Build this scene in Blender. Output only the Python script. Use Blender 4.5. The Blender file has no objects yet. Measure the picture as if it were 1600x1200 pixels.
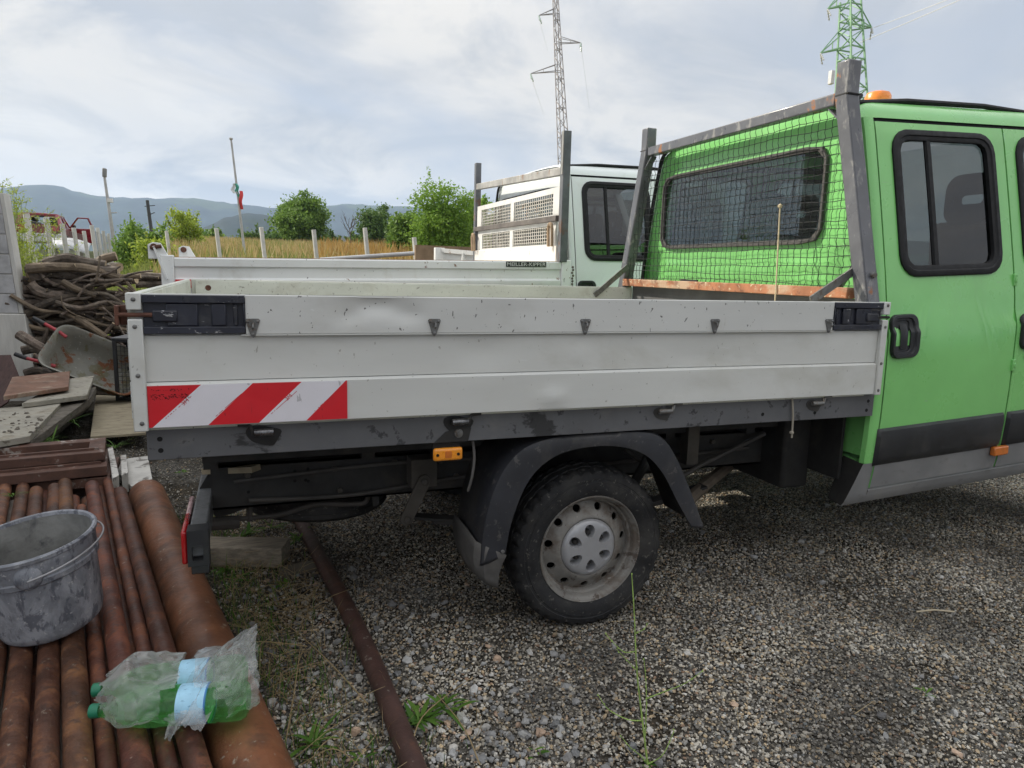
import bpy, bmesh, math, random
import numpy as np
from mathutils import Vector, Matrix, noise as mnoise

R = math.radians
random.seed(7)
rng = np.random.default_rng(7)
SC = bpy.context.scene
COL = SC.collection

# ------------------------------------------------------------------ camera
CAM_POS = Vector((0.324, -2.244, 1.408))
YAW, PITCH, ROLL, FPX = 0.3590, 0.1593, 0.0260, 1099.7
_f = Vector((math.sin(YAW) * math.cos(PITCH), math.cos(YAW) * math.cos(PITCH), -math.sin(PITCH)))
_r0 = Vector((math.cos(YAW), -math.sin(YAW), 0))
_u0 = _r0.cross(_f)
CR = _r0 * math.cos(ROLL) + _u0 * math.sin(ROLL)
CU = _u0 * math.cos(ROLL) - _r0 * math.sin(ROLL)
CF = _f
cam_d = bpy.data.cameras.new('camera')
cam_d.sensor_width = 36.0
cam_d.lens = FPX * 36.0 / 1600.0
cam_d.clip_start = 0.05
cam_d.clip_end = 20000
cam = bpy.data.objects.new('camera', cam_d)
COL.objects.link(cam)
cam.matrix_world = Matrix(((CR.x, CU.x, -CF.x, CAM_POS.x), (CR.y, CU.y, -CF.y, CAM_POS.y),
                           (CR.z, CU.z, -CF.z, CAM_POS.z), (0, 0, 0, 1)))
SC.camera = cam

# ------------------------------------------------------------------ sun, sky, exposure
SUN_AZ = Vector((-0.72, 0.694))        # the sun stands behind the trucks, to the left
SUN_EL = R(36)
sun_dir = Vector((SUN_AZ.x * math.cos(SUN_EL), SUN_AZ.y * math.cos(SUN_EL), math.sin(SUN_EL))).normalized()
sd = bpy.data.lights.new('sun', 'SUN')
sd.energy = 4.2
sd.angle = R(0.6)
sd.color = (1.0, 0.93, 0.80)
sun = bpy.data.objects.new('sun', sd)
COL.objects.link(sun)
sun.rotation_euler = (-sun_dir).to_track_quat('-Z', 'Y').to_euler()

world = bpy.data.worlds.new('World')
SC.world = world
world.use_nodes = True
wt = world.node_tree
wt.nodes.clear()


def wn(t, **kw):
    n = wt.nodes.new(t)
    for k, v in kw.items():
        setattr(n, k, v)
    return n


def wmath(op, a, b=None, c=None):
    n = wn('ShaderNodeMath', operation=op)
    for i, s in enumerate((a, b, c)):
        if s is None:
            continue
        if isinstance(s, (int, float)):
            n.inputs[i].default_value = s
        else:
            wt.links.new(s, n.inputs[i])
    return n.outputs[0]


def wmix(fac, a, b, mode='MIX'):
    n = wn('ShaderNodeMix', data_type='RGBA', blend_type=mode)
    for sock, s in ((n.inputs[0], fac), (n.inputs[6], a), (n.inputs[7], b)):
        if isinstance(s, (int, float)):
            sock.default_value = s
        elif isinstance(s, tuple):
            sock.default_value = (*s, 1)
        else:
            wt.links.new(s, sock)
    return n.outputs[2]


def wramp(fac, stops):
    n = wn('ShaderNodeValToRGB')
    e = n.color_ramp.elements
    while len(e) < len(stops):
        e.new(0.5)
    for el, (p, c) in zip(e, stops):
        el.position = p
        el.color = (c, c, c, 1) if isinstance(c, (int, float)) else (*c, 1)
    wt.links.new(fac, n.inputs[0])
    return n.outputs[0]


sky = wn('ShaderNodeTexSky', sky_type='NISHITA')
sky.sun_disc = False
sky.sun_elevation = SUN_EL
sky.sun_rotation = math.atan2(SUN_AZ.x, SUN_AZ.y)
sky.altitude = 500
sky.dust_density = 2.0
tc = wn('ShaderNodeTexCoord')
sp = wn('ShaderNodeSeparateXYZ')
wt.links.new(tc.outputs['Generated'], sp.inputs[0])
zc = wmath('MAXIMUM', sp.outputs[2], 0.0)
den = wmath('ADD', zc, 0.22)
cx = wmath('DIVIDE', sp.outputs[0], den)
cy = wmath('DIVIDE', sp.outputs[1], den)
cb = wn('ShaderNodeCombineXYZ')
wt.links.new(cx, cb.inputs[0])
wt.links.new(cy, cb.inputs[1])


def wnoise(scale, detail, rough, dist=0.0, off=(0, 0, 0), st=(1, 1, 1)):
    mp = wn('ShaderNodeMapping')
    mp.inputs['Location'].default_value = off
    mp.inputs['Scale'].default_value = st
    wt.links.new(cb.outputs[0], mp.inputs[0])
    n = wn('ShaderNodeTexNoise')
    n.inputs['Scale'].default_value = scale
    n.inputs['Detail'].default_value = detail
    n.inputs['Roughness'].default_value = rough
    n.inputs['Distortion'].default_value = dist
    wt.links.new(mp.outputs[0], n.inputs['Vector'])
    return n.outputs[0]


SKY_K = 0.10                                        # Nishita strength
CLOUD = 1.0
nz1 = wnoise(0.62, 10, 0.56, 0.4, (3.1, 1.2, 0), (1.0, 1.15, 1))      # cloud sheet
nz2 = wnoise(1.7, 11, 0.58, 0.5, (0.4, 5.2, 2))       # lumps with shade
nz3 = wnoise(0.55, 8, 0.52, 0.2, (9.0, 2.5, 4))      # darker base layer
cover = wramp(nz1, [(0.36, 0.15), (0.48, 0.8), (0.58, 1.0)])
lump = wramp(nz2, [(0.40, 0.0), (0.58, 1.0)])
base = wramp(nz3, [(0.40, 0.0), (0.54, 1.0)])
skyc = wmix(1.0, sky.outputs[0], (SKY_K, SKY_K, SKY_K), 'MULTIPLY')
skyc = wmix(0.88, skyc, (0.40, 0.43, 0.485))
cl = wmix(lump, (0.48, 0.485, 0.495), (0.83, 0.79, 0.72))
cl = wmix(base, cl, wmix(lump, (0.385, 0.405, 0.435), (0.62, 0.60, 0.57)))
col = wmix(cover, skyc, cl)
# a cloudy sky is brighter overhead than at the horizon
grad = wmath('ADD', wmath('MULTIPLY', wmath('SMOOTH_MAX', wmath('SUBTRACT', zc, 0.30), 0.0, 0.15), 1.9), 1.0)
gcol = wn('ShaderNodeCombineColor')
for i in range(3):
    wt.links.new(grad, gcol.inputs[i])
col = wmix(1.0, col, gcol.outputs[0], 'MULTIPLY')
bg = wn('ShaderNodeBackground')
bg.inputs[1].default_value = CLOUD
wt.links.new(col, bg.inputs[0])
wo = wn('ShaderNodeOutputWorld')
wt.links.new(bg.outputs[0], wo.inputs[0])

SC.view_settings.view_transform = 'Standard'
SC.view_settings.look = 'None'
SC.view_settings.exposure = 0.45
SC.view_settings.gamma = 1.0
SC.view_settings.use_curve_mapping = False
SC.render.engine = 'CYCLES'
SC.cycles.use_denoising = True
SC.cycles.max_bounces = 8
SC.cycles.transparent_max_bounces = 16
SC.cycles.volume_bounces = 1
SC.cycles.caustics_reflective = False
SC.cycles.caustics_refractive = False

GUP = Vector((-0.081, 0.051, 0.995)).normalized()   # plumb line: the yard slopes a little


def at(px, py, ax, v):
    """point of the plane x|y|z = v seen at pixel (px, py) of the 1600 x 1200 photograph"""
    d = CR * ((px - 800) / FPX) - CU * ((py - 600) / FPX) + CF
    i = 'xyz'.index(ax)
    return CAM_POS + d * ((v - CAM_POS[i]) / d[i])


def atd(px, py, dist):
    d = CR * ((px - 800) / FPX) - CU * ((py - 600) / FPX) + CF
    return CAM_POS + d * dist


# ------------------------------------------------------------------ materials
MATS = {}


def mat(name, col, rough=0.6, metal=0.0, var=0.12, scale=6.0, bump=0.0, bscale=40.0, layers=(), spec=0.5,
        stretch=(1, 1, 1), rnd=0.0, hue=0.0, coat=0.0):
    """principled material: base colour with noise variation, then layers
    (colour, scale, lo, hi, detail, strength, stretch[, rough])"""
    if name in MATS:
        return MATS[name]
    m = bpy.data.materials.new(name)
    m.use_nodes = True
    nt = m.node_tree
    nt.nodes.clear()
    L = nt.links
    out = nt.nodes.new('ShaderNodeOutputMaterial')
    b = nt.nodes.new('ShaderNodeBsdfPrincipled')
    L.new(b.outputs[0], out.inputs[0])
    tcn = nt.nodes.new('ShaderNodeTexCoord')
    oi = nt.nodes.new('ShaderNodeObjectInfo')
    va = nt.nodes.new('ShaderNodeVectorMath')
    va.operation = 'MULTIPLY_ADD'
    L.new(oi.outputs['Random'], va.inputs[0])
    va.inputs[1].default_value = (13.1, 7.7, 5.3)
    L.new(tcn.outputs['Object'], va.inputs[2])

    def nz(sc, det, st, rough_=0.6, dist=0.0):
        mp = nt.nodes.new('ShaderNodeMapping')
        mp.inputs['Scale'].default_value = st
        L.new(va.outputs[0], mp.inputs[0])
        n = nt.nodes.new('ShaderNodeTexNoise')
        n.inputs['Scale'].default_value = sc
        n.inputs['Detail'].default_value = det
        n.inputs['Roughness'].default_value = rough_
        n.inputs['Distortion'].default_value = dist
        L.new(mp.outputs[0], n.inputs['Vector'])
        return n.outputs[0]

    def ramp(sock, lo, hi, k=1.0):
        mr = nt.nodes.new('ShaderNodeMapRange')
        mr.interpolation_type = 'SMOOTHSTEP'
        mr.inputs[1].default_value = lo
        mr.inputs[2].default_value = hi
        mr.inputs[3].default_value = 0
        mr.inputs[4].default_value = k
        L.new(sock, mr.inputs[0])
        return mr.outputs[0]

    def mix(fac, a, c):
        n = nt.nodes.new('ShaderNodeMix')
        n.data_type = 'RGBA'
        for sock, s in ((n.inputs[0], fac), (n.inputs[6], a), (n.inputs[7], c)):
            if isinstance(s, (int, float)):
                sock.default_value = s
            elif isinstance(s, (tuple, list)):
                sock.default_value = (*s[:3], 1)
            else:
                L.new(s, sock)
        return n.outputs[2]

    def mixf(fac, a, c):
        n = nt.nodes.new('ShaderNodeMix')
        n.data_type = 'FLOAT'
        for sock, s in ((n.inputs[0], fac), (n.inputs[2], a), (n.inputs[3], c)):
            if isinstance(s, (int, float)):
                sock.default_value = s
            else:
                L.new(s, sock)
        return n.outputs[0]

    lo = tuple(max(0, c * (1 - var)) for c in col)
    hi = tuple(min(1, c * (1 + var)) for c in col)
    c0 = mix(ramp(nz(scale, 6, stretch), 0.3, 0.7), lo, hi)
    r0 = mixf(ramp(nz(scale * 1.7, 4, stretch), 0.3, 0.7), max(0.02, rough - 0.08), min(1, rough + 0.08))
    for ly in layers:
        c, sc, a, bb, det, k, st = ly[:7]
        if a > 0.54:
            a, bb = a - 0.05, bb - 0.05
        fac = ramp(nz(sc, det, st, 0.65, 0.3), a, bb, k)
        c0 = mix(fac, c0, c)
        if len(ly) > 7:
            r0 = mixf(fac, r0, ly[7])
    if rnd or hue:
        hs = nt.nodes.new('ShaderNodeHueSaturation')
        mr = nt.nodes.new('ShaderNodeMapRange')
        mr.inputs[3].default_value = 1 - rnd
        mr.inputs[4].default_value = 1 + rnd
        L.new(oi.outputs['Random'], mr.inputs[0])
        L.new(mr.outputs[0], hs.inputs['Value'])
        if hue:
            wn_ = nt.nodes.new('ShaderNodeTexWhiteNoise')
            wn_.noise_dimensions = '1D'
            L.new(oi.outputs['Random'], wn_.inputs['W'])
            mr2 = nt.nodes.new('ShaderNodeMapRange')
            mr2.inputs[3].default_value = 0.5 - hue
            mr2.inputs[4].default_value = 0.5 + hue
            L.new(wn_.outputs[0], mr2.inputs[0])
            L.new(mr2.outputs[0], hs.inputs['Hue'])
        L.new(c0, hs.inputs['Color'])
        c0 = hs.outputs[0]
    L.new(c0, b.inputs['Base Color'])
    L.new(r0, b.inputs['Roughness'])
    b.inputs['Metallic'].default_value = metal
    b.inputs['Specular IOR Level'].default_value = spec
    b.inputs['Coat Weight'].default_value = coat
    b.inputs['Coat Roughness'].default_value = 0.12
    if bump:
        bp = nt.nodes.new('ShaderNodeBump')
        bp.inputs['Strength'].default_value = bump
        bp.inputs['Distance'].default_value = 0.01
        L.new(nz(bscale, 6, stretch), bp.inputs['Height'])
        L.new(bp.outputs[0], b.inputs['Normal'])
    MATS[name] = m
    return m


def leaf_mat(name, c1, c2, trans=0.35):
    m = bpy.data.materials.new(name)
    m.use_nodes = True
    nt = m.node_tree
    nt.nodes.clear()
    L = nt.links
    out = nt.nodes.new('ShaderNodeOutputMaterial')
    geo = nt.nodes.new('ShaderNodeNewGeometry')
    rp = nt.nodes.new('ShaderNodeMix')
    rp.data_type = 'RGBA'
    rp.inputs[6].default_value = (*c1, 1)
    rp.inputs[7].default_value = (*c2, 1)
    L.new(geo.outputs['Random Per Island'], rp.inputs[0])
    d = nt.nodes.new('ShaderNodeBsdfPrincipled')
    d.inputs['Roughness'].default_value = 0.6
    d.inputs['Specular IOR Level'].default_value = 0.25
    t = nt.nodes.new('ShaderNodeBsdfTranslucent')
    mx = nt.nodes.new('ShaderNodeMixShader')
    mx.inputs[0].default_value = trans
    L.new(rp.outputs[2], d.inputs['Base Color'])
    L.new(rp.outputs[2], t.inputs[0])
    L.new(d.outputs[0], mx.inputs[1])
    L.new(t.outputs[0], mx.inputs[2])
    L.new(mx.outputs[0], out.inputs[0])
    MATS[name] = m
    return m


def thin_fresnel(nt, r0, normal=None):
    """Schlick reflectance, the same from both sides of a thin pane"""
    lw = nt.nodes.new('ShaderNodeLayerWeight')
    lw.inputs[0].default_value = 0.5
    if normal is not None:
        nt.links.new(normal, lw.inputs['Normal'])
    pw = nt.nodes.new('ShaderNodeMath')
    pw.operation = 'POWER'
    pw.inputs[1].default_value = 5
    nt.links.new(lw.outputs['Facing'], pw.inputs[0])
    ma = nt.nodes.new('ShaderNodeMath')
    ma.operation = 'MULTIPLY_ADD'
    ma.inputs[1].default_value = 1 - r0
    ma.inputs[2].default_value = r0
    nt.links.new(pw.outputs[0], ma.inputs[0])
    return ma.outputs[0]


def glass_mat(name, tint, rough=0.0, ior=1.5, refl=1.0):
    m = bpy.data.materials.new(name)
    m.use_nodes = True
    nt = m.node_tree
    nt.nodes.clear()
    L = nt.links
    out = nt.nodes.new('ShaderNodeOutputMaterial')
    tr = nt.nodes.new('ShaderNodeBsdfTransparent')
    tr.inputs[0].default_value = (*tint, 1)
    gl = nt.nodes.new('ShaderNodeBsdfGlossy')
    gl.inputs['Roughness'].default_value = rough
    gl.inputs['Color'].default_value = (refl, refl, refl, 1)
    mx = nt.nodes.new('ShaderNodeMixShader')
    L.new(thin_fresnel(nt, ((ior - 1) / (ior + 1)) ** 2), mx.inputs[0])
    L.new(tr.outputs[0], mx.inputs[1])
    L.new(gl.outputs[0], mx.inputs[2])
    L.new(mx.outputs[0], out.inputs[0])
    MATS[name] = m
    return m


GREEN = mat('green_paint', (0.212, 0.56, 0.166), 0.32, var=0.05, scale=3, coat=0.45,
            layers=[((0.20, 0.38, 0.15), 4, 0.54, 0.78, 9, 0.42, (1, 1, 0.3), 0.6),
                    ((0.30, 0.42, 0.28), 60, 0.74, 0.78, 3, 0.5, (0.3, 0.3, 2.0))])
WHITEP = mat('white_paint', (0.74, 0.78, 0.77), 0.4, var=0.03, scale=3, coat=0.2,
             layers=[((0.40, 0.36, 0.30), 6, 0.62, 0.85, 9, 0.35, (1, 1, 0.5))])
WHITEBED = mat('white_bed_paint', (0.76, 0.77, 0.76), 0.5, var=0.04, scale=3,
               layers=[((0.20, 0.09, 0.04), 14, 0.68, 0.74, 9, 0.9, (1, 1, 1), 0.9),
                       ((0.45, 0.40, 0.33), 5, 0.58, 0.8, 9, 0.4, (1, 1, 0.5)),
                       ((0.05, 0.045, 0.04), 45, 0.73, 0.76, 3, 0.8, (1, 1, 0.4))])
ALU = mat('painted_aluminium', (0.60, 0.605, 0.575), 0.44, var=0.05, scale=2.2, stretch=(0.4, 1, 2.0),
          layers=[((0.42, 0.41, 0.35), 2.4, 0.50, 0.72, 8, 0.55, (0.6, 1, 1.0), 0.6),
                  ((0.30, 0.29, 0.26), 130, 0.745, 0.775, 2, 0.7, (0.5, 1, 0.3)),
                  ((0.70, 0.71, 0.71), 30, 0.75, 0.78, 3, 0.5, (0.2, 1, 2.0)),
                  ((0.40, 0.37, 0.31), 16, 0.72, 0.82, 10, 0.45, (1.0, 1, 0.2))],
          bump=0.03, bscale=14)
ALUTOP = mat('scuffed_aluminium', (0.60, 0.605, 0.58), 0.46, var=0.05, scale=2.2, stretch=(0.4, 1, 2.0),
             layers=[((0.40, 0.39, 0.35), 3.0, 0.50, 0.72, 8, 0.5, (0.6, 1, 1.0), 0.6),
                     ((0.10, 0.095, 0.09), 120, 0.735, 0.755, 2, 0.9, (0.55, 1, 0.35)),
                     ((0.13, 0.12, 0.11), 48, 0.755, 0.770, 5, 0.85, (1.6, 1, 0.5)),
                     ((0.72, 0.73, 0.73), 34, 0.74, 0.77, 3, 0.5, (0.25, 1, 1.4)),
                     ((0.34, 0.32, 0.28), 20, 0.72, 0.80, 10, 0.5, (1.0, 1, 0.3))],
             bump=0.04, bscale=14)
ALUIN = mat('bed_inside_aluminium', (0.52, 0.53, 0.47), 0.6, var=0.12, scale=4, stretch=(0.5, 1, 1),
            layers=[((0.16, 0.15, 0.13), 50, 0.66, 0.72, 6, 0.7, (0.6, 1, 0.6)),
                    ((0.10, 0.09, 0.08), 110, 0.70, 0.73, 4, 0.8, (1, 1, 0.5)),
                    ((0.34, 0.31, 0.24), 5, 0.5, 0.75, 8, 0.6, (1, 1, 1))])
DARKGREY = mat('grey_deck_paint', (0.112, 0.114, 0.120), 0.5, var=0.12, scale=5,
               layers=[((0.02, 0.02, 0.022), 20, 0.64, 0.70, 8, 0.8, (1, 1, 1)),
                       ((0.20, 0.19, 0.17), 6, 0.60, 0.8, 8, 0.4, (1, 1, 1), 0.8),
                       ((0.012, 0.012, 0.012), 3.2, 0.66, 0.70, 8, 0.8, (1, 1, 1.5))])
BLACKPL = mat('black_plastic', (0.016, 0.017, 0.019), 0.48, var=0.25, scale=7,
              layers=[((0.075, 0.07, 0.062), 5, 0.5, 0.85, 9, 0.6, (1, 1, 0.6), 0.85)])
DUSTYPL = mat('dusty_black_plastic', (0.020, 0.021, 0.026), 0.55, var=0.25, scale=6,
              layers=[((0.13, 0.115, 0.095), 3.5, 0.44, 0.8, 9, 0.75, (1, 1, 0.7), 0.9),
                      ((0.09, 0.085, 0.08), 30, 0.64, 0.72, 5, 0.7, (1, 1, 1))])
LATCHM = mat('latch_dark_paint', (0.022, 0.024, 0.036), 0.35, var=0.2, scale=9,
             layers=[((0.45, 0.45, 0.45), 42, 0.70, 0.725, 4, 0.9, (0.5, 1, 1.4)),
                     ((0.08, 0.08, 0.08), 12, 0.55, 0.75, 6, 0.5, (1, 1, 1))])
STEEL = mat('worn_steel', (0.17, 0.17, 0.165), 0.45, metal=0.5, var=0.2, scale=30,
            layers=[((0.12, 0.08, 0.05), 40, 0.58, 0.7, 5, 0.6, (1, 1, 1), 0.8)])
CHROME = mat('greasy_pin_steel', (0.12, 0.12, 0.125), 0.3, metal=0.8, var=0.5, scale=40)
POSTM = mat('headboard_paint', (0.105, 0.107, 0.118), 0.34, metal=0.0, var=0.15, scale=6, coat=0.3,
            layers=[((0.32, 0.12, 0.035), 5.5, 0.67, 0.71, 9, 0.9, (1, 1, 0.6), 0.85),
                    ((0.30, 0.29, 0.27), 25, 0.60, 0.70, 7, 0.6, (1, 1, 0.4), 0.7)])
RUSTBEAM = mat('rusty_beam', (0.30, 0.12, 0.055), 0.8, var=0.3, scale=9,
               layers=[((0.42, 0.30, 0.20), 7, 0.50, 0.62, 10, 0.85, (1, 0.5, 1)),
                       ((0.55, 0.46, 0.30), 30, 0.66, 0.7, 4, 0.8, (1, 1, 1)),
                       ((0.12, 0.045, 0.025), 20, 0.60, 0.7, 6, 0.7, (1, 1, 1))])
RUST = mat('rusty_bolt', (0.11, 0.045, 0.028), 0.8, var=0.3, scale=30)
RUBBER = mat('tyre_rubber', (0.018, 0.018, 0.019), 0.75, var=0.3, scale=8, spec=0.3,
             layers=[((0.085, 0.08, 0.072), 5, 0.42, 0.75, 9, 0.65, (1, 1, 1), 0.95),
                     ((0.14, 0.13, 0.115), 50, 0.66, 0.72, 3, 0.5, (1, 1, 1))], bump=0.15, bscale=90)
SEAL = mat('rubber_seal', (0.009, 0.009, 0.010), 0.6, var=0.2, scale=20, spec=0.3)
RIM = mat('dirty_steel_rim', (0.205, 0.195, 0.178), 0.55, metal=0.15, var=0.18, scale=8,
          layers=[((0.115, 0.085, 0.062), 11, 0.44, 0.66, 9, 0.75, (1, 1, 1), 0.9),
                  ((0.06, 0.038, 0.026), 60, 0.70, 0.74, 4, 0.8, (1, 1, 1), 0.9),
                  ((0.055, 0.034, 0.022), 13, 0.62, 0.70, 9, 0.75, (1, 1, 1), 0.9), ((0.36, 0.34, 0.31), 40, 0.71, 0.75, 5, 0.6, (1, 1, 1))])
HUBCAP = mat('silver_hub_cap', (0.36, 0.36, 0.37), 0.42, metal=0.3, var=0.06, scale=8,
             layers=[((0.22, 0.20, 0.18), 10, 0.55, 0.8, 8, 0.45, (1, 1, 1))])
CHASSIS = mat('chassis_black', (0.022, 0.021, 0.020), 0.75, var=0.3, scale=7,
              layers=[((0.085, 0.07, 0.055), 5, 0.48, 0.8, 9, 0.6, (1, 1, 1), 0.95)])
BUMPERM = mat('bumper_grey_steel', (0.16, 0.165, 0.17), 0.5, var=0.2, scale=8,
              layers=[((0.06, 0.055, 0.05), 10, 0.55, 0.75, 8, 0.6, (1, 1, 1), 0.8)])
SILLM = mat('grey_sill', (0.20, 0.20, 0.20), 0.55, var=0.12, scale=4,
            layers=[((0.30, 0.28, 0.25), 4, 0.5, 0.8, 8, 0.5, (1, 1, 1), 0.8),
                    ((0.06, 0.055, 0.05), 8, 0.62, 0.8, 8, 0.5, (1, 1, 2))])
REDREF = mat('red_reflective', (0.62, 0.012, 0.022), 0.4, var=0.06, scale=8, coat=0.2,
             layers=[((0.30, 0.02, 0.02), 40, 0.72, 0.76, 3, 0.7, (2, 1, 0.4))])
WHITEREF = mat('white_reflective', (0.72, 0.70, 0.74), 0.4, var=0.03, scale=8, coat=0.2,
               layers=[((0.35, 0.34, 0.35), 50, 0.73, 0.76, 3, 0.7, (1, 1, 0.3))])
REDLENS = mat('red_lens', (0.45, 0.008, 0.012), 0.2, var=0.1, scale=20, coat=0.6)
PINKLENS = mat('pale_lens', (0.62, 0.40, 0.40), 0.25, var=0.1, scale=20, coat=0.5)
AMBER = mat('amber_lens', (0.85, 0.30, 0.02), 0.3, var=0.12, scale=40, coat=0.5)
DARKAMBER = mat('dark_amber_lens', (0.55, 0.15, 0.02), 0.35, var=0.12, scale=40, coat=0.4)
ORANGE = mat('orange_lens', (0.9, 0.22, 0.01), 0.3, var=0.08, scale=40, coat=0.5)
HOLE = mat('dark_hole', (0.004, 0.004, 0.004), 0.9, var=0.1, scale=10)
SEATM = mat('seat_cloth', (0.035, 0.042, 0.046), 0.9, var=0.2, scale=20)
TRIMIN = mat('cab_lining', (0.10, 0.105, 0.11), 0.85, var=0.1, scale=8)
GLASS = glass_mat('window_glass', (0.15, 0.165, 0.16), 0.0, 1.75)
GLASSR = glass_mat('rear_window_glass', (0.62, 0.70, 0.68), 0.0, 1.75)
CORDM = mat('cord_fibre', (0.48, 0.40, 0.26), 0.9, var=0.2, scale=60)

# ------------------------------------------------------------------ mesh helpers
class MB:
    def __init__(s):
        s.v = []
        s.f = []

    def add(s, vs, fs):
        o = len(s.v)
        s.v += [tuple(p) for p in vs]
        s.f += [tuple(i + o for i in f) for f in fs]
        return s

    def box(s, x0, x1, y0, y1, z0, z1):
        return s.add([(x0, y0, z0), (x1, y0, z0), (x1, y1, z0), (x0, y1, z0), (x0, y0, z1), (x1, y0, z1), (x1, y1, z1), (x0, y1, z1)],
                     [(0, 3, 2, 1), (4, 5, 6, 7), (0, 1, 5, 4), (1, 2, 6, 5), (2, 3, 7, 6), (3, 0, 4, 7)])

    def bar(s, p0, p1, w, h, up=(0, 0, 1)):
        p0, p1 = Vector(p0), Vector(p1)
        d = (p1 - p0).normalized()
        a = d.cross(Vector(up)).normalized()
        b = a.cross(d)
        c = [a * (w / 2) + b * (h / 2), a * (-w / 2) + b * (h / 2), a * (-w / 2) - b * (h / 2), a * (w / 2) - b * (h / 2)]
        return s.add([p0 + q for q in c] + [p1 + q for q in c],
                     [(3, 2, 1, 0), (4, 5, 6, 7)] + [(i, (i + 1) % 4, (i + 1) % 4 + 4, i + 4) for i in range(4)])

    def tube(s, pts, r, n=8, cap=True, closed=False):
        pts = [Vector(p) for p in pts]
        m = len(pts)
        rs = r if isinstance(r, (list, tuple)) else [r] * m
        o = len(s.v)
        ref = None
        for i, p in enumerate(pts):
            if closed:
                d = pts[(i + 1) % m] - pts[i - 1]
            else:
                d = pts[min(i + 1, m - 1)] - pts[max(i - 1, 0)]
            d = d.normalized() if d.length > 1e-9 else Vector((0, 0, 1))
            if ref is None:
                ref = Vector((0, 0, 1)) if abs(d.z) < 0.9 else Vector((1, 0, 0))
            a = d.cross(ref).normalized()
            ref = a.cross(d).normalized()
            for k in range(n):
                t = 2 * math.pi * k / n
                q = p + (a * math.cos(t) + ref * math.sin(t)) * rs[i]
                s.v.append((q.x, q.y, q.z))
        for i in range(m if closed else m - 1):
            j = (i + 1) % m
            for k in range(n):
                s.f.append((o + i * n + k, o + i * n + (k + 1) % n, o + j * n + (k + 1) % n, o + j * n + k))
        if cap and not closed:
            s.f.append(tuple(o + k for k in range(n - 1, -1, -1)))
            s.f.append(tuple(o + (m - 1) * n + k for k in range(n)))
        return s

    def lathe(s, prof, c, axis='z', n=32, rmod=None, xf=None):
        """prof: (radius, height along axis)"""
        o = len(s.v)
        c = Vector(c)
        for i, (r, h) in enumerate(prof):
            for k in range(n):
                t = 2 * math.pi * k / n
                rr = r if rmod is None else rmod(i, k, r)
                a, b = rr * math.cos(t), rr * math.sin(t)
                q = Vector((a, b, h)) if axis == 'z' else (Vector((a, h, b)) if axis == 'y' else Vector((h, a, b)))
                if xf:
                    q = xf @ q
                s.v.append(tuple(q + c))
        for i in range(len(prof) - 1):
            for k in range(n):
                s.f.append((o + i * n + k, o + i * n + (k + 1) % n, o + (i + 1) * n + (k + 1) % n, o + (i + 1) * n + k))
        for i, rev in ((0, True), (len(prof) - 1, False)):
            if 1e-6 < prof[i][0] < 0 or prof[i][0] == 0:
                pass
        return s

    def prism(s, poly, axis, lo, hi):
        n = len(poly)

        def p3(a, b, h):
            return (h, a, b) if axis == 'x' else ((a, h, b) if axis == 'y' else (a, b, h))
        return s.add([p3(a, b, lo) for a, b in poly] + [p3(a, b, hi) for a, b in poly],
                     [tuple(range(n - 1, -1, -1)), tuple(range(n, 2 * n))] +
                     [(i, (i + 1) % n, (i + 1) % n + n, i + n) for i in range(n)])

    def grid(s, fn, us, vs, wrap=False):
        o = len(s.v)
        nu, nv = len(us), len(vs)
        for a in us:
            for b in vs:
                s.v.append(tuple(fn(a, b)))
        for i in range(nu if wrap else nu - 1):
            for j in range(nv - 1):
                i2 = (i + 1) % nu
                s.f.append((o + i * nv + j, o + i2 * nv + j, o + i2 * nv + j + 1, o + i * nv + j + 1))
        return s

    def rings(s, loops, cap0=False, cap1=False):
        o = len(s.v)
        n = len(loops[0])
        for lp in loops:
            s.v += [tuple(p) for p in lp]
        for i in range(len(loops) - 1):
            for k in range(n):
                s.f.append((o + i * n + k, o + i * n + (k + 1) % n, o + (i + 1) * n + (k + 1) % n, o + (i + 1) * n + k))
        if cap0:
            s.f.append(tuple(o + k for k in range(n - 1, -1, -1)))
        if cap1:
            s.f.append(tuple(o + (len(loops) - 1) * n + k for k in range(n)))
        return s

    def mesh(s, name, origin=(0, 0, 0), xf=None, recalc=True, sharp=35):
        ox, oy, oz = origin
        vs = s.v
        if xf is not None:
            vs = [tuple(xf @ Vector(p)) for p in vs]
        me = bpy.data.meshes.new(name)
        me.from_pydata([(x - ox, y - oy, z - oz) for x, y, z in vs], [], s.f)
        if recalc:
            bm = bmesh.new()
            bm.from_mesh(me)
            bmesh.ops.recalc_face_normals(bm, faces=bm.faces[:])
            bm.to_mesh(me)
            bm.free()
        if sharp:
            me.polygons.foreach_set('use_smooth', [True] * len(me.polygons))
            me.set_sharp_from_angle(angle=R(sharp))
        me.update()
        return me

    def build(s, name, m, parent=None, origin=None, bevel=0.0, xf=None, recalc=True, sharp=35, seg=2):
        if origin is None:
            origin = parent['_o'] if parent is not None and '_o' in parent else (0, 0, 0)
        me = s.mesh(name, origin, xf, recalc, sharp)
        me.materials.append(m)
        o = bpy.data.objects.new(name, me)
        COL.objects.link(o)
        if parent is not None:
            o.parent = parent
        else:
            o.location = origin
        o['_o'] = tuple(origin)
        if bevel:
            md = o.modifiers.new('bevel', 'BEVEL')
            md.width = bevel
            md.segments = seg
            md.limit_method = 'ANGLE'
            md.angle_limit = R(40)
        return o


def tag(o, label=None, cat=None, group=None, kind=None):
    if label:
        o['label'] = label
    if cat:
        o['category'] = cat
    if group:
        o['group'] = group
    if kind:
        o['kind'] = kind
    return o


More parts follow.
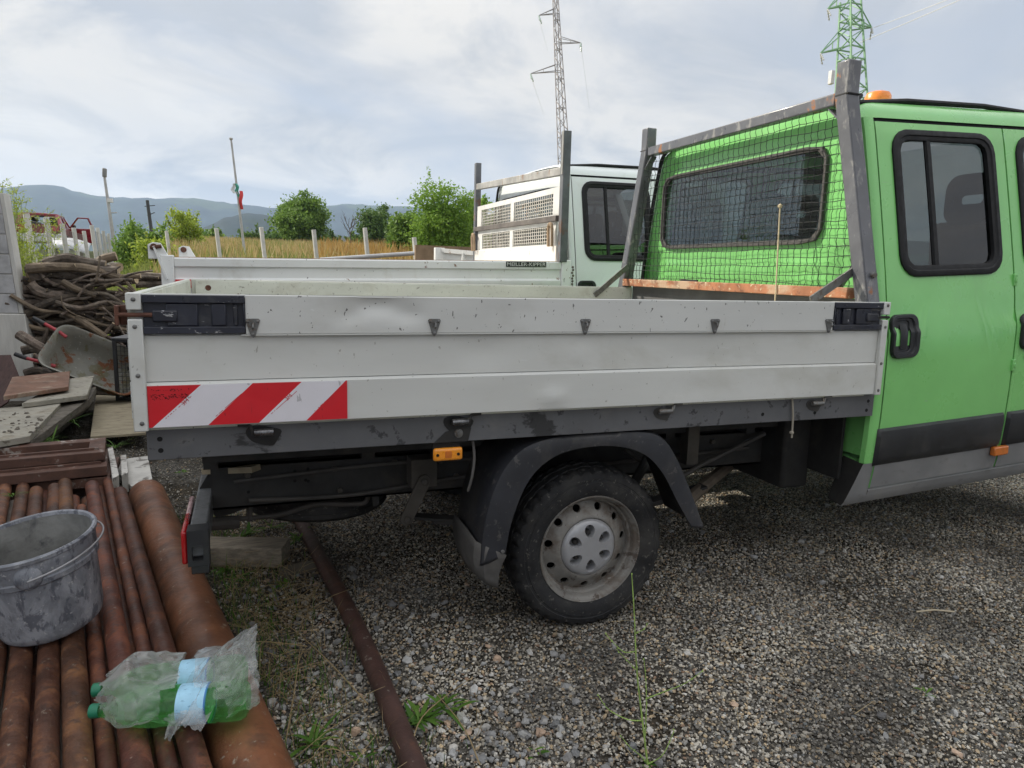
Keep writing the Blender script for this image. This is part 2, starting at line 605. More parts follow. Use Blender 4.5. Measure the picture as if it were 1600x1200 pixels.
def thing(name, loc, label, cat, group=None):
    o = bpy.data.objects.new(name, None)
    o.empty_display_size = 0.2
    COL.objects.link(o)
    o.location = loc
    o['_o'] = tuple(loc)
    return tag(o, label, cat, group)


def lin(a, b, n):
    return [a + (b - a) * i / (n - 1) for i in range(n)]


def rrect(x0, x1, z0, z1, r, n=8):
    out = []
    for cx_, cz_, a0 in ((x1 - r, z1 - r, 0), (x0 + r, z1 - r, 90), (x0 + r, z0 + r, 180), (x1 - r, z0 + r, 270)):
        for i in range(n + 1):
            t = R(a0 + 90 * i / n)
            out.append((cx_ + r * math.cos(t), cz_ + r * math.sin(t)))
    return out


def ray_poly(c, ang, poly):
    dx, dy = math.cos(ang), math.sin(ang)
    best = None
    for i in range(len(poly)):
        x1, y1 = poly[i][0] - c[0], poly[i][1] - c[1]
        x2, y2 = poly[(i + 1) % len(poly)][0] - c[0], poly[(i + 1) % len(poly)][1] - c[1]
        ex, ey = x2 - x1, y2 - y1
        den_ = dx * ey - dy * ex
        if abs(den_) < 1e-12:
            continue
        t = (x1 * ey - y1 * ex) / den_
        u = (x1 * dy - y1 * dx) / den_
        if t > 0 and -1e-6 <= u <= 1 + 1e-6 and (best is None or t > best):
            best = t
    return (c[0] + dx * best, c[1] + dy * best)


def holed(outer, inner, fn, rings=6, n=72, reveal=None):
    """plate between two closed 2D loops mapped to 3D by fn(u, v); reveal(u, v) adds an inner return edge"""
    c = (sum(p[0] for p in inner) / len(inner), sum(p[1] for p in inner) / len(inner))
    angs = [2 * math.pi * k / n for k in range(n)]
    angs += [math.atan2(p[1] - c[1], p[0] - c[0]) % (2 * math.pi) for p in outer]
    angs = sorted(set(round(a, 5) for a in angs))
    O = [ray_poly(c, a, outer) for a in angs]
    I = [ray_poly(c, a, inner) for a in angs]
    loops = []
    for k in range(rings + 1):
        t = k / rings
        loops.append([fn(o[0] + (i[0] - o[0]) * t, o[1] + (i[1] - o[1]) * t) for o, i in zip(O, I)])
    if reveal:
        loops.append([reveal(i[0], i[1]) for i in I])
    return MB().rings(loops)


def frame_ring(outer, inner, fn, d0, d1):
    """raised frame: outer loop at depth 0, crest, inner loop; fn(u, v, depth)"""
    c = (sum(p[0] for p in inner) / len(inner), sum(p[1] for p in inner) / len(inner))
    angs = [2 * math.pi * k / 80 for k in range(80)]
    O = [ray_poly(c, a, outer) for a in angs]
    I = [ray_poly(c, a, inner) for a in angs]
    prof = [(0, 0.0), (0.0, d0 * 0.7), (0.12, d0), (0.5, d0), (0.6, d0 * 0.55), (0.92, d0 * 0.5), (1.0, d0 * 0.35), (1.0, -d1)]
    loops = [[fn(o[0] + (i[0] - o[0]) * t, o[1] + (i[1] - o[1]) * t, d) for o, i in zip(O, I)] for t, d in prof]
    return MB().rings(loops)


def text_mesh(txt, size, extrude=0.0):
    cu = bpy.data.curves.new('lettering', 'FONT')
    cu.body = txt
    cu.size = size
    cu.extrude = extrude
    cu.align_x = 'CENTER'
    cu.align_y = 'CENTER'
    cu.resolution_u = 3
    o = bpy.data.objects.new('lettering', cu)
    COL.objects.link(o)
    dg = bpy.context.evaluated_depsgraph_get()
    me = bpy.data.meshes.new_from_object(o.evaluated_get(dg))
    bpy.data.objects.remove(o)
    bpy.data.curves.remove(cu)
    mb = MB()
    mb.add([tuple(v.co) for v in me.vertices], [tuple(p.vertices) for p in me.polygons])
    bpy.data.meshes.remove(me)
    return mb


def copy_obj(o, parent=None):
    c = o.copy()
    COL.objects.link(c)
    c.parent = parent
    return c


def copy_tree(o, parent=None):
    c = copy_obj(o, parent)
    for ch in list(o.children):
        if ch.name != c.name:
            copy_tree(ch, c)
    return c


def interp(z, pts):
    return float(np.interp(z, [p[0] for p in pts], [p[1] for p in pts]))


def cm(pts, n=8, closed=False):
    """Catmull-Rom through points"""
    P = [Vector(p) for p in pts]
    m = len(P)
    out = []
    for i in range(m if closed else m - 1):
        p0 = P[i - 1] if (closed or i > 0) else P[0]
        p1, p2 = P[i], P[(i + 1) % m]
        p3 = P[(i + 2) % m] if (closed or i + 2 < m) else P[-1]
        for k in range(n):
            t = k / n
            out.append(0.5 * ((2 * p1) + (p2 - p0) * t + (2 * p0 - 5 * p1 + 4 * p2 - p3) * t * t + (3 * p1 - p0 - 3 * p2 + p3) * t ** 3))
    if not closed:
        out.append(P[-1])
    return out

# ------------------------------------------------------------------ ground, hills, haze


def ground_material():
    m = bpy.data.materials.new('yard_ground')
    m.use_nodes = True
    nt = m.node_tree
    nt.nodes.clear()
    L = nt.links
    out = nt.nodes.new('ShaderNodeOutputMaterial')
    b = nt.nodes.new('ShaderNodeBsdfPrincipled')
    b.inputs['Roughness'].default_value = 0.95
    b.inputs['Specular IOR Level'].default_value = 0.15
    L.new(b.outputs[0], out.inputs[0])
    geo = nt.nodes.new('ShaderNodeNewGeometry')
    sep = nt.nodes.new('ShaderNodeSeparateXYZ')
    L.new(geo.outputs['Position'], sep.inputs[0])

    def nz(sc, det=6, rough=0.6):
        n = nt.nodes.new('ShaderNodeTexNoise')
        n.inputs['Scale'].default_value = sc
        n.inputs['Detail'].default_value = det
        n.inputs['Roughness'].default_value = rough
        L.new(geo.outputs['Position'], n.inputs['Vector'])
        return n.outputs[0]

    def rmp(s, lo, hi):
        n = nt.nodes.new('ShaderNodeMapRange')
        n.interpolation_type = 'SMOOTHSTEP'
        n.inputs[1].default_value = lo
        n.inputs[2].default_value = hi
        L.new(s, n.inputs[0])
        return n.outputs[0]

    def mix(f, a, c):
        n = nt.nodes.new('ShaderNodeMix')
        n.data_type = 'RGBA'
        for sock, s in ((n.inputs[0], f), (n.inputs[6], a), (n.inputs[7], c)):
            if isinstance(s, (int, float)):
                sock.default_value = s
            elif isinstance(s, tuple):
                sock.default_value = (*s, 1)
            else:
                L.new(s, sock)
        return n.outputs[2]
    vo = nt.nodes.new('ShaderNodeTexVoronoi')
    vo.inputs['Scale'].default_value = 75
    L.new(geo.outputs['Position'], vo.inputs['Vector'])
    sepc = nt.nodes.new('ShaderNodeSeparateColor')
    L.new(vo.outputs['Color'], sepc.inputs[0])
    stones = mix(sepc.outputs[0], (0.04, 0.038, 0.035), (0.20, 0.185, 0.16))
    soil = mix(rmp(nz(9), 0.35, 0.65), (0.030, 0.025, 0.018), (0.070, 0.058, 0.042))
    near = mix(rmp(nz(2.3), 0.35, 0.62), soil, stones)
    grass = mix(rmp(nz(0.15), 0.4, 0.6), (0.16, 0.15, 0.05), (0.075, 0.11, 0.03))
    d = nt.nodes.new('ShaderNodeMath')
    d.operation = 'ADD'
    L.new(sep.outputs[1], d.inputs[0])
    nn = nt.nodes.new('ShaderNodeMath')
    nn.operation = 'MULTIPLY'
    L.new(nz(0.4), nn.inputs[0])
    nn.inputs[1].default_value = 4.0
    L.new(nn.outputs[0], d.inputs[1])
    L.new(mix(rmp(d.outputs[0], 13.0, 16.0), near, grass), b.inputs['Base Color'])
    bp = nt.nodes.new('ShaderNodeBump')
    bp.inputs['Strength'].default_value = 0.8
    bp.inputs['Distance'].default_value = 0.012
    L.new(vo.outputs['Distance'], bp.inputs['Height'])
    L.new(bp.outputs[0], b.inputs['Normal'])
    return m


def bumpy(x, y):
    if not (-3 < x < 7 and -3 < y < 6):
        return 0.0
    e = min(x + 3, 7 - x, y + 3, 6 - y, 1.0)
    return e * 0.012 * (mnoise.noise(Vector((x * 1.6, y * 1.6, 3.0))) + 0.5 * mnoise.noise(Vector((x * 4, y * 4, 9.0))))


gxs = [-6000, -1500, -400, -120, -40, -15, -8, -5] + lin(-3, 7, 61) + [10, 16, 30, 60, 200, 800, 6000]
gys = [-6000, -1500, -400, -100, -30, -10, -5] + lin(-3, 6, 55) + [8, 11, 15, 22, 40, 80, 200, 800, 6000]
gm = MB().grid(lambda x, y: (x, y, bumpy(x, y) - 0.006), gxs, gys)
ground = gm.build('ground', ground_material(), sharp=0, recalc=False)
tag(ground, kind='structure')
for p in ground.data.polygons:
    p.use_smooth = True


def nn2(x, y, s, o=0.0):
    return mnoise.noise(Vector((x * s, y * s, o)))


def field_z(x, y):
    """the field behind the yard lies on a rise"""
    t = (x - (-1.3 - 0.1 * y)) / 2.0
    t = max(0.0, min(1.0, t))
    t = t * t * (3 - 2 * t)
    return -0.05 + t * interp(y, [(12, 0.0), (14, 0.35), (17, 0.95), (28, 1.55), (50, 2.45), (90, 3.6), (200, 5.0), (500, 6.0), (900, -1.0)])


fxs = [-160, -90, -60, -40, -30, -22] + lin(-16, 10, 53) + [13, 17, 24, 36, 60, 120, 300]
fys = [11.5, 12, 13, 14, 15, 16, 17, 18, 20, 22, 25, 28, 32, 37, 43, 50, 60, 75, 90, 120, 160, 200, 300, 500, 900]
FIELDM = mat('field_soil', (0.20, 0.17, 0.07), 0.95, var=0.3, scale=0.4, spec=0.1, layers=[((0.10, 0.13, 0.04), 0.25, 0.45, 0.6, 6, 0.8, (1, 1, 1)), ((0.32, 0.22, 0.10), 0.6, 0.50, 0.62, 6, 0.6, (1, 1, 1))], bump=0.5, bscale=8)
tag(MB().grid(lambda x, y: (x, y, field_z(x, y) + (0.08 * nn2(x, y, 0.6, 3.0) if y > 13 else 0)), fxs, fys).build('field', FIELDM, None, (0, 0, 0), recalc=False), kind='structure')


def stone_material(name, stops):
    m = bpy.data.materials.new(name)
    m.use_nodes = True
    nt = m.node_tree
    nt.nodes.clear()
    L = nt.links
    out = nt.nodes.new('ShaderNodeOutputMaterial')
    b = nt.nodes.new('ShaderNodeBsdfPrincipled')
    b.inputs['Roughness'].default_value = 0.72
    b.inputs['Specular IOR Level'].default_value = 0.35
    L.new(b.outputs[0], out.inputs[0])
    oi = nt.nodes.new('ShaderNodeObjectInfo')
    rp = nt.nodes.new('ShaderNodeValToRGB')
    rp.color_ramp.interpolation = 'CONSTANT'
    e = rp.color_ramp.elements
    while len(e) < len(stops):
        e.new(0.5)
    for el, (p, c) in zip(e, stops):
        el.position = p
        el.color = (*c, 1)
    L.new(oi.outputs['Random'], rp.inputs[0])
    t = nt.nodes.new('ShaderNodeTexCoord')
    n = nt.nodes.new('ShaderNodeTexNoise')
    n.inputs['Scale'].default_value = 3.0
    n.inputs['Detail'].default_value = 5
    L.new(t.outputs['Object'], n.inputs['Vector'])
    mr = nt.nodes.new('ShaderNodeMapRange')
    mr.inputs[3].default_value = 0.6
    mr.inputs[4].default_value = 1.4
    L.new(n.outputs[0], mr.inputs[0])
    hs = nt.nodes.new('ShaderNodeHueSaturation')
    L.new(mr.outputs[0], hs.inputs['Value'])
    L.new(rp.outputs[0], hs.inputs['Color'])
    # damp and dusty patches of the yard
    ge = nt.nodes.new('ShaderNodeNewGeometry')
    n2 = nt.nodes.new('ShaderNodeTexNoise')
    n2.inputs['Scale'].default_value = 1.6
    n2.inputs['Detail'].default_value = 6
    L.new(ge.outputs['Position'], n2.inputs['Vector'])
    m2 = nt.nodes.new('ShaderNodeMapRange')
    m2.inputs[1].default_value = 0.36
    m2.inputs[2].default_value = 0.62
    L.new(n2.outputs[0], m2.inputs[0])
    mx = nt.nodes.new('ShaderNodeMix')
    mx.data_type = 'RGBA'
    mx.blend_type = 'MULTIPLY'
    mx.inputs[0].default_value = 1.0
    rr = nt.nodes.new('ShaderNodeMix')
    rr.data_type = 'RGBA'
    rr.inputs[6].default_value = (0.50, 0.48, 0.45, 1)
    rr.inputs[7].default_value = (1.12, 1.08, 1.0, 1)
    L.new(m2.outputs[0], rr.inputs[0])
    L.new(hs.outputs[0], mx.inputs[6])
    L.new(rr.outputs[2], mx.inputs[7])
    L.new(mx.outputs[2], b.inputs['Base Color'])
    return m


GRAVEL = stone_material('gravel_stones', [(0, (0.107, 0.103, 0.098)), (0.14, (0.212, 0.201, 0.186)), (0.26, (0.324, 0.305, 0.273)), (0.38, (0.161, 0.144, 0.118)), (0.47, (0.445, 0.419, 0.365)),
                                          (0.57, (0.371, 0.297, 0.207)), (0.64, (0.514, 0.490, 0.442)), (0.72, (0.253, 0.250, 0.246)), (0.80, (0.517, 0.409, 0.276)), (0.85, (0.565, 0.546, 0.508)),
                                          (0.90, (0.273, 0.187, 0.135)), (0.93, (0.199, 0.218, 0.231)), (0.97, (0.565, 0.558, 0.537))])
GREYSTONE = stone_material('grey_crushed_stones', [(0, (0.198, 0.206, 0.221)), (0.2, (0.313, 0.321, 0.339)), (0.4, (0.399, 0.408, 0.421)), (0.6, (0.252, 0.254, 0.265)), (0.75, (0.450, 0.450, 0.448)),
                                                   (0.86, (0.457, 0.339, 0.263)), (0.92, (0.524, 0.521, 0.514))])


def pebble_field(name, m, pts_fn, density, smin, smax, seed, flat=0.6):
    """stones scattered over a patch mesh by geometry nodes"""
    mb = pts_fn()
    o = mb.build(name, m, None, (0, 0, 0), recalc=False, sharp=0)
    ng = bpy.data.node_groups.new(name, 'GeometryNodeTree')
    ng.interface.new_socket('Geometry', in_out='INPUT', socket_type='NodeSocketGeometry')
    ng.interface.new_socket('Geometry', in_out='OUTPUT', socket_type='NodeSocketGeometry')
    N, L = ng.nodes, ng.links
    gi_ = N.new('NodeGroupInput')
    go_ = N.new('NodeGroupOutput')
    dp = N.new('GeometryNodeDistributePointsOnFaces')
    dp.inputs['Density'].default_value = density
    dp.inputs['Seed'].default_value = seed
    L.new(gi_.outputs[0], dp.inputs['Mesh'])
    at_ = N.new('GeometryNodeInputNamedAttribute')
    at_.data_type = 'FLOAT'
    at_.inputs[0].default_value = 'density'
    mu = N.new('ShaderNodeMath')
    mu.operation = 'MULTIPLY'
    mu.inputs[1].default_value = density
    L.new(at_.outputs['Attribute'], mu.inputs[0])
    L.new(mu.outputs[0], dp.inputs['Density'])
    joins = N.new('GeometryNodeJoinGeometry')
    for k in range(4):                                     # four stone shapes
        ico = N.new('GeometryNodeMeshIcoSphere')
        ico.inputs['Radius'].default_value = 0.5
        ico.inputs['Subdivisions'].default_value = 1 if k < 3 else 2
        sp_ = N.new('GeometryNodeSetPosition')
        nzn = N.new('ShaderNodeTexNoise')
        nzn.noise_dimensions = '4D'
        nzn.inputs['Scale'].default_value = 1.7
        nzn.inputs['W'].default_value = k * 3.7 + seed
        nzn.inputs['Detail'].default_value = 2
        sb = N.new('ShaderNodeVectorMath')
        sb.operation = 'SUBTRACT'
        sb.inputs[1].default_value = (0.5, 0.5, 0.5)
        L.new(nzn.outputs['Color'], sb.inputs[0])
        sc_n = N.new('ShaderNodeVectorMath')
        sc_n.operation = 'SCALE'
        sc_n.inputs['Scale'].default_value = 1.1
        L.new(sb.outputs[0], sc_n.inputs[0])
        L.new(ico.outputs[0], sp_.inputs['Geometry'])
        L.new(sc_n.outputs[0], sp_.inputs['Offset'])
        smt = N.new('GeometryNodeSetMaterial')
        smt.inputs['Material'].default_value = m
        L.new(sp_.outputs[0], smt.inputs[0])
        g2i = N.new('GeometryNodeGeometryToInstance')
        L.new(smt.outputs[0], g2i.inputs[0])
        L.new(g2i.outputs[0], joins.inputs[0])
    ip = N.new('GeometryNodeInstanceOnPoints')
    L.new(dp.outputs['Points'], ip.inputs['Points'])
    L.new(joins.outputs[0], ip.inputs['Instance'])
    ip.inputs['Pick Instance'].default_value = True

    def rnd(vec, lo, hi, sd_):
        n = N.new('FunctionNodeRandomValue')
        n.data_type = 'FLOAT_VECTOR' if vec else 'FLOAT'
        i0 = 0 if vec else 2
        n.inputs[i0].default_value = lo
        n.inputs[i0 + 1].default_value = hi
        n.inputs['Seed'].default_value = sd_
        return n.outputs[0 if vec else 1]
    L.new(rnd(True, (-0.5, -0.5, 0), (0.5, 0.5, 6.28), 3 + seed), ip.inputs['Rotation'])
    pw = N.new('ShaderNodeMath')
    pw.operation = 'POWER'
    L.new(rnd(False, 0.0, 1.0, 5 + seed), pw.inputs[0])
    pw.inputs[1].default_value = 2.4
    mr = N.new('ShaderNodeMapRange')
    mr.inputs[3].default_value = smin
    mr.inputs[4].default_value = smax
    L.new(pw.outputs[0], mr.inputs[0])
    vs_ = N.new('ShaderNodeVectorMath')
    vs_.operation = 'SCALE'
    L.new(rnd(True, (0.75, 0.6, flat - 0.2), (1.35, 1.0, flat + 0.2), 8 + seed), vs_.inputs[0])
    L.new(mr.outputs[0], vs_.inputs['Scale'])
    L.new(vs_.outputs[0], ip.inputs['Scale'])
    L.new(ip.outputs[0], go_.inputs[0])
    md = o.modifiers.new('scatter', 'NODES')
    md.node_group = ng
    o['kind'] = 'stuff'
    return o


def patch(x0, x1, y0, y1, step, dens, dz=0.0):
    xs_ = np.arange(x0, x1 + 1e-6, step)
    ys_ = np.arange(y0, y1 + 1e-6, step)
    mb = MB().grid(lambda x, y: (x, y, bumpy(x, y) + dz), list(xs_), list(ys_))
    vals = [max(0.0, dens(v[0], v[1])) for v in mb.v]
    build0 = mb.build

    def build(name, m, parent=None, origin=None, **kw):
        o = build0(name, m, parent, origin, **kw)
        a = o.data.attributes.new('density', 'FLOAT', 'POINT')
        a.data.foreach_set('value', vals)
        return o
    mb.build = build
    return mb


def soil_zone(x, y):
    """1 in the weedy strip of bare soil beside the pipes, 0 on clean gravel"""
    edge = 0.62 - 0.10 * (y - 0.2) + 0.25 * nn2(x, y, 1.3, 4.0)
    return max(0.0, min(1.0, (edge - x) / 0.35))


def dens_fine(x, y):
    s = soil_zone(x, y)
    d = 1.0 - 0.75 * s
    d *= 0.82 + 0.5 * nn2(x, y, 2.2, 1.0)
    if y > 2.4:
        d *= 0.5
    return d


def dens_grey(x, y):
    a = math.exp(-(((x - 0.98) / 0.26) ** 2 + ((y + 0.42) / 0.32) ** 2)) * 0.95
    b_ = 0.40 * math.exp(-(((x - 0.55) / 0.35) ** 2 + ((y + 0.2) / 0.9) ** 2))
    c_ = 0.5 * soil_zone(x, y) * (0.25 + nn2(x, y, 3, 7.0)) if y < 1.6 else 0.0
    e_ = 0.03
    return a + b_ + c_ + e_


gr = pebble_field('gravel', GRAVEL, lambda: patch(-0.9, 6.2, -1.5, 4.6, 0.1, dens_fine, 0.001), 16500, 0.005, 0.0160, 1)
tag(gr, 'fine mixed grey, tan and white gravel covering the yard', 'gravel')
gr2 = pebble_field('crushed_stones', GREYSTONE, lambda: patch(-0.2, 4.6, -1.4, 2.2, 0.1, dens_grey, 0.004), 1500, 0.011, 0.036, 5, 0.65)
tag(gr2, 'coarser grey crushed stones near the rusty pipe on the ground', 'stones')

# ---- hills all round
ridge_px = [(-400, 330), (-150, 305), (0, 294), (50, 289), (75, 288), (100, 292), (118, 300), (150, 306), (200, 309), (250, 310), (300, 309), (340, 315), (400, 322), (440, 326), (470, 328), (505, 323), (540, 318), (580, 321), (655, 323), (720, 331), (900, 345), (1200, 372), (1700, 380)]


def azel(px, py):
    d = (CR * ((px - 800) / FPX) - CU * ((py - 600) / FPX) + CF).normalized()
    return math.atan2(d.x, d.y), math.asin(d.z)


rz = sorted(azel(*p) for p in ridge_px)
HILLM = mat('forest_hills', (0.016, 0.026, 0.026), 0.95, var=0.5, scale=0.012, spec=0.1,
            layers=[((0.045, 0.065, 0.030), 0.004, 0.60, 0.68, 6, 0.8, (1, 1, 1)), ((0.02, 0.035, 0.015), 0.03, 0.5, 0.7, 5, 0.6, (1, 1, 1))])


def ridge_el(az):
    lo_, hi_ = rz[0][0], rz[-1][0]
    if az < lo_ or az > hi_:
        w = min(abs(az - lo_), abs(az - hi_), 2 * math.pi - abs(az - lo_), 2 * math.pi - abs(az - hi_))
        e = rz[0][1] if abs(az - lo_) < abs(az - hi_) else rz[-1][1]
        k = min(1.0, w / 0.5)
        return e * (1 - k) + k * (0.062 + 0.025 * math.sin(az * 3.1 + 1) + 0.012 * math.sin(az * 8.3))
    return float(np.interp(az, [a for a, e in rz], [e for a, e in rz]))


def hill_ring(name, radius, width, el_fn, seed, a0=-math.pi, a1=math.pi, na=360):
    mb = MB()
    ts = lin(-1, 1, 15)

    def fn(i, t):
        az = a0 + (a1 - a0) * i / na
        rr = radius * (1 + 0.10 * mnoise.noise(Vector((az * 3, seed, 0.3)))) + t * width
        crest = math.tan(el_fn(az)) * (rr - t * width) + CAM_POS.z
        sh = (1 - abs(t) ** 1.6) if t < 0 else (1 - t ** 2)
        n = 0.5 + 0.5 * mnoise.noise(Vector((az * 14, t * 1.6 + seed, 2.0)))
        z = crest * sh * (1 - 0.22 * n * (1 - sh)) + (0.022 * crest * mnoise.noise(Vector((az * 90, t * 3, 5.0))))
        if t <= -0.999 or t >= 0.999:
            z = -30
        return (CAM_POS.x + rr * math.sin(az), CAM_POS.y + rr * math.cos(az), z)
    mb.grid(fn, list(range(na + 1)), ts)
    o = mb.build(name, HILLM, None, (0, 0, 0), recalc=False, sharp=0)
    for p in o.data.polygons:
        p.use_smooth = True
    return tag(o, kind='structure')


hill_ring('far_hills', 2600, 700, ridge_el, 1.0, na=720)
low_px = [(180, 420), (200, 378), (260, 368), (318, 356), (352, 340), (385, 333), (420, 336), (450, 347), (500, 362), (560, 372), (620, 420)]
lz = sorted(azel(*p) for p in low_px)
hill_ring('low_hills', 1100, 260, lambda az: float(np.interp(az, [a for a, e in lz], [e for a, e in lz])), 7.0, lz[0][0] - 0.02, lz[-1][0] + 0.02, 90)

hz = MB().box(-3700, 3700, -3700, 3700, -32, 330)
haze = hz.build('haze', mat('tmp_haze', (1, 1, 1)), None, (0, 0, 0), sharp=0)
hm = bpy.data.materials.new('haze_air')
hm.use_nodes = True
hm.node_tree.nodes.clear()
ho = hm.node_tree.nodes.new('ShaderNodeOutputMaterial')
hv = hm.node_tree.nodes.new('ShaderNodeVolumePrincipled')
hv.inputs['Color'].default_value = (0.54, 0.71, 1.0, 1)
hv.inputs['Density'].default_value = 0.00017
hv.inputs['Anisotropy'].default_value = 0.2
hm.node_tree.links.new(hv.outputs[0], ho.inputs['Volume'])
haze.data.materials.clear()
haze.data.materials.append(hm)
tag(haze, 'thin bluish haze that fades the distant hills', 'haze', kind='stuff')

# ------------------------------------------------------------------ crew cab (shared by both trucks)
CABPROF = [(0.38, 0.115), (0.42, 0.085), (0.47, 0.068), (0.56, 0.055), (0.70, 0.046), (0.85, 0.042), (1.00, 0.043), (1.10, 0.046), (1.18, 0.048),
           (1.20, 0.062), (1.24, 0.068), (1.33, 0.080), (1.45, 0.102), (1.60, 0.133), (1.75, 0.165), (1.90, 0.198), (2.05, 0.232),
           (2.11, 0.250)]
CABMID = 1.07


def ys(z):
    return interp(z, CABPROF)


def make_cab(root, paint, xf, far_view=False):
    X0 = 2.885                                          # back wall

    def side(x, z, d=0.0):
        return (x, ys(z) - d, z)

    def mirror(mb):
        mb.v = [(x, 2 * CABMID - y, z) for x, y, z in mb.v]
        return mb

    # body shell: roof, rear corner pillars, lower body
    body = MB()
    rp = [(2.115, 0.252), (2.14, 0.262), (2.17, 0.283), (2.195, 0.318), (2.212, 0.37), (2.222, 0.45), (2.232, 0.62), (2.238, 0.85), (2.24, 1.07)]
    rp = rp + [(z, 2 * CABMID - y) for z, y in reversed(rp[:-1])]

    def roof(x, i):
        z, y = rp[int(i)]
        k = max(0.0, (2.95 - x) / 0.08)
        dz = 0.028 * k * k * max(0.0, min(1.0, (z - 2.12) / 0.1))
        fr = max(0.0, (x - 4.05) / 0.25)
        return (x, y + (CABMID - y) * 0.02 * k, z - dz - 0.05 * fr * fr)
    body.grid(roof, [2.87, 2.885, 2.90, 2.93, 2.97, 3.3, 3.72, 3.9, 4.05, 4.15, 4.25], list(range(len(rp))))
    for mir in (False, True):
        b = MB()
        zs = lin(0.60, 2.115, 26)
        # rear corner pillar with a rounded edge
        b.grid(lambda x, z: (x, ys(z) + (0.03 if x < 2.871 else (0.008 if x < 2.876 else 0.0)), z), [2.870, 2.875, 2.887, 2.905, 2.922], zs)
        gp = MB().grid(lambda x, z: (x, ys(z) + 0.012, z), [2.915, 2.938], lin(0.42, 2.115, 26))              # inside the door gaps
        gp.grid(lambda x, z: (x, ys(z) + 0.012, z), [3.71, 3.745], lin(0.42, 2.115, 26))
        gp.grid(lambda x, z: (x, ys(z) + 0.014, z), [2.92, 4.25], [2.08, 2.12])
        gp.grid(lambda x, z: (x, ys(z) + 0.010, z), [2.92, 4.40], [0.455, 0.492])
        (mirror(gp) if mir else gp).build('door_seal', SEAL, root, xf=xf)
        body.add((mirror(b) if mir else b).v, b.f)
    body.box(2.90, 4.6, 0.13, 2.01, 0.55, 0.60)          # floor
    shell = body.build('cab_shell', paint, root, xf=xf)
    # back wall with the window opening
    outer = [(ys(z) + 0.028, z) for z in lin(0.62, 2.11, 20)] + [(y + 0.01, z - 0.03) for z, y in rp[2:-2:2]]
    outer += [(2 * CABMID - ys(z) - 0.028, z) for z in lin(2.11, 0.62, 20)]

    def back(y, z):
        bulge = 0.022 * math.exp(-((z - 1.80) / 0.33) ** 4) * max(0, 1 - ((y - 1.07) / 0.95) ** 6)
        rib = 0.009 * math.exp(-((z - 1.47) / 0.018) ** 2) + 0.009 * math.exp(-((z - 1.40) / 0.015) ** 2) + 0.008 * math.exp(-((z - 1.30) / 0.016) ** 2)
        edge = 0.016 * max(0, min(1, (abs(y - 1.07) - 0.72) / 0.04)) if z < 1.56 else 0
        return (X0 - bulge - rib * (1 if abs(y - 1.07) < 0.7 else 0) + edge, y, z)
    win = rrect(0.43, 1.80, 1.585, 2.02, 0.07)
    bw = holed(outer, win, back, rings=22, n=180, reveal=lambda y, z: (X0 + 0.03, y, z))
    wall = bw.build('back_wall', paint, root, xf=xf, sharp=50)
    frame_ring(rrect(0.418, 1.812, 1.573, 2.032, 0.08), rrect(0.443, 1.787, 1.598, 2.007, 0.062),
               lambda y, z, d: (X0 - 0.025 - d, y, z), 0.014, 0.01).build('window_seal', SEAL if paint is WHITEP else mat('dusty_seal', (0.060, 0.056, 0.052), 0.7), wall, xf=xf)
    MB().prism(rrect(0.44, 1.79, 1.595, 2.01, 0.06), 'x', X0 - 0.02, X0 - 0.015).build('pane', GLASSR, wall, xf=xf)
    MB().box(2.845, 2.862, 0.17, 1.97, 0.50, 0.90).build('shade_panel', CHASSIS, root, xf=xf)  # black sheet standing in for the shade on the lower back wall
    MB().box(X0 + 0.035, X0 + 0.045, 0.2, 1.94, 0.62, 1.575).build('lining', TRIMIN, root, xf=xf)

    # doors on both sides, each with skin, seal, panes, divider
    for mir in (False, True):
        for dn, x0, x1, w0, w1 in (('rear_door', 2.93, 3.722, 3.015, 3.645), ('front_door', 3.732, 4.44, 3.80, 4.36)):
            z0, z1 = 0.478, 2.098
            ol = [(x0, z) for z in lin(z0, z1, 24)] + [(x, z1) for x in lin(x0, x1, 12)[1:-1]] + [(x1, z) for z in lin(z1, z0, 24)] + [(x, z0) for x in lin(x1, x0, 12)[1:-1]]
            mk = holed(ol, rrect(w0 + 0.02, w1 - 0.02, 1.44, 2.045, 0.075), lambda x, z: side(x, z), rings=10, n=120,
                       reveal=lambda x, z: side(x, z, -0.03))
            lower = [i for i, p in enumerate(mk.v)]
            # return flange around the door edge
            mk.grid(lambda d, i: side(*ol[int(i) % len(ol)], d=-d), [0.0, 0.018], list(range(len(ol) + 1)))
            if mir:
                mirror(mk)
            door = mk.build(dn, paint, root, xf=xf, sharp=50)
            fr = frame_ring(rrect(w0 - 0.004, w1 + 0.004, 1.418, 2.068, 0.095), rrect(w0 + 0.045, w1 - 0.045, 1.467, 2.020, 0.05),
                            lambda x, z, d: side(x, z, d), 0.012, 0.02)
            (mirror(fr) if mir else fr).build('window_seal', SEAL, door, xf=xf)
            split = w0 + (w1 - w0) * 0.345
            for a, b_ in ((w0 + 0.03, split), (split, w1 - 0.03)):
                g = MB().grid(lambda x, z: side(x, z, -0.006 if a < w0 + 0.1 else -0.012), lin(a, b_, 4), lin(1.45, 2.035, 12))
                (mirror(g) if mir else g).build('pane', GLASS, door, xf=xf)
            dv = MB().grid(lambda x, z: side(x, z, 0.004 if split - 0.015 < x < split + 0.015 else -0.01), [split - 0.018, split - 0.011, split + 0.011, split + 0.018], lin(1.45, 2.035, 12))
            (mirror(dv) if mir else dv).build('window_divider', SEAL, door, xf=xf)
            # black rub strip and grey lower skin
            tr = MB()
            tx0, tx1 = x0 + 0.004, x1 - 0.012
            if dn == 'rear_door':
                tx0 -= 0.018
            tz = [0.585, 0.60, 0.63, 0.72, 0.748, 0.757]
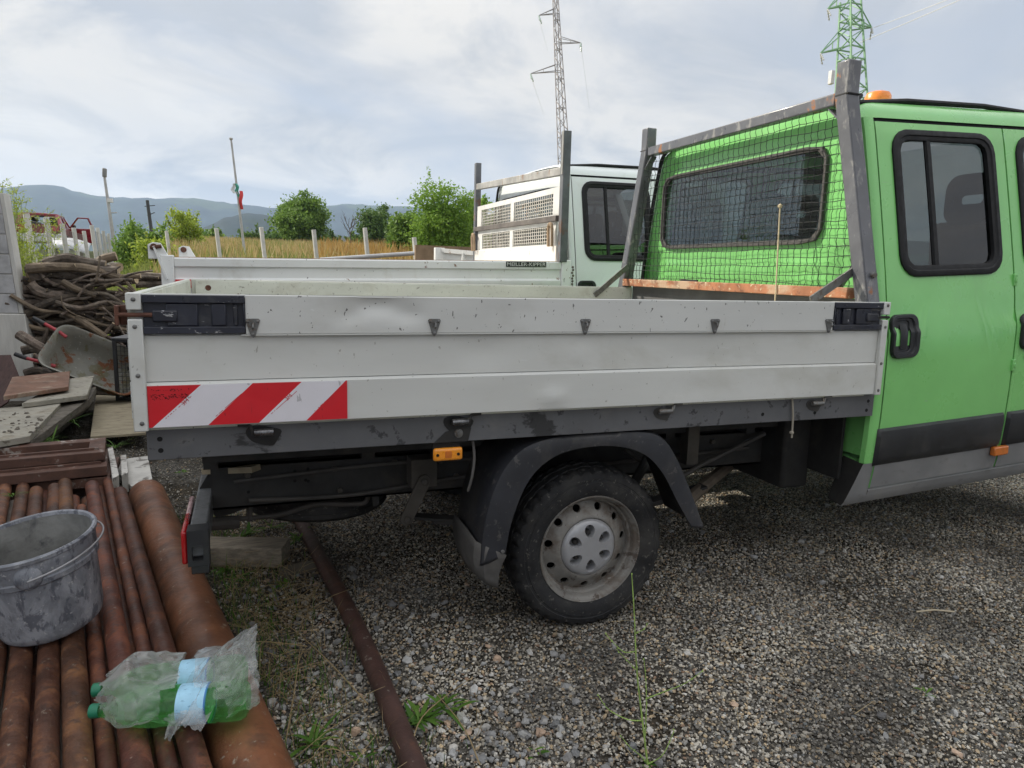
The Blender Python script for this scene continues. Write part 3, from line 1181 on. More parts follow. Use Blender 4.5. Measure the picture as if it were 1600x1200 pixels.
            td = [0.0, 0.016, 0.022, 0.022, 0.016, 0.0]
            xs_ = [tx0, tx0 + 0.01, tx0 + 0.03, tx1 - 0.03, tx1 - 0.01, tx1]
            xd = [0.0, 0.75, 1, 1, 0.75, 0.0]
            tr.grid(lambda i, j: side(xs_[i], tz[j], td[j] * xd[i] + 0.0015), range(6), range(6))
            (mirror(tr) if mir else tr).build('rub_strip', BLACKPL, door, xf=xf)
            lo = MB().grid(lambda x, z: side(x, z, 0.003), lin(x0 + 0.0005, x1 - 0.0005, 6), [0.4785, 0.50, 0.53, 0.56, 0.59])
            (mirror(lo) if mir else lo).build('lower_skin', SILLM if paint is GREEN else paint, door, xf=xf)
            # handle: rounded black housing with a recess and a pull
            hx0, hx1, hz0, hz1 = (2.938, 3.100, 1.068, 1.258) if dn == 'rear_door' else (3.755, 3.90, 1.055, 1.225)
            h = frame_ring(rrect(hx0, hx1, hz0, hz1, 0.04), rrect(hx0 + 0.026, hx0 + 0.112, hz0 + 0.028, hz1 - 0.028, 0.02), lambda x, z, d: side(x, z, d), 0.018, -0.003)
            h.grid(lambda x, z: side(x, z, 0.004), [hx0 + 0.02, hx0 + 0.115], [hz0 + 0.02, hz1 - 0.02])
            h = mirror(h) if mir else h
            hd = h.build('door_handle', BLACKPL, door, xf=xf)
            pl = MB()
            for a, b_ in ((hx0 + 0.055, hx0 + 0.098),):
                pl.grid(lambda x, z: side(x, z, 0.016 - 26 * (x - (a + b_) / 2) ** 2), lin(a, b_, 6), lin(hz0 + 0.04, hz1 - 0.04, 4))
            (mirror(pl) if mir else pl).build('door_handle', BLACKPL, door, xf=xf)
            if dn == 'front_door':
                lk = MB().lathe([(0.0, -0.012), (0.008, -0.012), (0.009, -0.01), (0.014, -0.009), (0.015, 0)], (3.815, ys(1.02), 1.02), 'y', 16)
                (mirror(lk) if mir else lk).build('lock', STEEL if not mir else STEEL, door, xf=xf)
                ff = MB().grid(lambda x, z: side(x, z, 0.0015), lin(3.68, 3.77, 5), lin(0.76, 0.90, 5))
            else:
                for hz in (1.385, 0.985):
                    hg = MB().box(3.716, 3.738, ys(hz) - 0.010, ys(hz) + 0.01, hz - 0.028, hz + 0.028)
                    hg.box(3.722, 3.732, ys(hz) - 0.014, ys(hz), hz - 0.012, hz + 0.012)
                    (mirror(hg) if mir else hg).build('door_hinge', paint, door, bevel=0.003, xf=xf)
        # sill with its flared rear end
        sl = MB()
        spf = [(0.600, 0.053, 0.0), (0.56, 0.060, -0.012), (0.51, 0.066, -0.030), (0.46, 0.074, -0.048), (0.42, 0.082, -0.062), (0.402, 0.095, -0.066), (0.405, 0.12, -0.062)]
        sl.grid(lambda i, x: (2.865 + spf[int(i)][2] if x < 2.87 else x, spf[int(i)][1], spf[int(i)][0]), list(range(len(spf))), [2.865, 2.90, 2.93])
        spb = [(0.475, 0.078), (0.465, 0.070), (0.445, 0.076), (0.425, 0.082), (0.40, 0.10), (0.405, 0.14)]
        sl.grid(lambda i, x: (x, spb[int(i)][1], spb[int(i)][0]), list(range(len(spb))), lin(2.93, 4.45, 10))
        (mirror(sl) if mir else sl).build('sill', SILLM if paint is GREEN else paint, root, xf=xf)
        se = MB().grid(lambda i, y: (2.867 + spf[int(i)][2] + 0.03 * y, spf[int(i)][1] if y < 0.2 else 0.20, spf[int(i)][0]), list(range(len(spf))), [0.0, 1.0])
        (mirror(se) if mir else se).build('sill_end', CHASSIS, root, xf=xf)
        gt = MB().tube([(2.90, 0.322, 2.188), (3.2, 0.33, 2.212), (3.7, 0.335, 2.216), (4.2, 0.34, 2.19)], 0.013, 8)
        gt.tube(cm([(2.92, 0.33, 2.222), (2.862, 0.30, 2.17), (2.852, 0.262, 2.05), (2.852, 0.20, 1.80), (2.855, 0.15, 1.55), (2.858, 0.12, 1.36)], 6), 0.012, 8)
        (mirror(gt) if mir else gt).build('roof_gutter', SEAL, root, xf=xf)
        mk_ = MB().box(3.66, 3.755, 0.022, 0.05, 0.548, 0.592)
        (mirror(mk_) if mir else mk_).build('marker_lamp', DARKAMBER, root, bevel=0.006, xf=xf)
    # nose, windscreen and dashboard, ahead of the picture's edge
    ns = MB()
    side_poly = [(4.44, 0.45), (5.15, 0.42), (5.22, 0.75), (5.18, 1.0), (4.92, 1.16), (4.70, 1.24), (4.44, 1.30)]
    ns.prism(side_poly, 'y', 0.09, 2.05)
    ns.build('bonnet', paint, root, bevel=0.05, xf=xf, seg=3)
    ws = MB().grid(lambda t, y: (4.25 + 0.47 * t + 0.05 * (1 - ((y - CABMID) / 0.9) ** 2), CABMID + (y - CABMID) * (0.80 + 0.12 * t), 2.16 - 0.90 * t), lin(0, 1, 6), lin(0.15, 1.99, 10))
    ws.build('windscreen', GLASSR, root, xf=xf)
    for s_ in (-1, 1):
        MB().bar((4.22, CABMID + s_ * 0.80, 2.17), (4.74, CABMID + s_ * 0.95, 1.22), 0.06, 0.08).build('windscreen_pillar', paint, root, xf=xf)
    MB().box(4.45, 4.75, 0.16, 1.98, 1.05, 1.28).build('dashboard', TRIMIN, root, bevel=0.04, xf=xf)
    # seats
    def seat(x, y, w, hz):
        st = MB().box(x, x + 0.5, y - w / 2, y + w / 2, 0.95, 1.10)
        st.build('seat', SEATM, root, bevel=0.04, xf=xf)
        bk = MB()
        bk.prism([(x - 0.02, 1.02), (x + 0.12, 1.02), (x + 0.02, hz), (x - 0.09, hz)], 'y', y - w / 2, y + w / 2)
        b_ = bk.build('backrest', SEATM, root, bevel=0.05, xf=xf, seg=3)
        ol = rrect(y - 0.13, y + 0.13, hz - 0.02, hz + 0.24, 0.08)
        hr = MB()
        for hole_z in ((hz + 0.085, hz + 0.135),):
            for xx in (x - 0.09, x - 0.02):
                hr.add(*(lambda q: (q.v, q.f))(holed(ol, rrect(y - 0.085, y + 0.085, hole_z[0], hole_z[1], 0.02), lambda a, c, xx=xx: (xx, a, c), rings=2, n=40)))
            n_ = len(hr.v) // 2
            hr.grid(lambda xx, i: (xx, ol[int(i) % len(ol)][0], ol[int(i) % len(ol)][1]), [x - 0.09, x - 0.02], list(range(len(ol) + 1)))
        hr.build('headrest', SEATM, b_, xf=xf)
    for y in (0.50, 1.07, 1.64):
        seat(3.12, y, 0.50, 1.62)
    for y in (0.48, 1.30, 1.72):
        seat(3.95, y, 0.46, 1.68)

# ------------------------------------------------------------------ green dropside truck
truck = thing('dropside_truck', (1.56, 1.05, 0.0), 'green crew cab truck with grey aluminium dropside bed in the foreground', 'truck')
PITCHUP = Matrix(((1, 0, 0, 0), (0, 1, 0, 0), (0.05, 0, 1, -0.05 * 2.9), (0, 0, 0, 1)))
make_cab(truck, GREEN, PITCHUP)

# ---- near side board
DENTS = [(0.70, 1.29, 0.10, 0.030, 0.016), (0.62, 1.255, 0.04, 0.025, 0.009), (0.80, 1.26, 0.05, 0.025, 0.009), (1.06, 1.135, 0.09, 0.05, 0.005), (1.32, 0.97, 0.05, 0.030, -0.009),
         (1.42, 1.12, 0.03, 0.03, -0.004), (1.62, 1.13, 0.05, 0.04, 0.004), (2.0, 1.10, 0.2, 0.04, 0.004), (0.33, 1.12, 0.15, 0.05, 0.003), (2.4, 1.26, 0.2, 0.05, 0.002),
         (0.45, 0.99, 0.2, 0.04, 0.002), (1.9, 0.98, 0.15, 0.04, 0.003), (2.5, 1.14, 0.1, 0.05, -0.003), (1.15, 1.27, 0.1, 0.03, 0.002)]


def dent(x, z):
    return sum(a * math.exp(-((x - cx_) / sx) ** 2 - ((z - cz_) / sz) ** 2) for cx_, cz_, sx, sz, a in DENTS) \
        + 0.0008 * math.sin(x * 5.1 + z * 9) + 0.0006 * math.sin(x * 13 - z * 21)


board = MB()
board.box(0.02, 2.835, 0.014, 0.024, 0.93, 1.31)
side_board = board.build('side_board', ALU, truck)


def plank(prof, x0, x1, n=150):
    mb = MB()
    mb.grid(lambda x, i: (x, prof[int(i)][1] + (dent(x, prof[int(i)][0]) if prof[int(i)][2] else 0), prof[int(i)][0]), lin(x0, x1, n), list(range(len(prof))))
    return mb


def prow(z0, z1, y, n=7, back=0.024):
    rows = [(z0, back, 0), (z0, y + 0.0025, 1), (z0 + 0.0025, y, 1)]
    for z in lin(z0 + 0.006, z1 - 0.006, n):
        rows.append((z, y, 1))
    rows += [(z1 - 0.0025, y, 1), (z1, y + 0.0025, 1), (z1, back, 0)]
    return rows


plank(prow(1.2005, 1.318, -0.007, 9), 0.314, 2.553).build('plank', ALUTOP, side_board)
plank([(1.318, 0.024, 0), (1.318, 0.0, 0), (1.313, -0.001, 0), (1.312, 0.01, 0)], 0.04, 2.815, 40).build('top_edge', ALU, side_board)
plank([(1.062, 0.02, 0), (1.064, 0.006, 1)] + [(z, 0.006, 1) for z in lin(1.07, 1.19, 9)] + [(1.1975, 0.006, 1), (1.199, 0.02, 0)], 0.04, 2.816).build('plank', ALU, side_board)
plank([(0.927, 0.024, 0), (0.927, -0.0025, 1), (0.929, -0.004, 1)] + [(z, -0.004, 1) for z in lin(0.935, 1.045, 8)] + [(1.0535, -0.004, 1), (1.0555, -0.0025, 1), (1.0615, 0.0058, 1), (1.0615, 0.02, 0)], 0.04, 2.816).build('plank', ALU, side_board)
MB().box(0.30, 2.56, -0.008, 0.0, 1.197, 1.2003).build('drip_edge', ALU, side_board)
# end strips with a slot for the bolt, and their screws
for x0, x1, z0, z1 in ((0.0, 0.039, 1.272, 1.320), (0.002, 0.040, 0.921, 1.246), (2.816, 2.852, 1.266, 1.3195), (2.817, 2.848, 0.924, 1.244)):
    MB().box(x0, x1, -0.013, 0.03, z0, z1).build('end_strip', ALU, side_board, bevel=0.003)
for x, z in ((0.02, 1.302), (0.02, 1.225), (0.021, 1.085), (0.024, 0.945), (2.835, 1.305), (2.833, 1.215), (2.832, 1.06), (2.832, 0.945)):
    MB().lathe([(0, -0.0165), (0.0035, -0.0165), (0.006, -0.015), (0.0065, -0.0125)], (x, 0, z), 'y', 12).build('screw', STEEL, side_board)


def latch(x0, x1, flip, big=True):
    """recessed dropside latch: pan, rims, slider blocks"""
    z0, z1 = 1.2035, 1.3155
    w = x1 - x0

    def X(t):
        return x1 - t * w if flip else x0 + t * w

    def bx(mb, a, b, ya, yb, za, zb):
        p, q = sorted((X(a), X(b)))
        return mb.box(p, q, ya, yb, za, zb)
    pan = MB()
    bx(pan, 0, 1, 0.004, 0.013, z0, z1)
    lt = pan.build('latch', LATCHM, side_board)
    rim = MB()
    bx(rim, 0, 1, -0.011, 0.012, z1 - 0.023, z1)
    bx(rim, 0, 1, -0.011, 0.012, z0, z0 + 0.021)
    bx(rim, 0.985, 1.0, -0.011, 0.012, z0 + 0.021, z1 - 0.023)
    rim.build('latch_rim', LATCHM, side_board, bevel=0.003)
    zm = (z0 + z1) / 2 - 0.002
    for a, b, yy, za, zb in ((0.22, 0.53, -0.006, z0 + 0.022, z1 - 0.024), (0.66, 0.81, -0.007, z0 + 0.022, z1 - 0.024),
                             (0.09, 0.33, -0.013, zm - 0.019, zm + 0.014), (0.88, 0.93, -0.001, z0 + 0.022, z1 - 0.024)):
        m_ = MB()
        bx(m_, a, b, yy, 0.006, za, zb)
        m_.build('latch_block', LATCHM, side_board, bevel=0.004)


latch(0.041, 0.312, False)
latch(2.556, 2.815, True)
MB().tube([(-0.028, -0.004, 1.258), (0.075, -0.004, 1.258)], 0.0065, 10).build('latch_bolt', RUST, side_board)
rb = MB().box(-0.030, -0.020, -0.010, 0.026, 1.228, 1.284)
rb.box(-0.020, -0.002, 0.020, 0.026, 1.228, 1.284)
rb.build('latch_bracket', RUST, side_board, bevel=0.002)
MB().tube([(2.78, -0.003, 1.255), (2.858, -0.003, 1.255)], 0.006, 8).build('latch_bolt', CHASSIS, side_board)

# tie-down cleats
cl_pl = MB()
tri = [(-0.021, 0.020), (-0.017, 0.025), (0.017, 0.025), (0.021, 0.020), (0.006, -0.028), (0.0, -0.032), (-0.006, -0.028)]
cl_pl.prism(tri, 'y', -0.011, -0.006)
for a, b in ((-0.014, 0.017), (0.014, 0.017), (0, -0.022)):
    cl_pl.lathe([(0, -0.0145), (0.004, -0.0140), (0.0055, -0.011)], (a, 0, b), 'y', 10)
cl_pl.tube([(0.0, -0.009, 0.012), (0.001, -0.022, 0.010), (0.0, -0.026, 0.0), (0.0, -0.022, -0.006)], 0.0035, 6)
for i, x in enumerate((0.333, 0.888, 1.433, 1.979, 2.533)):
    q = MB()
    q.add([(a + x, b, c + 1.223) for a, b, c in cl_pl.v], cl_pl.f)
    q.build('tie_cleat', STEEL, side_board, bevel=0.001)

# red and white warning strip
ZS0, ZS1 = 0.9305, 1.0530
top = [0.041, 0.184, 0.327, 0.469, 0.603, 0.607]
bot = [0.041, 0.050, 0.199, 0.342, 0.481, 0.607]


def stripe(poly, m, k):
    MB().prism(poly, 'y', -0.0075, -0.0048).build('reflective_stripe', m, side_board)


for i in range(5):
    poly = [(bot[i], ZS0), (bot[i + 1], ZS0), (top[i + 1], ZS1), (top[i], ZS1)]
    if i == 4:
        poly = [(bot[4], ZS0), (0.607, ZS0), (0.607, ZS1), (0.603, ZS1)]
    stripe(poly, REDREF if i % 2 == 0 else WHITEREF, i)
REDINK = mat('red_print', (0.50, 0.03, 0.04), 0.5)
for i, (x, z) in enumerate(((0.140, 1.003), (0.430, 1.006))):
    t = text_mesh('3M', 0.017)
    a = math.atan2(ZS1 - ZS0, 0.137)
    t.v = [(x + p[0] * math.cos(a) - p[1] * math.sin(a), -0.0081, z + p[0] * math.sin(a) + p[1] * math.cos(a)) for p in t.v]
    t.build('maker_mark', REDINK, side_board, recalc=False, sharp=0)
for i, (xb, off) in enumerate(((0.050, 1), (0.199, -1), (0.342, 1), (0.481, -1))):
    ln = MB()
    a = math.atan2(ZS1 - ZS0, 0.137)
    for k in range(26):
        t0 = 0.22 + 0.56 * k / 26
        if random.random() < 0.2:
            continue
        cxx, czz = xb + 0.137 * t0 + off * 0.007, ZS0 + (ZS1 - ZS0) * t0
        du, dv_ = 0.0020 * math.cos(a), 0.0020 * math.sin(a)
        nu, nv_ = -0.0008 * math.sin(a), 0.0008 * math.cos(a)
        ln.add([(cxx - du - nu, -0.0081, czz - dv_ - nv_), (cxx + du - nu, -0.0081, czz + dv_ - nv_), (cxx + du + nu, -0.0081, czz + dv_ + nv_), (cxx - du + nu, -0.0081, czz - dv_ + nv_)], [(0, 1, 2, 3)])
    ln.build('fine_print', REDINK, side_board, recalc=False, sharp=0)
sc_ = MB()
for k in range(120):
    x, row = random.uniform(0.05, 0.15), random.choice((1.040, 1.026, 1.0205, 1.0155))
    z = row + random.gauss(0, 0.0015)
    sc_.box(x, x + random.uniform(0.001, 0.004), -0.0082, -0.0074, z, z + random.uniform(0.0006, 0.002))
sc_.build('scuff_marks', HOLE, side_board)

# ---- other boards, floor, bulkhead
fb = MB().box(0.03, 2.80, 2.045, 2.07, 0.93, 1.318)
far_board = fb.build('side_board', ALUIN, truck, bevel=0.003)
for z0, z1 in ((0.95, 1.06), (1.064, 1.185), (1.189, 1.312)):
    MB().box(0.05, 2.78, 2.036, 2.0455, z0, z1).build('plank', ALUIN, far_board, bevel=0.002)
MB().lathe([(0.0, 2.035), (0.014, 2.034), (0.016, 2.036)], (0.115, 0, 1.272), 'y', 12).build('rivet', RUST, far_board)
MB().lathe([(0.0, 2.035), (0.007, 2.034), (0.008, 2.036)], (0.27, 0, 1.235), 'y', 12).build('rivet', RUST, far_board)
MB().tube([(0.055, 2.02, 1.20), (0.06, 1.99, 1.22), (0.08, 1.97, 1.19)], 0.008, 8).build('latch_hook', RUST, far_board)
tg = MB().box(0.0, 0.022, 0.032, 2.044, 0.93, 1.317)
tailgate = tg.build('tailgate', ALUIN, truck, bevel=0.003)
for z0, z1 in ((0.95, 1.06), (1.064, 1.185), (1.189, 1.311)):
    MB().box(0.0215, 0.028, 0.04, 2.03, z0, z1).build('plank', ALUIN, tailgate, bevel=0.002)
    MB().box(-0.008, 0.0005, 0.04, 2.03, z0, z1).build('plank', ALU, tailgate, bevel=0.002)
MB().box(-0.012, -0.0085, 0.10, 0.6, 0.96, 1.055).build('reflective_stripe', REDREF, tailgate)
MB().box(0.03, 2.80, 0.03, 2.04, 0.915, 0.9295).build('bed_floor', ALUIN, truck)
bh = MB().box(2.802, 2.835, 0.03, 2.05, 0.93, 1.325).build('front_bulkhead', mat('bulkhead_dark', (0.10, 0.10, 0.10), 0.7, var=0.2), truck, bevel=0.003)

# ---- deck rail and hinges
rail = MB()
rail.box(0.028, 2.862, 0.030, 0.036, 0.823, 0.917)
rail.box(0.028, 2.862, 0.036, 0.09, 0.912, 0.9165)
rail.box(0.028, 2.862, 0.036, 0.09, 0.8235, 0.829)
deck_rail = rail.build('deck_rail', DARKGREY, truck, bevel=0.002)
rail = MB().box(0.028, 2.862, 1.98, 2.04, 0.823, 0.9145).build('deck_rail', DARKGREY, truck)
rr = MB().box(0.0275, 0.075, 0.095, 1.975, 0.826, 0.9145).build('deck_rail', DARKGREY, truck)
for x, z in ((0.063, 0.887), (0.064, 0.852), (0.352, 0.862), (1.79, 0.868), (2.27, 0.858), (2.54, 0.852), (2.83, 0.89), (2.825, 0.85)):
    MB().lathe([(0.0, 0.0293), (0.0075, 0.0293), (0.0078, 0.0302)], (x, 0, z), 'y', 12).build('bolt_hole', HOLE, deck_rail)
for i, (x, sc) in enumerate(((0.355, 1.0), (0.985, 1.0), (1.795, 0.75), (2.53, 0.75))):
    hp = MB()
    pts = [(x + 0.05 * sc * math.cos(t) * (1 + 0.15 * math.sin(3 * t)), 0.889 + 0.036 * sc * math.sin(t) * (1 + 0.25 * math.cos(2 * t + 1)) - 0.006) for t in lin(0, 2 * math.pi, 25)[:-1]]
    pts = [(a, min(b, 0.9155)) for a, b in pts]
    hp.prism(pts, 'y', 0.0272, 0.0302)
    hg = hp.build('hinge_plate', mat('greasy_black', (0.012, 0.012, 0.013), 0.4, var=0.4) if i < 2 else mat('dusty_dark_patch', (0.05, 0.048, 0.045), 0.7, var=0.3), deck_rail)
    MB().tube([(x - 0.028, 0.008, 0.896), (x + 0.028, 0.008, 0.896)], 0.0115 if i < 2 else 0.009, 12).build('hinge_pin', CHROME if i < 2 else STEEL, deck_rail)
    s_ = -1 if i == 0 else 1
    hk = MB().tube(cm([(x + s_ * 0.030, 0.010, 0.888), (x + s_ * 0.034, 0.008, 0.905), (x + s_ * 0.042, 0.012, 0.918), (x + s_ * 0.075, 0.014, 0.921)], 5), 0.0055, 8)
    hk.box(x - 0.012, x + 0.012, 0.012, 0.030, 0.888, 0.904)
    hk.build('hinge_hook', CHASSIS if i < 2 else STEEL, deck_rail)
MB().lathe([(0, 0.019), (0.007, 0.019), (0.008, 0.022), (0.015, 0.023), (0.016, 0.027)], (0.985, 0, 0.853), 'y', 14).build('hinge_bolt', STEEL, deck_rail)

# ---- headboard with mesh
hb = MB()


def post(y0, y1, mb):
    p = [(2.78, y0, 1.28), (2.78, y1, 2.195), (2.78, y1, 2.335)]
    w = 0.035
    loops = []
    for x, y, z in p:
        loops.append([(x - w, y - w, z), (x + w, y - w, z), (x + w, y + w, z), (x - w, y + w, z)])
    return mb.rings(loops, True, True)


near_post = post(0.035, 0.268, MB()).build('headboard_post', POSTM, truck, bevel=0.006)
far_post = post(2.13, 1.90, MB()).build('headboard_post', POSTM, truck, bevel=0.006)
MB().box(2.752, 2.808, 0.305, 1.863, 2.158, 2.212).build('headboard_rail', POSTM, truck, bevel=0.006)
for y, yb in ((0.262, 0), (1.905, 0)):
    MB().box(2.743, 2.817, y - 0.037, y + 0.037, 2.193, 2.198).build('weld_seam', CHASSIS, truck)
MB().box(2.735, 2.785, 0.115, 2.075, 1.327, 1.374).build('headboard_beam', RUSTBEAM, truck, bevel=0.004)
MB().bar((2.775, 0.34, 2.15), (2.775, 0.245, 2.07), 0.006, 0.045, (1, 0, 0)).build('gusset', POSTM, truck)
MB().bar((2.775, 1.82, 2.15), (2.775, 1.93, 2.05), 0.006, 0.04, (1, 0, 0)).build('gusset', POSTM, truck)
MB().bar((2.50, 0.07, 1.318), (2.76, 0.115, 1.445), 0.008, 0.035).build('brace', STEEL, truck)
MB().bar((2.50, 2.02, 1.26), (2.76, 2.05, 1.46), 0.008, 0.035).build('brace', STEEL, truck)
MB().bar((2.79, 0.21, 1.375), (2.79, 0.10, 1.52), 0.006, 0.03, (1, 0, 0)).build('brace', POSTM, truck)
MB().bar((2.79, 2.06, 1.375), (2.79, 2.07, 1.55), 0.006, 0.03, (1, 0, 0)).build('brace', POSTM, truck)
MB().lathe([(0, -0.008), (0.012, -0.008), (0.014, 0), (0.014, 0.012)], (2.785, 0.055 - 0.025, 1.43), 'y', 10).build('bolt', STEEL, truck)


def post_in(z, near):
    t = (z - 1.28) / (2.195 - 1.28)
    return (0.035 + (0.268 - 0.035) * t + 0.035) if near else (2.13 + (1.90 - 2.13) * t - 0.035)


wm = MB()
zs = [1.385 + 0.0405 * k for k in range(19)]
for k, z in enumerate(zs):
    y0, y1 = post_in(z, True), post_in(z, False)
    ph = random.uniform(0, 6)
    sag = random.choice((0, 0, 0.004, -0.006, 0.008))
    pts = [(2.768 + 0.0022 * math.cos(i * math.pi), y0 + (y1 - y0) * i / 46, z + 0.003 * math.sin(i * 0.5 + ph) + sag * math.sin(i / 46 * 6.3 + ph) + random.gauss(0, 0.0010)) for i in range(47)]
    wm.tube(pts, 0.0016, 4, cap=False)
for k in range(46):
    y = 0.10 + 0.043 * k
    zt = 2.155
    lo_ = 1.372
    hi_ = zt
    # clip at the sloping posts
    zz = [z for z in lin(lo_, hi_, 40) if post_in(z, True) < y < post_in(z, False)]
    if len(zz) < 4:
        continue
    ph = random.uniform(0, 6)
    pts = [(2.766 + 0.0026 * math.sin(i * math.pi / 2), y + 0.0030 * math.cos(i * math.pi / 1.0) + 0.003 * math.sin(z * 9 + ph), z) for i, z in enumerate(zz)]
    wm.tube(pts, 0.0018, 4, cap=False)
MB_WIRE = mat('mesh_wire', (0.03, 0.03, 0.032), 0.45, metal=0.4, var=0.4, scale=60)
tag(wm.build('wire_mesh', MB_WIRE, truck, recalc=False), kind=None)
MB().box(2.762, 2.77, 1.25, 1.42, 1.372, 1.384).build('mesh_clamp', CHASSIS, truck)

# ---- wheels


def make_wheel(name, parent, xf):
    n = 120
    prof = [(0.212, 0.030), (0.216, 0.012), (0.232, 0.004), (0.255, 0.000), (0.275, 0.001), (0.2765, 0.0035), (0.285, 0.004), (0.287, 0.002), (0.305, 0.006), (0.318, 0.014),
            (0.3185, 0.016), (0.3255, 0.026), (0.3285, 0.045), (0.329, 0.050), (0.3225, 0.052), (0.3225, 0.058), (0.329, 0.060), (0.331, 0.088), (0.323, 0.091), (0.323, 0.099), (0.331, 0.102),
            (0.329, 0.130), (0.3225, 0.132), (0.3225, 0.138), (0.329, 0.140), (0.3255, 0.165), (0.318, 0.178), (0.29, 0.188), (0.255, 0.192), (0.216, 0.18), (0.212, 0.16)]

    def rm(i, k, r):
        if 9 <= i <= 13 or 24 <= i <= 26:
            return r - (0.009 if k % 3 == 0 else 0)
        if 16 <= i <= 17 or 20 <= i <= 21:
            return r - (0.005 if (k + i) % 4 == 0 else 0)
        return r
    hub = MB()
    # barrel and lip of the steel rim
    hub.lathe([(0.208, 0.155), (0.196, 0.150), (0.184, 0.080), (0.187, 0.058), (0.191, 0.050), (0.197, 0.048), (0.199, 0.040), (0.201, 0.028), (0.206, 0.020), (0.211, 0.016), (0.2135, 0.008), (0.2180, 0.006), (0.220, 0.010), (0.219, 0.018), (0.212, 0.032)], (0, 0, 0), 'y', 72)
    wheel = hub.build(name, RIM, parent, xf=xf)
    MB().lathe(prof, (0, 0, 0), 'y', n, rm).build('tyre', RUBBER, wheel, xf=xf, sharp=32)
    # disc with ventilation holes
    dp = [(0.112, 0.042), (0.122, 0.036), (0.132, 0.036), (0.140, 0.042), (0.160, 0.056), (0.176, 0.066), (0.186, 0.072), (0.190, 0.06)]
    dmb = MB()
    N = 11

    def dm(a, r):
        return (r * math.cos(a), interp(r, dp), r * math.sin(a))
    for k in range(N):
        a0, a1 = 2 * math.pi * k / N, 2 * math.pi * (k + 1) / N
        am = (a0 + a1) / 2
        ol = [(a, 0.140) for a in lin(a0, a1, 7)] + [(a1, r) for r in lin(0.140, 0.188, 6)[1:-1]] + [(a, 0.188) for a in lin(a1, a0, 7)] + [(a0, r) for r in lin(0.188, 0.140, 6)[1:-1]]
        hl = [(am + 0.016 / 0.165 * math.cos(t), 0.164 + 0.015 * math.sin(t)) for t in lin(0, 2 * math.pi, 21)[:-1]]
        q = holed(ol, hl, dm, rings=4, n=24, reveal=lambda a, r: (r * math.cos(a), interp(r, dp) + 0.012, r * math.sin(a)))
        dmb.add(q.v, q.f)
    dmb.lathe([(0.100, 0.060), (0.108, 0.048), (0.112, 0.042), (0.122, 0.035), (0.132, 0.036), (0.1405, 0.0425)], (0, 0, 0), 'y', 66)
    dmb.build('wheel_disc', RIM, wheel, xf=xf, sharp=40)
    MB().lathe([(0.0, 0.13), (0.187, 0.13)], (0, 0, 0), 'y', 40).build('brake_drum', HOLE, wheel, xf=xf)
    # hub cap with six dished nut openings
    cap = MB()

    def capy(r):
        return interp(r, [(0, 0.014), (0.05, 0.0145), (0.085, 0.017), (0.105, 0.022), (0.113, 0.028), (0.1165, 0.036)])

    def capm(a, r):
        return (r * math.cos(a), capy(r), r * math.sin(a))
    N = 6
    off = R(12)
    for k in range(N):
        a0, a1 = off + 2 * math.pi * k / N, off + 2 * math.pi * (k + 1) / N
        am = (a0 + a1) / 2
        ol = [(a, 0.030) for a in lin(a0, a1, 9)] + [(a1, r) for r in lin(0.030, 0.1165, 9)[1:-1]] + [(a, 0.1165) for a in lin(a1, a0, 13)] + [(a0, r) for r in lin(0.1165, 0.030, 9)[1:-1]]
        hl = [(am + (0.0200 / 0.070) * math.cos(t), 0.072 + 0.027 * math.sin(t)) for t in lin(0, 2 * math.pi, 25)[:-1]]
        q = holed(ol, hl, capm, rings=5, n=40)
        cap.add(q.v, q.f)
        # dish
        c0 = Vector((0.072 * math.cos(am), 0, 0.072 * math.sin(am)))
        loops = []
        for s_, dp_ in ((1.0, 0.0), (0.96, 0.003), (0.91, 0.012), (0.86, 0.030), (0.8, 0.040), (0.05, 0.041)):
            lp = []
            for t in lin(0, 2 * math.pi, 25)[:-1]:
                a = am + (0.0200 / 0.070) * math.cos(t) * s_
                r = 0.072 + (0.027 * math.sin(t)) * s_ - (1 - s_) * 0.012
                lp.append((r * math.cos(a), capy(r) + dp_, r * math.sin(a)))
            loops.append(lp)
        cap.rings(loops)
    cap.lathe([(0.0, 0.0138), (0.0301, 0.0141)], (0, 0, 0), 'y', 54)
    cap.lathe([(0.1163, 0.0355), (0.1165, 0.05)], (0, 0, 0), 'y', 54)
    hc = cap.build('hub_cap', HUBCAP, wheel, xf=xf, sharp=50)
    for k in range(N):
        am = off + 2 * math.pi * (k + 0.5) / N
        MB().lathe([(0, 0.030), (0.009, 0.030), (0.011, 0.033), (0.011, 0.05)], (0.064 * math.cos(am), 0, 0.064 * math.sin(am)), 'y', 6).build('wheel_nut', CHASSIS, wheel, xf=xf)
    return wheel


def wxf(x, y, z, rot=0.0, flip=False):
    m = Matrix.Translation((x, y, z)) @ Matrix.Rotation(rot, 4, 'Y')
    if flip:
        m = m @ Matrix.Rotation(math.pi, 4, 'Z')
    return m


make_wheel('wheel', truck, wxf(1.562, 0.107, 0.329, R(8)))
make_wheel('wheel', truck, wxf(1.562, 2.03, 0.329, R(50), True))
make_wheel('wheel', truck, wxf(5.0, 0.13, 0.329, R(20)))
make_wheel('wheel', truck, wxf(5.0, 2.01, 0.329, R(20), True))

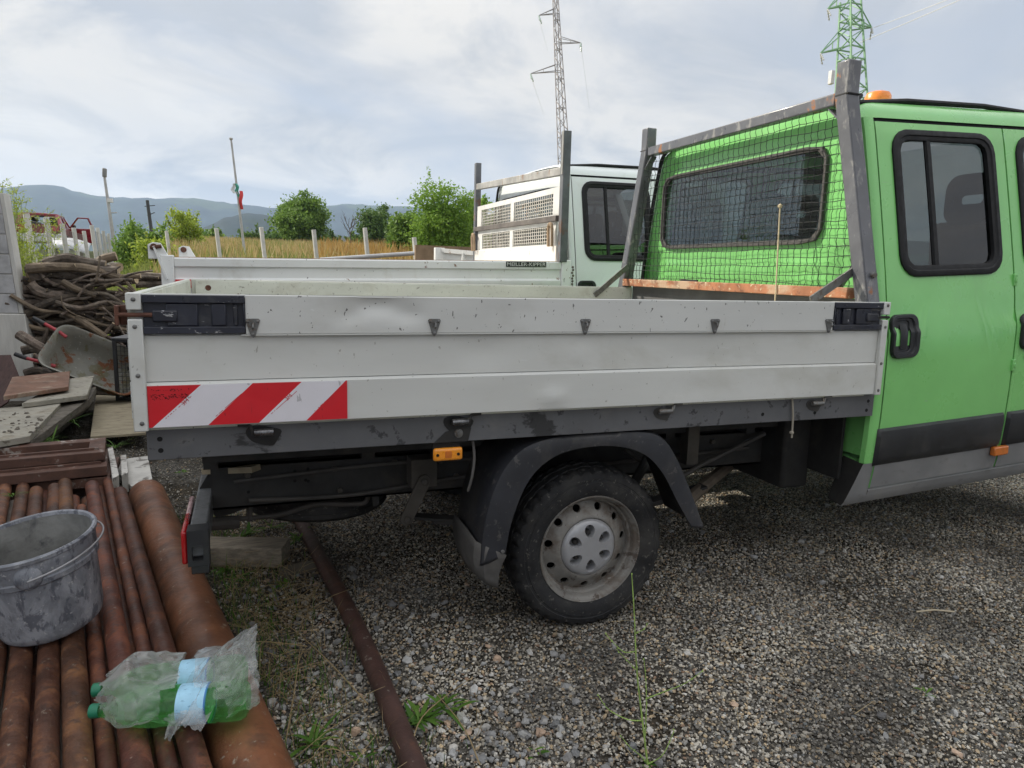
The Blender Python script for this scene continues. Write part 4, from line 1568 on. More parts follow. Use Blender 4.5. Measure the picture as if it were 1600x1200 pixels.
# ---- mudguard and flap
go = cm([(1.075, 0, 0.35), (1.085, 0, 0.50), (1.125, 0, 0.65), (1.195, 0, 0.755), (1.30, 0, 0.806), (1.50, 0, 0.819), (1.72, 0, 0.815), (1.815, 0, 0.785), (1.885, 0, 0.70), (1.96, 0, 0.56), (2.038, 0, 0.395)], 7)
gi = cm([(1.170, 0, 0.385), (1.195, 0, 0.52), (1.255, 0, 0.66), (1.345, 0, 0.738), (1.46, 0, 0.767), (1.60, 0, 0.766), (1.725, 0, 0.728), (1.815, 0, 0.648), (1.895, 0, 0.52), (1.972, 0, 0.405)], 7)
no = len(go)
gi2 = [gi[min(len(gi) - 1, round(i * (len(gi) - 1) / (no - 1)))] for i in range(no)]
rows = []
for i in range(no):
    o_, n_ = go[i], gi2[i]
    rows.append([(o_.x, 0.34, o_.z), (o_.x, 0.10, o_.z), (o_.x, 0.062, o_.z), (o_.x + (n_.x - o_.x) * 0.06, 0.043, o_.z + (n_.z - o_.z) * 0.06),
                 (o_.x + (n_.x - o_.x) * 0.35, 0.034, o_.z + (n_.z - o_.z) * 0.35), (n_.x, 0.036, n_.z), (n_.x, 0.050, n_.z)])
mg = MB()
mg.grid(lambda i, j: rows[int(i)][int(j)], list(range(no)), list(range(7)))
guard = mg.build('mudguard', DUSTYPL, truck, sharp=50)
sm = guard.modifiers.new('thick', 'SOLIDIFY')
sm.thickness = 0.004
mf = MB()
fl_top = [(1.06, 0.33, 0.455), (1.062, 0.18, 0.45), (1.064, 0.065, 0.44), (1.10, 0.036, 0.425), (1.175, 0.033, 0.385)]
fl_bot = [(1.075, 0.33, 0.30), (1.075, 0.18, 0.285), (1.078, 0.070, 0.30), (1.105, 0.046, 0.275), (1.150, 0.040, 0.258)]
mf.grid(lambda t, j: tuple(Vector(fl_top[int(j)]).lerp(Vector(fl_bot[int(j)]), t) + Vector((-0.012 * math.sin(t * 3.1), 0, 0))), lin(0, 1, 6), range(5))
flap = mf.build('mudflap', mat('dusty_flap', (0.085, 0.08, 0.075), 0.85, var=0.25, scale=6, layers=[((0.03, 0.03, 0.03), 8, 0.55, 0.75, 8, 0.6, (1, 1, 0.5))]), truck)
sm = flap.modifiers.new('thick', 'SOLIDIFY')
sm.thickness = 0.005
MB().lathe([(0, 0.026), (0.006, 0.027), (0.008, 0.031)], (1.16, 0.004, 0.40), 'y', 10).build('screw', STEEL, truck)
MB().bar((1.9, 0.30, 0.66), (1.95, 0.30, 0.86), 0.05, 0.006, (0, 1, 0)).build('guard_bracket', CHASSIS, truck)

# ---- chassis, axle, springs, tank, spare wheel
for y in (0.52, 1.50):
    c = MB()
    c.box(0.17, 4.8, y, y + 0.008, 0.49, 0.66)
    c.box(0.17, 4.8, y, y + 0.07, 0.652, 0.66)
    c.box(0.17, 4.8, y, y + 0.07, 0.49, 0.498)
    cr = c.build('chassis_rail', CHASSIS, truck)
    for hx, hz in ((0.47, 0.62), (0.52, 0.625), (0.47, 0.58), (0.51, 0.58), (0.52, 0.575), (0.30, 0.55)):
        MB().lathe([(0.0, y - 0.0012), (0.006, y - 0.0012), (0.0065, y + 0.0002)], (hx, 0, hz), 'y', 8).build('bolt_hole', HOLE, cr)
for x in (0.22, 1.0, 1.9, 2.7):
    MB().box(x, x + 0.06, 0.53, 1.50, 0.52, 0.64).build('crossmember', CHASSIS, truck)
for x in (0.15, 0.72, 1.0, 2.1, 2.55):
    MB().box(x, x + 0.05, 0.46, 1.60, 0.665, 0.822).build('deck_bearer', CHASSIS, truck)
for y in (0.42, 1.62):
    MB().box(0.15, 2.8, y, y + 0.06, 0.70, 0.82).build('deck_bearer', CHASSIS, truck)
    sp_ = MB()
    for k, (a, b_) in enumerate(((0.90, 2.32), (1.0, 2.2), (1.15, 2.0))):
        xs_ = lin(a, b_, 16)
        sp_.add([], [])
        zz = [0.425 - 0.075 * (1 - ((x - 1.6) / 0.72) ** 2) - 0.012 * k for x in xs_]
        for i in range(15):
            sp_.bar((xs_[i], y + 0.03, zz[i]), (xs_[i + 1], y + 0.03, zz[i + 1]), 0.06, 0.011)
    sp_.build('leaf_spring', CHASSIS, truck)
    sh = MB().bar((0.935, y - 0.012, 0.565), (0.885, y - 0.012, 0.430), 0.014, 0.05, (0, 1, 0))
    sh = MB()
    sh.prism([(0.955 + 0.026 * math.cos(t), 0.575 + 0.026 * math.sin(t)) for t in lin(R(-20), R(160), 8)] + [(0.885 + 0.026 * math.cos(t), 0.425 + 0.026 * math.sin(t)) for t in lin(R(160), R(340), 8)], 'y', y - 0.025, y - 0.012)
    for cx_, cz_ in ((0.955, 0.575), (0.885, 0.425)):
        sh.lathe([(0, -0.012), (0.012, -0.012), (0.014, -0.009), (0.014, 0.0)], (cx_, y - 0.024, cz_), 'y', 6)
    sh.box(0.905, 1.01, y - 0.010, y + 0.08, 0.545, 0.66)
    sh.build('spring_shackle', mat('dusty_steel', (0.075, 0.066, 0.055), 0.85, var=0.3), truck, bevel=0.002)
ax = MB().tube([(1.562, 0.26, 0.329), (1.562, 0.95, 0.329), (1.562, 1.2, 0.329), (1.562, 1.9, 0.329)], 0.05, 14)
ax.lathe([(0.0, -0.16), (0.09, -0.13), (0.14, -0.04), (0.15, 0.02), (0.12, 0.1), (0.0, 0.14)], (1.562, 1.07, 0.33), 'x', 20)
ax.build('rear_axle', CHASSIS, truck)
MB().box(2.05, 2.50, 0.62, 1.0, 0.50, 0.66).build('tool_box', CHASSIS, truck, bevel=0.02)
MB().box(2.70, 2.86, 0.36, 1.78, 0.40, 0.90).build('cab_underside', CHASSIS, truck, bevel=0.02)
MB().tube(cm([(2.9, 0.9, 0.42), (2.5, 0.62, 0.40), (2.25, 0.42, 0.40), (2.1, 0.30, 0.39)], 6), 0.03, 10).build('exhaust_pipe', mat('exhaust_steel', (0.16, 0.13, 0.10), 0.7, metal=0.4, var=0.3), truck)
MB().tube([(2.0, 1.0, 0.42), (2.55, 1.0, 0.42)], 0.09, 14).build('silencer', CHASSIS, truck)
spare = MB()
spare.lathe([(0.205, 0.03), (0.22, 0.006), (0.26, 0), (0.30, 0.012), (0.322, 0.03), (0.323, 0.05), (0.318, 0.052), (0.318, 0.06), (0.325, 0.062), (0.325, 0.125), (0.318, 0.127), (0.318, 0.135), (0.323, 0.137), (0.322, 0.16), (0.30, 0.178), (0.26, 0.19), (0.22, 0.184), (0.205, 0.16)],
            (0, 0, 0), 'z', 64)
spx = Matrix.Translation((0.585, 1.00, 0.325)) @ Matrix.Rotation(R(2), 4, 'Y')
sw = spare.build('spare_wheel', RUBBER, truck, xf=spx)
MB().lathe([(0.208, 0.03), (0.195, 0.05), (0.19, 0.09), (0.02, 0.10), (0.0, 0.10)], (0, 0, 0), 'z', 40).build('rim', RIM, sw, xf=spx)
cr = MB().tube(cm([(0.165, 0.62, 0.415), (0.30, 0.62, 0.412), (0.42, 0.62, 0.415), (0.55, 0.63, 0.44), (0.70, 0.63, 0.428), (0.76, 0.62, 0.44), (0.775, 0.61, 0.52)], 6), 0.010, 8)
cr.tube([(0.30, 0.62, 0.40), (0.30, 0.62, 0.66)], 0.012, 8)
cr.tube([(0.10, 0.60, 0.41), (0.26, 0.62, 0.40)], 0.026, 10)
cr.build('spare_wheel_carrier', mat('carrier_steel', (0.07, 0.062, 0.055), 0.8, var=0.3), truck)
MB().prism([(0.70, 0.66), (0.79, 0.66), (0.79, 0.55), (0.80, 0.45), (0.775, 0.44), (0.765, 0.53)], 'y', 0.535, 0.55).build('carrier_bracket', CHASSIS, truck)

for k, pts in enumerate(([(0.25, 0.505, 0.60), (0.9, 0.50, 0.63), (1.35, 0.49, 0.60), (1.5, 0.45, 0.45), (1.55, 0.40, 0.36)], [(0.3, 0.51, 0.52), (0.7, 0.505, 0.51), (1.2, 0.505, 0.55), (1.9, 0.50, 0.56), (2.6, 0.50, 0.58)], [(1.9, 0.48, 0.62), (2.1, 0.40, 0.50), (2.3, 0.42, 0.55), (2.65, 0.45, 0.66)])):
    MB().tube(cm(pts, 6), 0.007 + 0.002 * k, 8).build('brake_hose', mat('hose_grey', (0.055, 0.05, 0.045), 0.7, var=0.3), truck)
for x, z in ((0.30, 0.62), (0.62, 0.62), (0.64, 0.53), (0.86, 0.63), (1.05, 0.62), (1.12, 0.55), (2.0, 0.62), (2.2, 0.55), (2.4, 0.62)):
    MB().lathe([(0, 0.505), (0.011, 0.505), (0.0125, 0.509), (0.0125, 0.52)], (x, 0, z), 'y', 6).build('frame_bolt', mat('dusty_steel', (0.075, 0.066, 0.055)), truck)
MB().tube(cm([(1.75, 0.36, 0.34), (1.9, 0.38, 0.50), (2.0, 0.40, 0.66)], 5), 0.022, 10).build('shock_absorber', CHASSIS, truck)
MB().box(2.18, 2.24, 0.40, 0.46, 0.55, 0.80).build('bearer_bracket', mat('dusty_steel', (0.075, 0.066, 0.055)), truck)

# ---- rear crossbar with lamps
bb = MB().box(0.118, 0.172, 0.16, 1.95, 0.455, 0.553)
bumper = bb.build('rear_crossbar', BUMPERM, truck, bevel=0.006)
ec = holed([(0.113, 0.435), (0.178, 0.435), (0.178, 0.556), (0.113, 0.556)], rrect(0.126, 0.160, 0.452, 0.505, 0.008), lambda a, b: (a, 0.13, b), rings=2, n=40, reveal=lambda a, b: (a, 0.165, b))
ec.box(0.1135, 0.1775, 0.166, 0.195, 0.4355, 0.5555)
ec.grid(lambda y, i: ([0.113, 0.178, 0.178, 0.113, 0.113][int(i)], y, [0.435, 0.435, 0.556, 0.556, 0.435][int(i)]), [0.13, 0.166], range(5))
ec.build('end_cap', BLACKPL, bumper)
MB().box(0.122, 0.176, 0.135, 0.24, 0.405, 0.434).build('end_cap', BLACKPL, bumper, bevel=0.004)
MB().box(0.095, 0.1125, 0.14, 0.33, 0.440, 0.552).build('tail_lamp', REDLENS, bumper, bevel=0.006)
MB().box(0.095, 0.1125, 0.333, 0.53, 0.442, 0.55).build('tail_lamp', PINKLENS, bumper, bevel=0.006)
MB().box(0.095, 0.1125, 1.56, 1.93, 0.442, 0.55).build('tail_lamp', REDLENS, bumper, bevel=0.006)
MB().prism([(0.12, 0.545), (0.19, 0.665), (0.36, 0.665), (0.36, 0.48), (0.19, 0.43), (0.18, 0.43)], 'y', 0.60, 0.612).build('crossbar_bracket', CHASSIS, bumper)
pk = MB().bar((0.15, 0.62, 0.62), (0.33, 0.47, 0.655), 0.05, 0.022)
pk.build('wooden_wedge', mat('pale_wood', (0.30, 0.25, 0.17), 0.8, var=0.2, scale=20), bumper)
# side marker lamp with bracket
mb_ = MB().prism([(0.90, 0.824), (1.02, 0.824), (1.03, 0.87), (0.985, 0.872), (0.94, 0.86)], 'y', 0.0262, 0.0295)
mb_.box(0.90, 0.995, 0.045, 0.052, 0.78, 0.826)
mk = mb_.build('lamp_bracket', CHASSIS, truck)
lamp = MB().box(0.898, 1.002, 0.026, 0.045, 0.757, 0.803).build('marker_lamp', AMBER, truck, bevel=0.010, seg=3)
for x in (0.912, 0.985):
    MB().lathe([(0, 0.0235), (0.005, 0.0235), (0.0055, 0.0265)], (x, 0, 0.780), 'y', 10).build('screw', HOLE, lamp)
MB().prism(rrect(0.938, 0.962, 0.768, 0.792, 0.004, 3), 'y', 0.0245, 0.0262).build('reflector', DARKAMBER, lamp)
MB().tube(cm([(1.045, 0.06, 0.83), (1.05, 0.05, 0.76), (1.045, 0.05, 0.70), (1.04, 0.06, 0.66), (1.035, 0.07, 0.63)], 5), 0.005, 6).build('cable', mat('cable_grey', (0.10, 0.095, 0.09), 0.7), truck)

# roof beacon
bcp = at(1372, 152, 'y', 0.75)
bc = MB()
bc.lathe([(0.0, 0.085), (0.03, 0.084), (0.055, 0.075), (0.064, 0.058), (0.066, 0.03), (0.066, 0.0)], (bcp.x, bcp.y, bcp.z - 0.055), 'z', 32)
bcn = bc.build('beacon', ORANGE, truck)
MB().lathe([(0.066, 0.03), (0.072, 0.0), (0.072, -0.10), (0.0, -0.10)], (bcp.x, bcp.y, bcp.z - 0.055), 'z', 24).build('beacon_base', BLACKPL, bcn)

# cords hanging on the bed
cp = [at(1219, 322, 'x', 2.745), at(1216, 380, 'x', 2.742), at(1213, 440, 'x', 2.73), at(1211, 470, 'x', 2.728)]
cd = MB().tube(cm(cp, 6), 0.0038, 6)
cd.lathe([(0.0, -0.012), (0.010, -0.006), (0.011, 0.004), (0.0, 0.013)], cp[0], 'z', 8)
tag(cd.build('hanging_cord', CORDM, None, tuple(cp[-1])), 'pale cord tied to the wire mesh of the green truck headboard', 'cord')
cp = [at(1238, 624, 'y', 0.022), at(1239, 650, 'y', 0.020), at(1237, 684, 'y', 0.022)]
cd = MB().tube(cm(cp, 5), 0.0042, 6)
cd.lathe([(0.0, -0.008), (0.009, -0.003), (0.009, 0.004), (0.0, 0.009)], at(1237, 676, 'y', 0.022), 'z', 8)
tag(cd.build('hanging_cord', mat('grey_cord', (0.30, 0.27, 0.22), 0.9, var=0.2), None, tuple(cp[-1])), 'short knotted grey cord hanging below the grey side board', 'cord')

# ------------------------------------------------------------------ white tipper truck behind
wtruck = thing('tipper_truck', (1.3, 4.0, 0.0), 'white crew cab tipper truck parked behind the green truck', 'truck')
WP = Matrix(((1, 0, 0, -0.10), (0, 1, 0, 2.93), (0.018, 0, 1, 0.085 - 0.018 * 2.9), (0, 0, 0, 1)))
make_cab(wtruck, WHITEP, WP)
WB = Matrix(((1, 0, 0, 0), (0, 1, 0, 0), (0.018, 0, 1, 0.0), (0, 0, 0, 1)))
ws_ = MB()
prof = [(1.05, 2.862), (1.05, 2.85), (1.09, 2.848), (1.10, 2.860), (1.25, 2.860), (1.27, 2.850), (1.295, 2.850), (1.31, 2.866), (1.375, 2.866), (1.385, 2.848), (1.432, 2.846), (1.441, 2.852), (1.441, 2.89), (1.05, 2.89)]
ws_.grid(lambda x, i: (x, prof[int(i)][1] + (0.003 * math.sin(x * 7) if 3 <= i <= 8 else 0), prof[int(i)][0]), lin(-0.12, 2.62, 50), range(len(prof)))
wside = ws_.build('side_board', WHITEBED, wtruck, xf=WB, sharp=30)
MB().box(-0.12, 2.62, 2.853, 2.888, 1.4412, 1.4445).build('rusty_top_edge', RUSTBEAM, wside, xf=WB)
MB().box(-0.20, -0.122, 2.842, 2.90, 1.02, 1.455).build('corner_post', WHITEBED, wtruck, bevel=0.006, xf=WB)
MB().box(2.622, 2.70, 2.842, 2.90, 1.02, 1.455).build('corner_post', WHITEBED, wtruck, bevel=0.006, xf=WB)
MB().box(-0.118, 0.02, 2.838, 2.8475, 1.245, 1.30).build('reflective_stripe', REDREF, wside, xf=WB)
hgm = WHITEBED
for x0 in (-0.27, -0.165):
    hg = MB().prism([(x0, 1.43), (x0, 1.52), (x0 + 0.03, 1.535), (x0 + 0.075, 1.53), (x0 + 0.115, 1.455), (x0 + 0.12, 1.43)], 'y', 2.85 + (0.0 if x0 < -0.2 else 0.9), 2.87 + (0.0 if x0 < -0.2 else 0.9))
    ho_ = hg.build('tailgate_bracket', WHITEBED, wtruck, bevel=0.003, xf=WB)
    MB().lathe([(0, -0.014), (0.020, -0.014), (0.022, 0)], (x0 + 0.035, 2.85 + (0.0 if x0 < -0.2 else 0.9), 1.505), 'y', 12).build('pivot_pin', RUST, ho_, xf=WB)
MB().bar((-0.235, 2.843, 1.51), (-0.165, 2.843, 1.30), 0.012, 0.028, (0, 1, 0)).build('tailgate_lever', WHITEBED, wtruck, xf=WB)
MB().tube([(-0.255, 2.84, 1.50), (-0.19, 2.84, 1.51)], 0.012, 8).build('pivot_pin', RUST, wtruck, xf=WB)
MB().box(-0.20, 2.66, 2.92, 5.08, 1.02, 1.06).build('bed_floor', WHITEBED, wtruck, xf=WB)
MB().box(-0.15, 2.62, 5.05, 5.09, 1.05, 1.44).build('side_board', WHITEBED, wtruck, bevel=0.004, xf=WB)
MB().box(-0.20, -0.165, 2.92, 5.05, 1.05, 1.42).build('tailgate', WHITEBED, wtruck, bevel=0.004, xf=WB)
MB().box(2.60, 2.63, 2.92, 5.06, 1.06, 1.565).build('front_wall', mat('rusted_white_steel', (0.72, 0.68, 0.62), 0.6, var=0.08, scale=4, layers=[((0.26, 0.11, 0.05), 22, 0.68, 0.75, 10, 0.9, (1, 1, 1), 0.9), ((0.50, 0.34, 0.20), 8, 0.64, 0.78, 8, 0.5, (1, 1, 1))]), wtruck, bevel=0.005, xf=WB)
GALV = mat('galvanised_rack', (0.34, 0.33, 0.31), 0.55, metal=0.2, var=0.25, scale=7, layers=[((0.22, 0.11, 0.05), 9, 0.60, 0.68, 9, 0.7, (1, 1, 0.6), 0.9)])
DGALV = mat('dark_galvanised_rack', (0.115, 0.12, 0.13), 0.5, metal=0.2, var=0.25, scale=7, layers=[((0.16, 0.08, 0.04), 9, 0.62, 0.7, 9, 0.7, (1, 1, 0.6), 0.9)])
MB().box(2.60, 2.66, 2.83, 2.89, 1.44, 2.42).build('headboard_post', DGALV, wtruck, bevel=0.004, xf=WB)
MB().box(2.594, 2.602, 2.835, 2.86, 2.10, 2.419).build('headboard_strip', GALV, wtruck, xf=WB)
MB().box(2.60, 2.66, 5.06, 5.12, 1.44, 2.47).build('headboard_post', DGALV, wtruck, bevel=0.004, xf=WB)
MB().bar((2.63, 2.89, 2.13), (2.63, 5.06, 2.225), 0.05, 0.06).build('headboard_rail', GALV, wtruck, bevel=0.004, xf=WB)
MB().bar((2.60, 2.90, 1.775), (2.60, 5.06, 1.785), 0.04, 0.045).build('headboard_rail', mat('dark_rail', (0.10, 0.085, 0.075), 0.7, var=0.3), wtruck, bevel=0.004, xf=WB)


def rack_mesh(z0, z1, y0, y1, pitch_y, pitch_z, xx):
    fr_ = MB()
    for za, zb in ((z0, z0 + 0.02), (z1 - 0.045, z1)):
        fr_.box(xx - 0.005, xx + 0.005, y0, y1, za, zb)
    for ya, yb in ((y0, y0 + 0.14), (y1 - 0.14, y1), ((y0 + y1) / 2 - 0.04, (y0 + y1) / 2 + 0.04)):
        fr_.box(xx - 0.0065, xx + 0.004, ya, yb, z0 + 0.02, z1 - 0.045)
    fo = fr_.build('mesh_frame', mat('rack_pale_steel', (0.62, 0.61, 0.58), 0.6, var=0.1, layers=[((0.40, 0.22, 0.11), 10, 0.70, 0.80, 8, 0.6, (1, 1, 1))]), wtruck, xf=WB)
    w_ = MB()
    y = y0 + 0.14
    while y < y1 - 0.13:
        w_.box(xx - 0.002, xx + 0.002, y, y + 0.0075, z0 + 0.02, z1 - 0.045)
        y += pitch_y
    z = z0 + 0.04
    while z < z1 - 0.05:
        w_.box(xx + 0.0021, xx + 0.006, y0 + 0.12, y1 - 0.12, z, z + 0.0065)
        z += pitch_z
    w_.build('wire_mesh', mat('rack_wire', (0.52, 0.49, 0.44), 0.7, var=0.15, layers=[((0.36, 0.20, 0.09), 6, 0.64, 0.78, 8, 0.6, (1, 1, 1))]), wtruck, xf=WB)


rack_mesh(1.79, 2.02, 2.91, 5.05, 0.045, 0.028, 2.625)
rack_mesh(1.56, 1.77, 2.95, 4.98, 0.045, 0.028, 2.615)
for y in (2.93, 4.98):
    MB().tube(cm([(2.57, y, 1.56), (2.565, y, 1.70), (2.565, y + 0.035, 1.735), (2.565, y + 0.07, 1.70), (2.57, y + 0.07, 1.56)], 6), 0.014, 8).build('lashing_loop', mat('pale_rust', (0.35, 0.25, 0.16), 0.85, var=0.3), wtruck, xf=WB)
MB().box(2.64, 2.70, 5.10, 5.17, 1.45, 1.93).build('side_stake', WHITEBED, wtruck, bevel=0.008, xf=WB)
ch = MB()
for k in range(9):
    ch.lathe([(0.0, -0.012), (0.010, -0.004), (0.010, 0.004), (0.0, 0.012)], (2.725 + 0.006 * (k % 2), 2.86 + 0.004 * (k % 3), 1.40 - 0.022 * k), 'z', 6)
ch.build('chain', mat('chain_rust', (0.14, 0.12, 0.09), 0.7, var=0.4), wtruck, xf=WB)
# maker's plate
pl = MB().box(2.16, 2.49, 2.8425, 2.8455, 1.398, 1.438).build('maker_plate', mat('plate_black', (0.02, 0.025, 0.02), 0.5, var=0.2), wside, xf=WB)
tx = text_mesh('MEILLER-KIPPER', 0.0385)
w_ = max(p[0] for p in tx.v) - min(p[0] for p in tx.v)
tx.v = [(2.325 + p[0] * 0.315 / w_, 2.8415, 1.4175 + p[1]) for p in tx.v]
tx.build('plate_lettering', mat('plate_white', (0.62, 0.64, 0.60), 0.6, var=0.3, scale=40), wside, recalc=False, sharp=0, xf=WB)
# running gear
for y in (3.42, 4.50):
    MB().box(-0.1, 4.6, y, y + 0.07, 0.55, 0.72).build('chassis_rail', CHASSIS, wtruck)
MB().box(-0.1, 2.6, 3.2, 4.8, 0.73, 1.0).build('tipper_frame', CHASSIS, wtruck)
wsrc = [o for o in truck.children if o.name.startswith('wheel')][:1][0]
for x, y, fl in ((1.25, 3.0, False), (1.25, 5.0, True), (4.9, 3.06, False), (4.9, 4.95, True)):
    w2 = copy_tree(wsrc, wtruck)
    off = Vector((x - 1.562, y - 0.107, 0)) + Vector(truck.location) - Vector(wtruck.location)
    w2.location = off
    if fl:
        c0 = Vector((1.562, 0.107, 0.329)) - Vector(truck.location)
        # turn the copy about its own hub
        w2.matrix_local = Matrix.Translation(off) @ Matrix.Translation(c0) @ Matrix.Rotation(math.pi, 4, 'Z') @ Matrix.Translation(-c0)

# ------------------------------------------------------------------ white ribbed bed further back
bed3 = thing('dropside_trailer', (3.4, 6.6, 0), 'white ribbed dropside bed standing behind the headboard of the white truck', 'trailer')
w3 = mat('white_old_paint', (0.78, 0.78, 0.75), 0.55, var=0.05, layers=[((0.30, 0.15, 0.08), 8, 0.64, 0.72, 8, 0.7, (1, 1, 1))])
pA, pB = at(688, 391, 'y', 6.4), at(742, 404, 'y', 5.6)
MB().bar(pA, (pB.x + 1.5, pB.y - 1.6, pB.z - 0.08), 0.04, 0.05).build('top_rail', w3, bed3)
d3 = (Vector((pB.x + 1.5, pB.y - 1.6, pB.z - 0.08)) - pA)
for k in range(8):
    q = pA + d3 * (k / 8.0)
    MB().box(q.x - 0.02, q.x + 0.02, q.y - 0.02, q.y + 0.03, 0.9, q.z).build('rib', w3, bed3)
MB().bar(pA - Vector((0, 0, 0.30)) + Vector((0, 0.03, 0)), pA - Vector((0, 0, 0.30)) + d3 + Vector((0, 0.03, 0)), 0.02, 0.54).build('panel', w3, bed3)
cp_ = MB().box(pA.x - 0.07, pA.x + 0.05, pA.y - 0.03, pA.y + 0.05, 0.9, pA.z + 0.03)
cp_.build('corner_post', w3, bed3, bevel=0.006)
MB().box(pA.x, pA.x + 2.5, pA.y + 1.4, pA.y + 1.46, 1.2, pA.z + 0.10).build('far_panel', mat('brown_board', (0.25, 0.17, 0.10), 0.8, var=0.2), bed3)
MB().box(pA.x + 0.1, pA.x + 2.4, pA.y + 0.1, pA.y + 1.3, 0.75, 0.9).build('floor', CHASSIS, bed3)
for dx in (0.3, 1.9):
    for dy in (0.1, 1.3):
        MB().box(pA.x + dx, pA.x + dx + 0.1, pA.y + dy, pA.y + dy + 0.1, 0, 0.76).build('leg', CHASSIS, bed3)

# ------------------------------------------------------------------ rusty pipes
PIPEM = mat('rusty_pipe', (0.098, 0.039, 0.023), 0.58, metal=0.0, var=0.45, scale=9, spec=0.4, rnd=0.28, hue=0.012,
            layers=[((0.195, 0.077, 0.035), 9, 0.47, 0.62, 10, 0.85, (1, 1, 1), 0.8),
                    ((0.045, 0.025, 0.020), 18, 0.56, 0.68, 8, 0.7, (1, 1, 1), 0.5),
                    ((0.30, 0.24, 0.19), 45, 0.69, 0.73, 5, 0.6, (1, 1, 1), 0.8)], bump=0.3, bscale=70)
BIGM = mat('big_rusty_pipe', (0.155, 0.062, 0.030), 0.52, metal=0.0, var=0.45, scale=5, spec=0.45,
           layers=[((0.27, 0.165, 0.10), 4, 0.60, 0.74, 4, 0.45, (0.35, 1.6, 0.35), 0.7), ((0.24, 0.105, 0.045), 4, 0.52, 0.7, 10, 0.7, (1, 1, 1), 0.75), ((0.055, 0.032, 0.024), 9, 0.56, 0.72, 9, 0.6, (1, 1, 1)),
                   ((0.32, 0.27, 0.21), 30, 0.67, 0.72, 6, 0.7, (1, 1, 1), 0.85)], bump=0.2, bscale=50)
SLOPE = -0.216


def pipe(s0, z, r, yf, yn, label, m=PIPEM, ds=0.0, bow=0.0, name='pipe', hollow=True, n=24, group=None, xo=0.0):
    """pipe lying roughly along y: s0 is its x at y = 0"""
    pts = []
    for i in range(9):
        t = i / 8
        y = yf + (yn - yf) * t
        pts.append(Vector((s0 + (SLOPE + ds) * y, y, z + bow * math.sin(math.pi * t))))
    mb = MB().tube(pts, r, n, cap=False)
    d = (pts[1] - pts[0]).normalized()
    for e, dd in ((pts[0], d), (pts[-1], -d)):
        mb.tube([e - dd * 0.0005, e + dd * 0.0002, e + dd * 0.25], [r, r * 0.86, r * 0.84], n, cap=False)
        mb.lathe([(0.0, 0), (r * 0.84, 0)], e + dd * 0.2, 'y', n)
    o = mb.build(name, m, None, (s0, 0, 0))
    return tag(o, label, 'pipe', group)


TOPROW = [  # x at y=0, centre height, radius, far end y, label
    (-0.540, 0.172, 0.030, 2.03, 'thin rusty pipe in the top row at the far left of the stack'),
    (-0.474, 0.176, 0.032, 2.26, 'rusty pipe second from the left in the top row, its end sticking out far'),
    (-0.408, 0.174, 0.030, 2.14, 'rusty pipe third from the left in the top row, under the bucket'),
    (-0.338, 0.172, 0.032, 2.05, 'rusty pipe fourth from the left in the top row, under the bucket'),
    (-0.264, 0.174, 0.031, 2.08, 'rusty pipe fifth from the left in the top row, under the right of the bucket'),
    (-0.196, 0.177, 0.034, 2.15, 'rusty pipe just right of the bucket, reaching the window frames'),
    (-0.070, 0.174, 0.034, 2.07, 'thick rusty pipe under the bottle caps, right of the bucket'),
    (0.058, 0.172, 0.031, 1.92, 'dark rusty pipe lying right beside the big pipe'),
]
for k, (s0, z, r, yf, lb) in enumerate(TOPROW):
    pipe(s0, z, r, yf, -1.9 - 0.1 * (k % 3), lb, ds=random.uniform(-0.006, 0.006))
pipe(-0.134, 0.152, 0.024, 1.75, -1.9, 'thin rusty pipe sunk between two thicker pipes right of the bucket')
pipe(0.000, 0.160, 0.0225, 2.22, -1.9, 'thin rusty pipe between the bottles and the dark pipe', ds=0.004)
for k, s0 in enumerate((-0.505, -0.441, -0.373, -0.301, -0.230, -0.165, -0.102, -0.035, 0.030)):
    pipe(s0, 0.112, 0.029, random.uniform(1.95, 2.3), -1.8, 'rusty pipe in the lower row, seen only in gaps between the upper pipes', group='lower row of rusty pipes',
         m=mat('grey_rusty_pipe', (0.20, 0.165, 0.14), 0.65, var=0.3, scale=6, rnd=0.3) if k in (1, 2, 4) else PIPEM)
big = pipe(0.195, 0.098, 0.094, 2.06, -1.9, 'big rusty pipe with lighter bands at the right edge of the stack', m=BIGM, n=48, name='large_pipe')
for y in (1.6, 0.3, -1.2):
    tag(MB().box(-0.62 + SLOPE * y, 0.10 + SLOPE * y, y - 0.05, y + 0.05, -0.005, 0.082).build('bearer', mat('bearer_wood', (0.10, 0.08, 0.06), 0.9, var=0.3), None, (SLOPE * y, y, 0), bevel=0.004),
        'weathered timber bearer under the stack of rusty pipes', 'timber', 'bearers under the pipes')
lp = cm([(0.535, 1.78, 0.03), (0.60, 1.1, 0.032), (0.655, 0.55, 0.034), (0.69, 0.1, 0.034), (0.712, -0.4, 0.034), (0.728, -1.1, 0.034)], 6)
lpm = MB().tube(lp, 0.034, 20, cap=True)
tag(lpm.build('pipe', mat('dark_rusty_pipe', (0.060, 0.030, 0.024), 0.65, var=0.35, scale=6, layers=[((0.13, 0.055, 0.030), 8, 0.52, 0.72, 9, 0.7, (1, 1, 1)), ((0.24, 0.21, 0.18), 30, 0.68, 0.73, 5, 0.6, (1, 1, 1))], bump=0.25, bscale=60), None, (0.65, 0.5, 0)),
    'single dark rusty pipe lying on the gravel by itself', 'pipe')
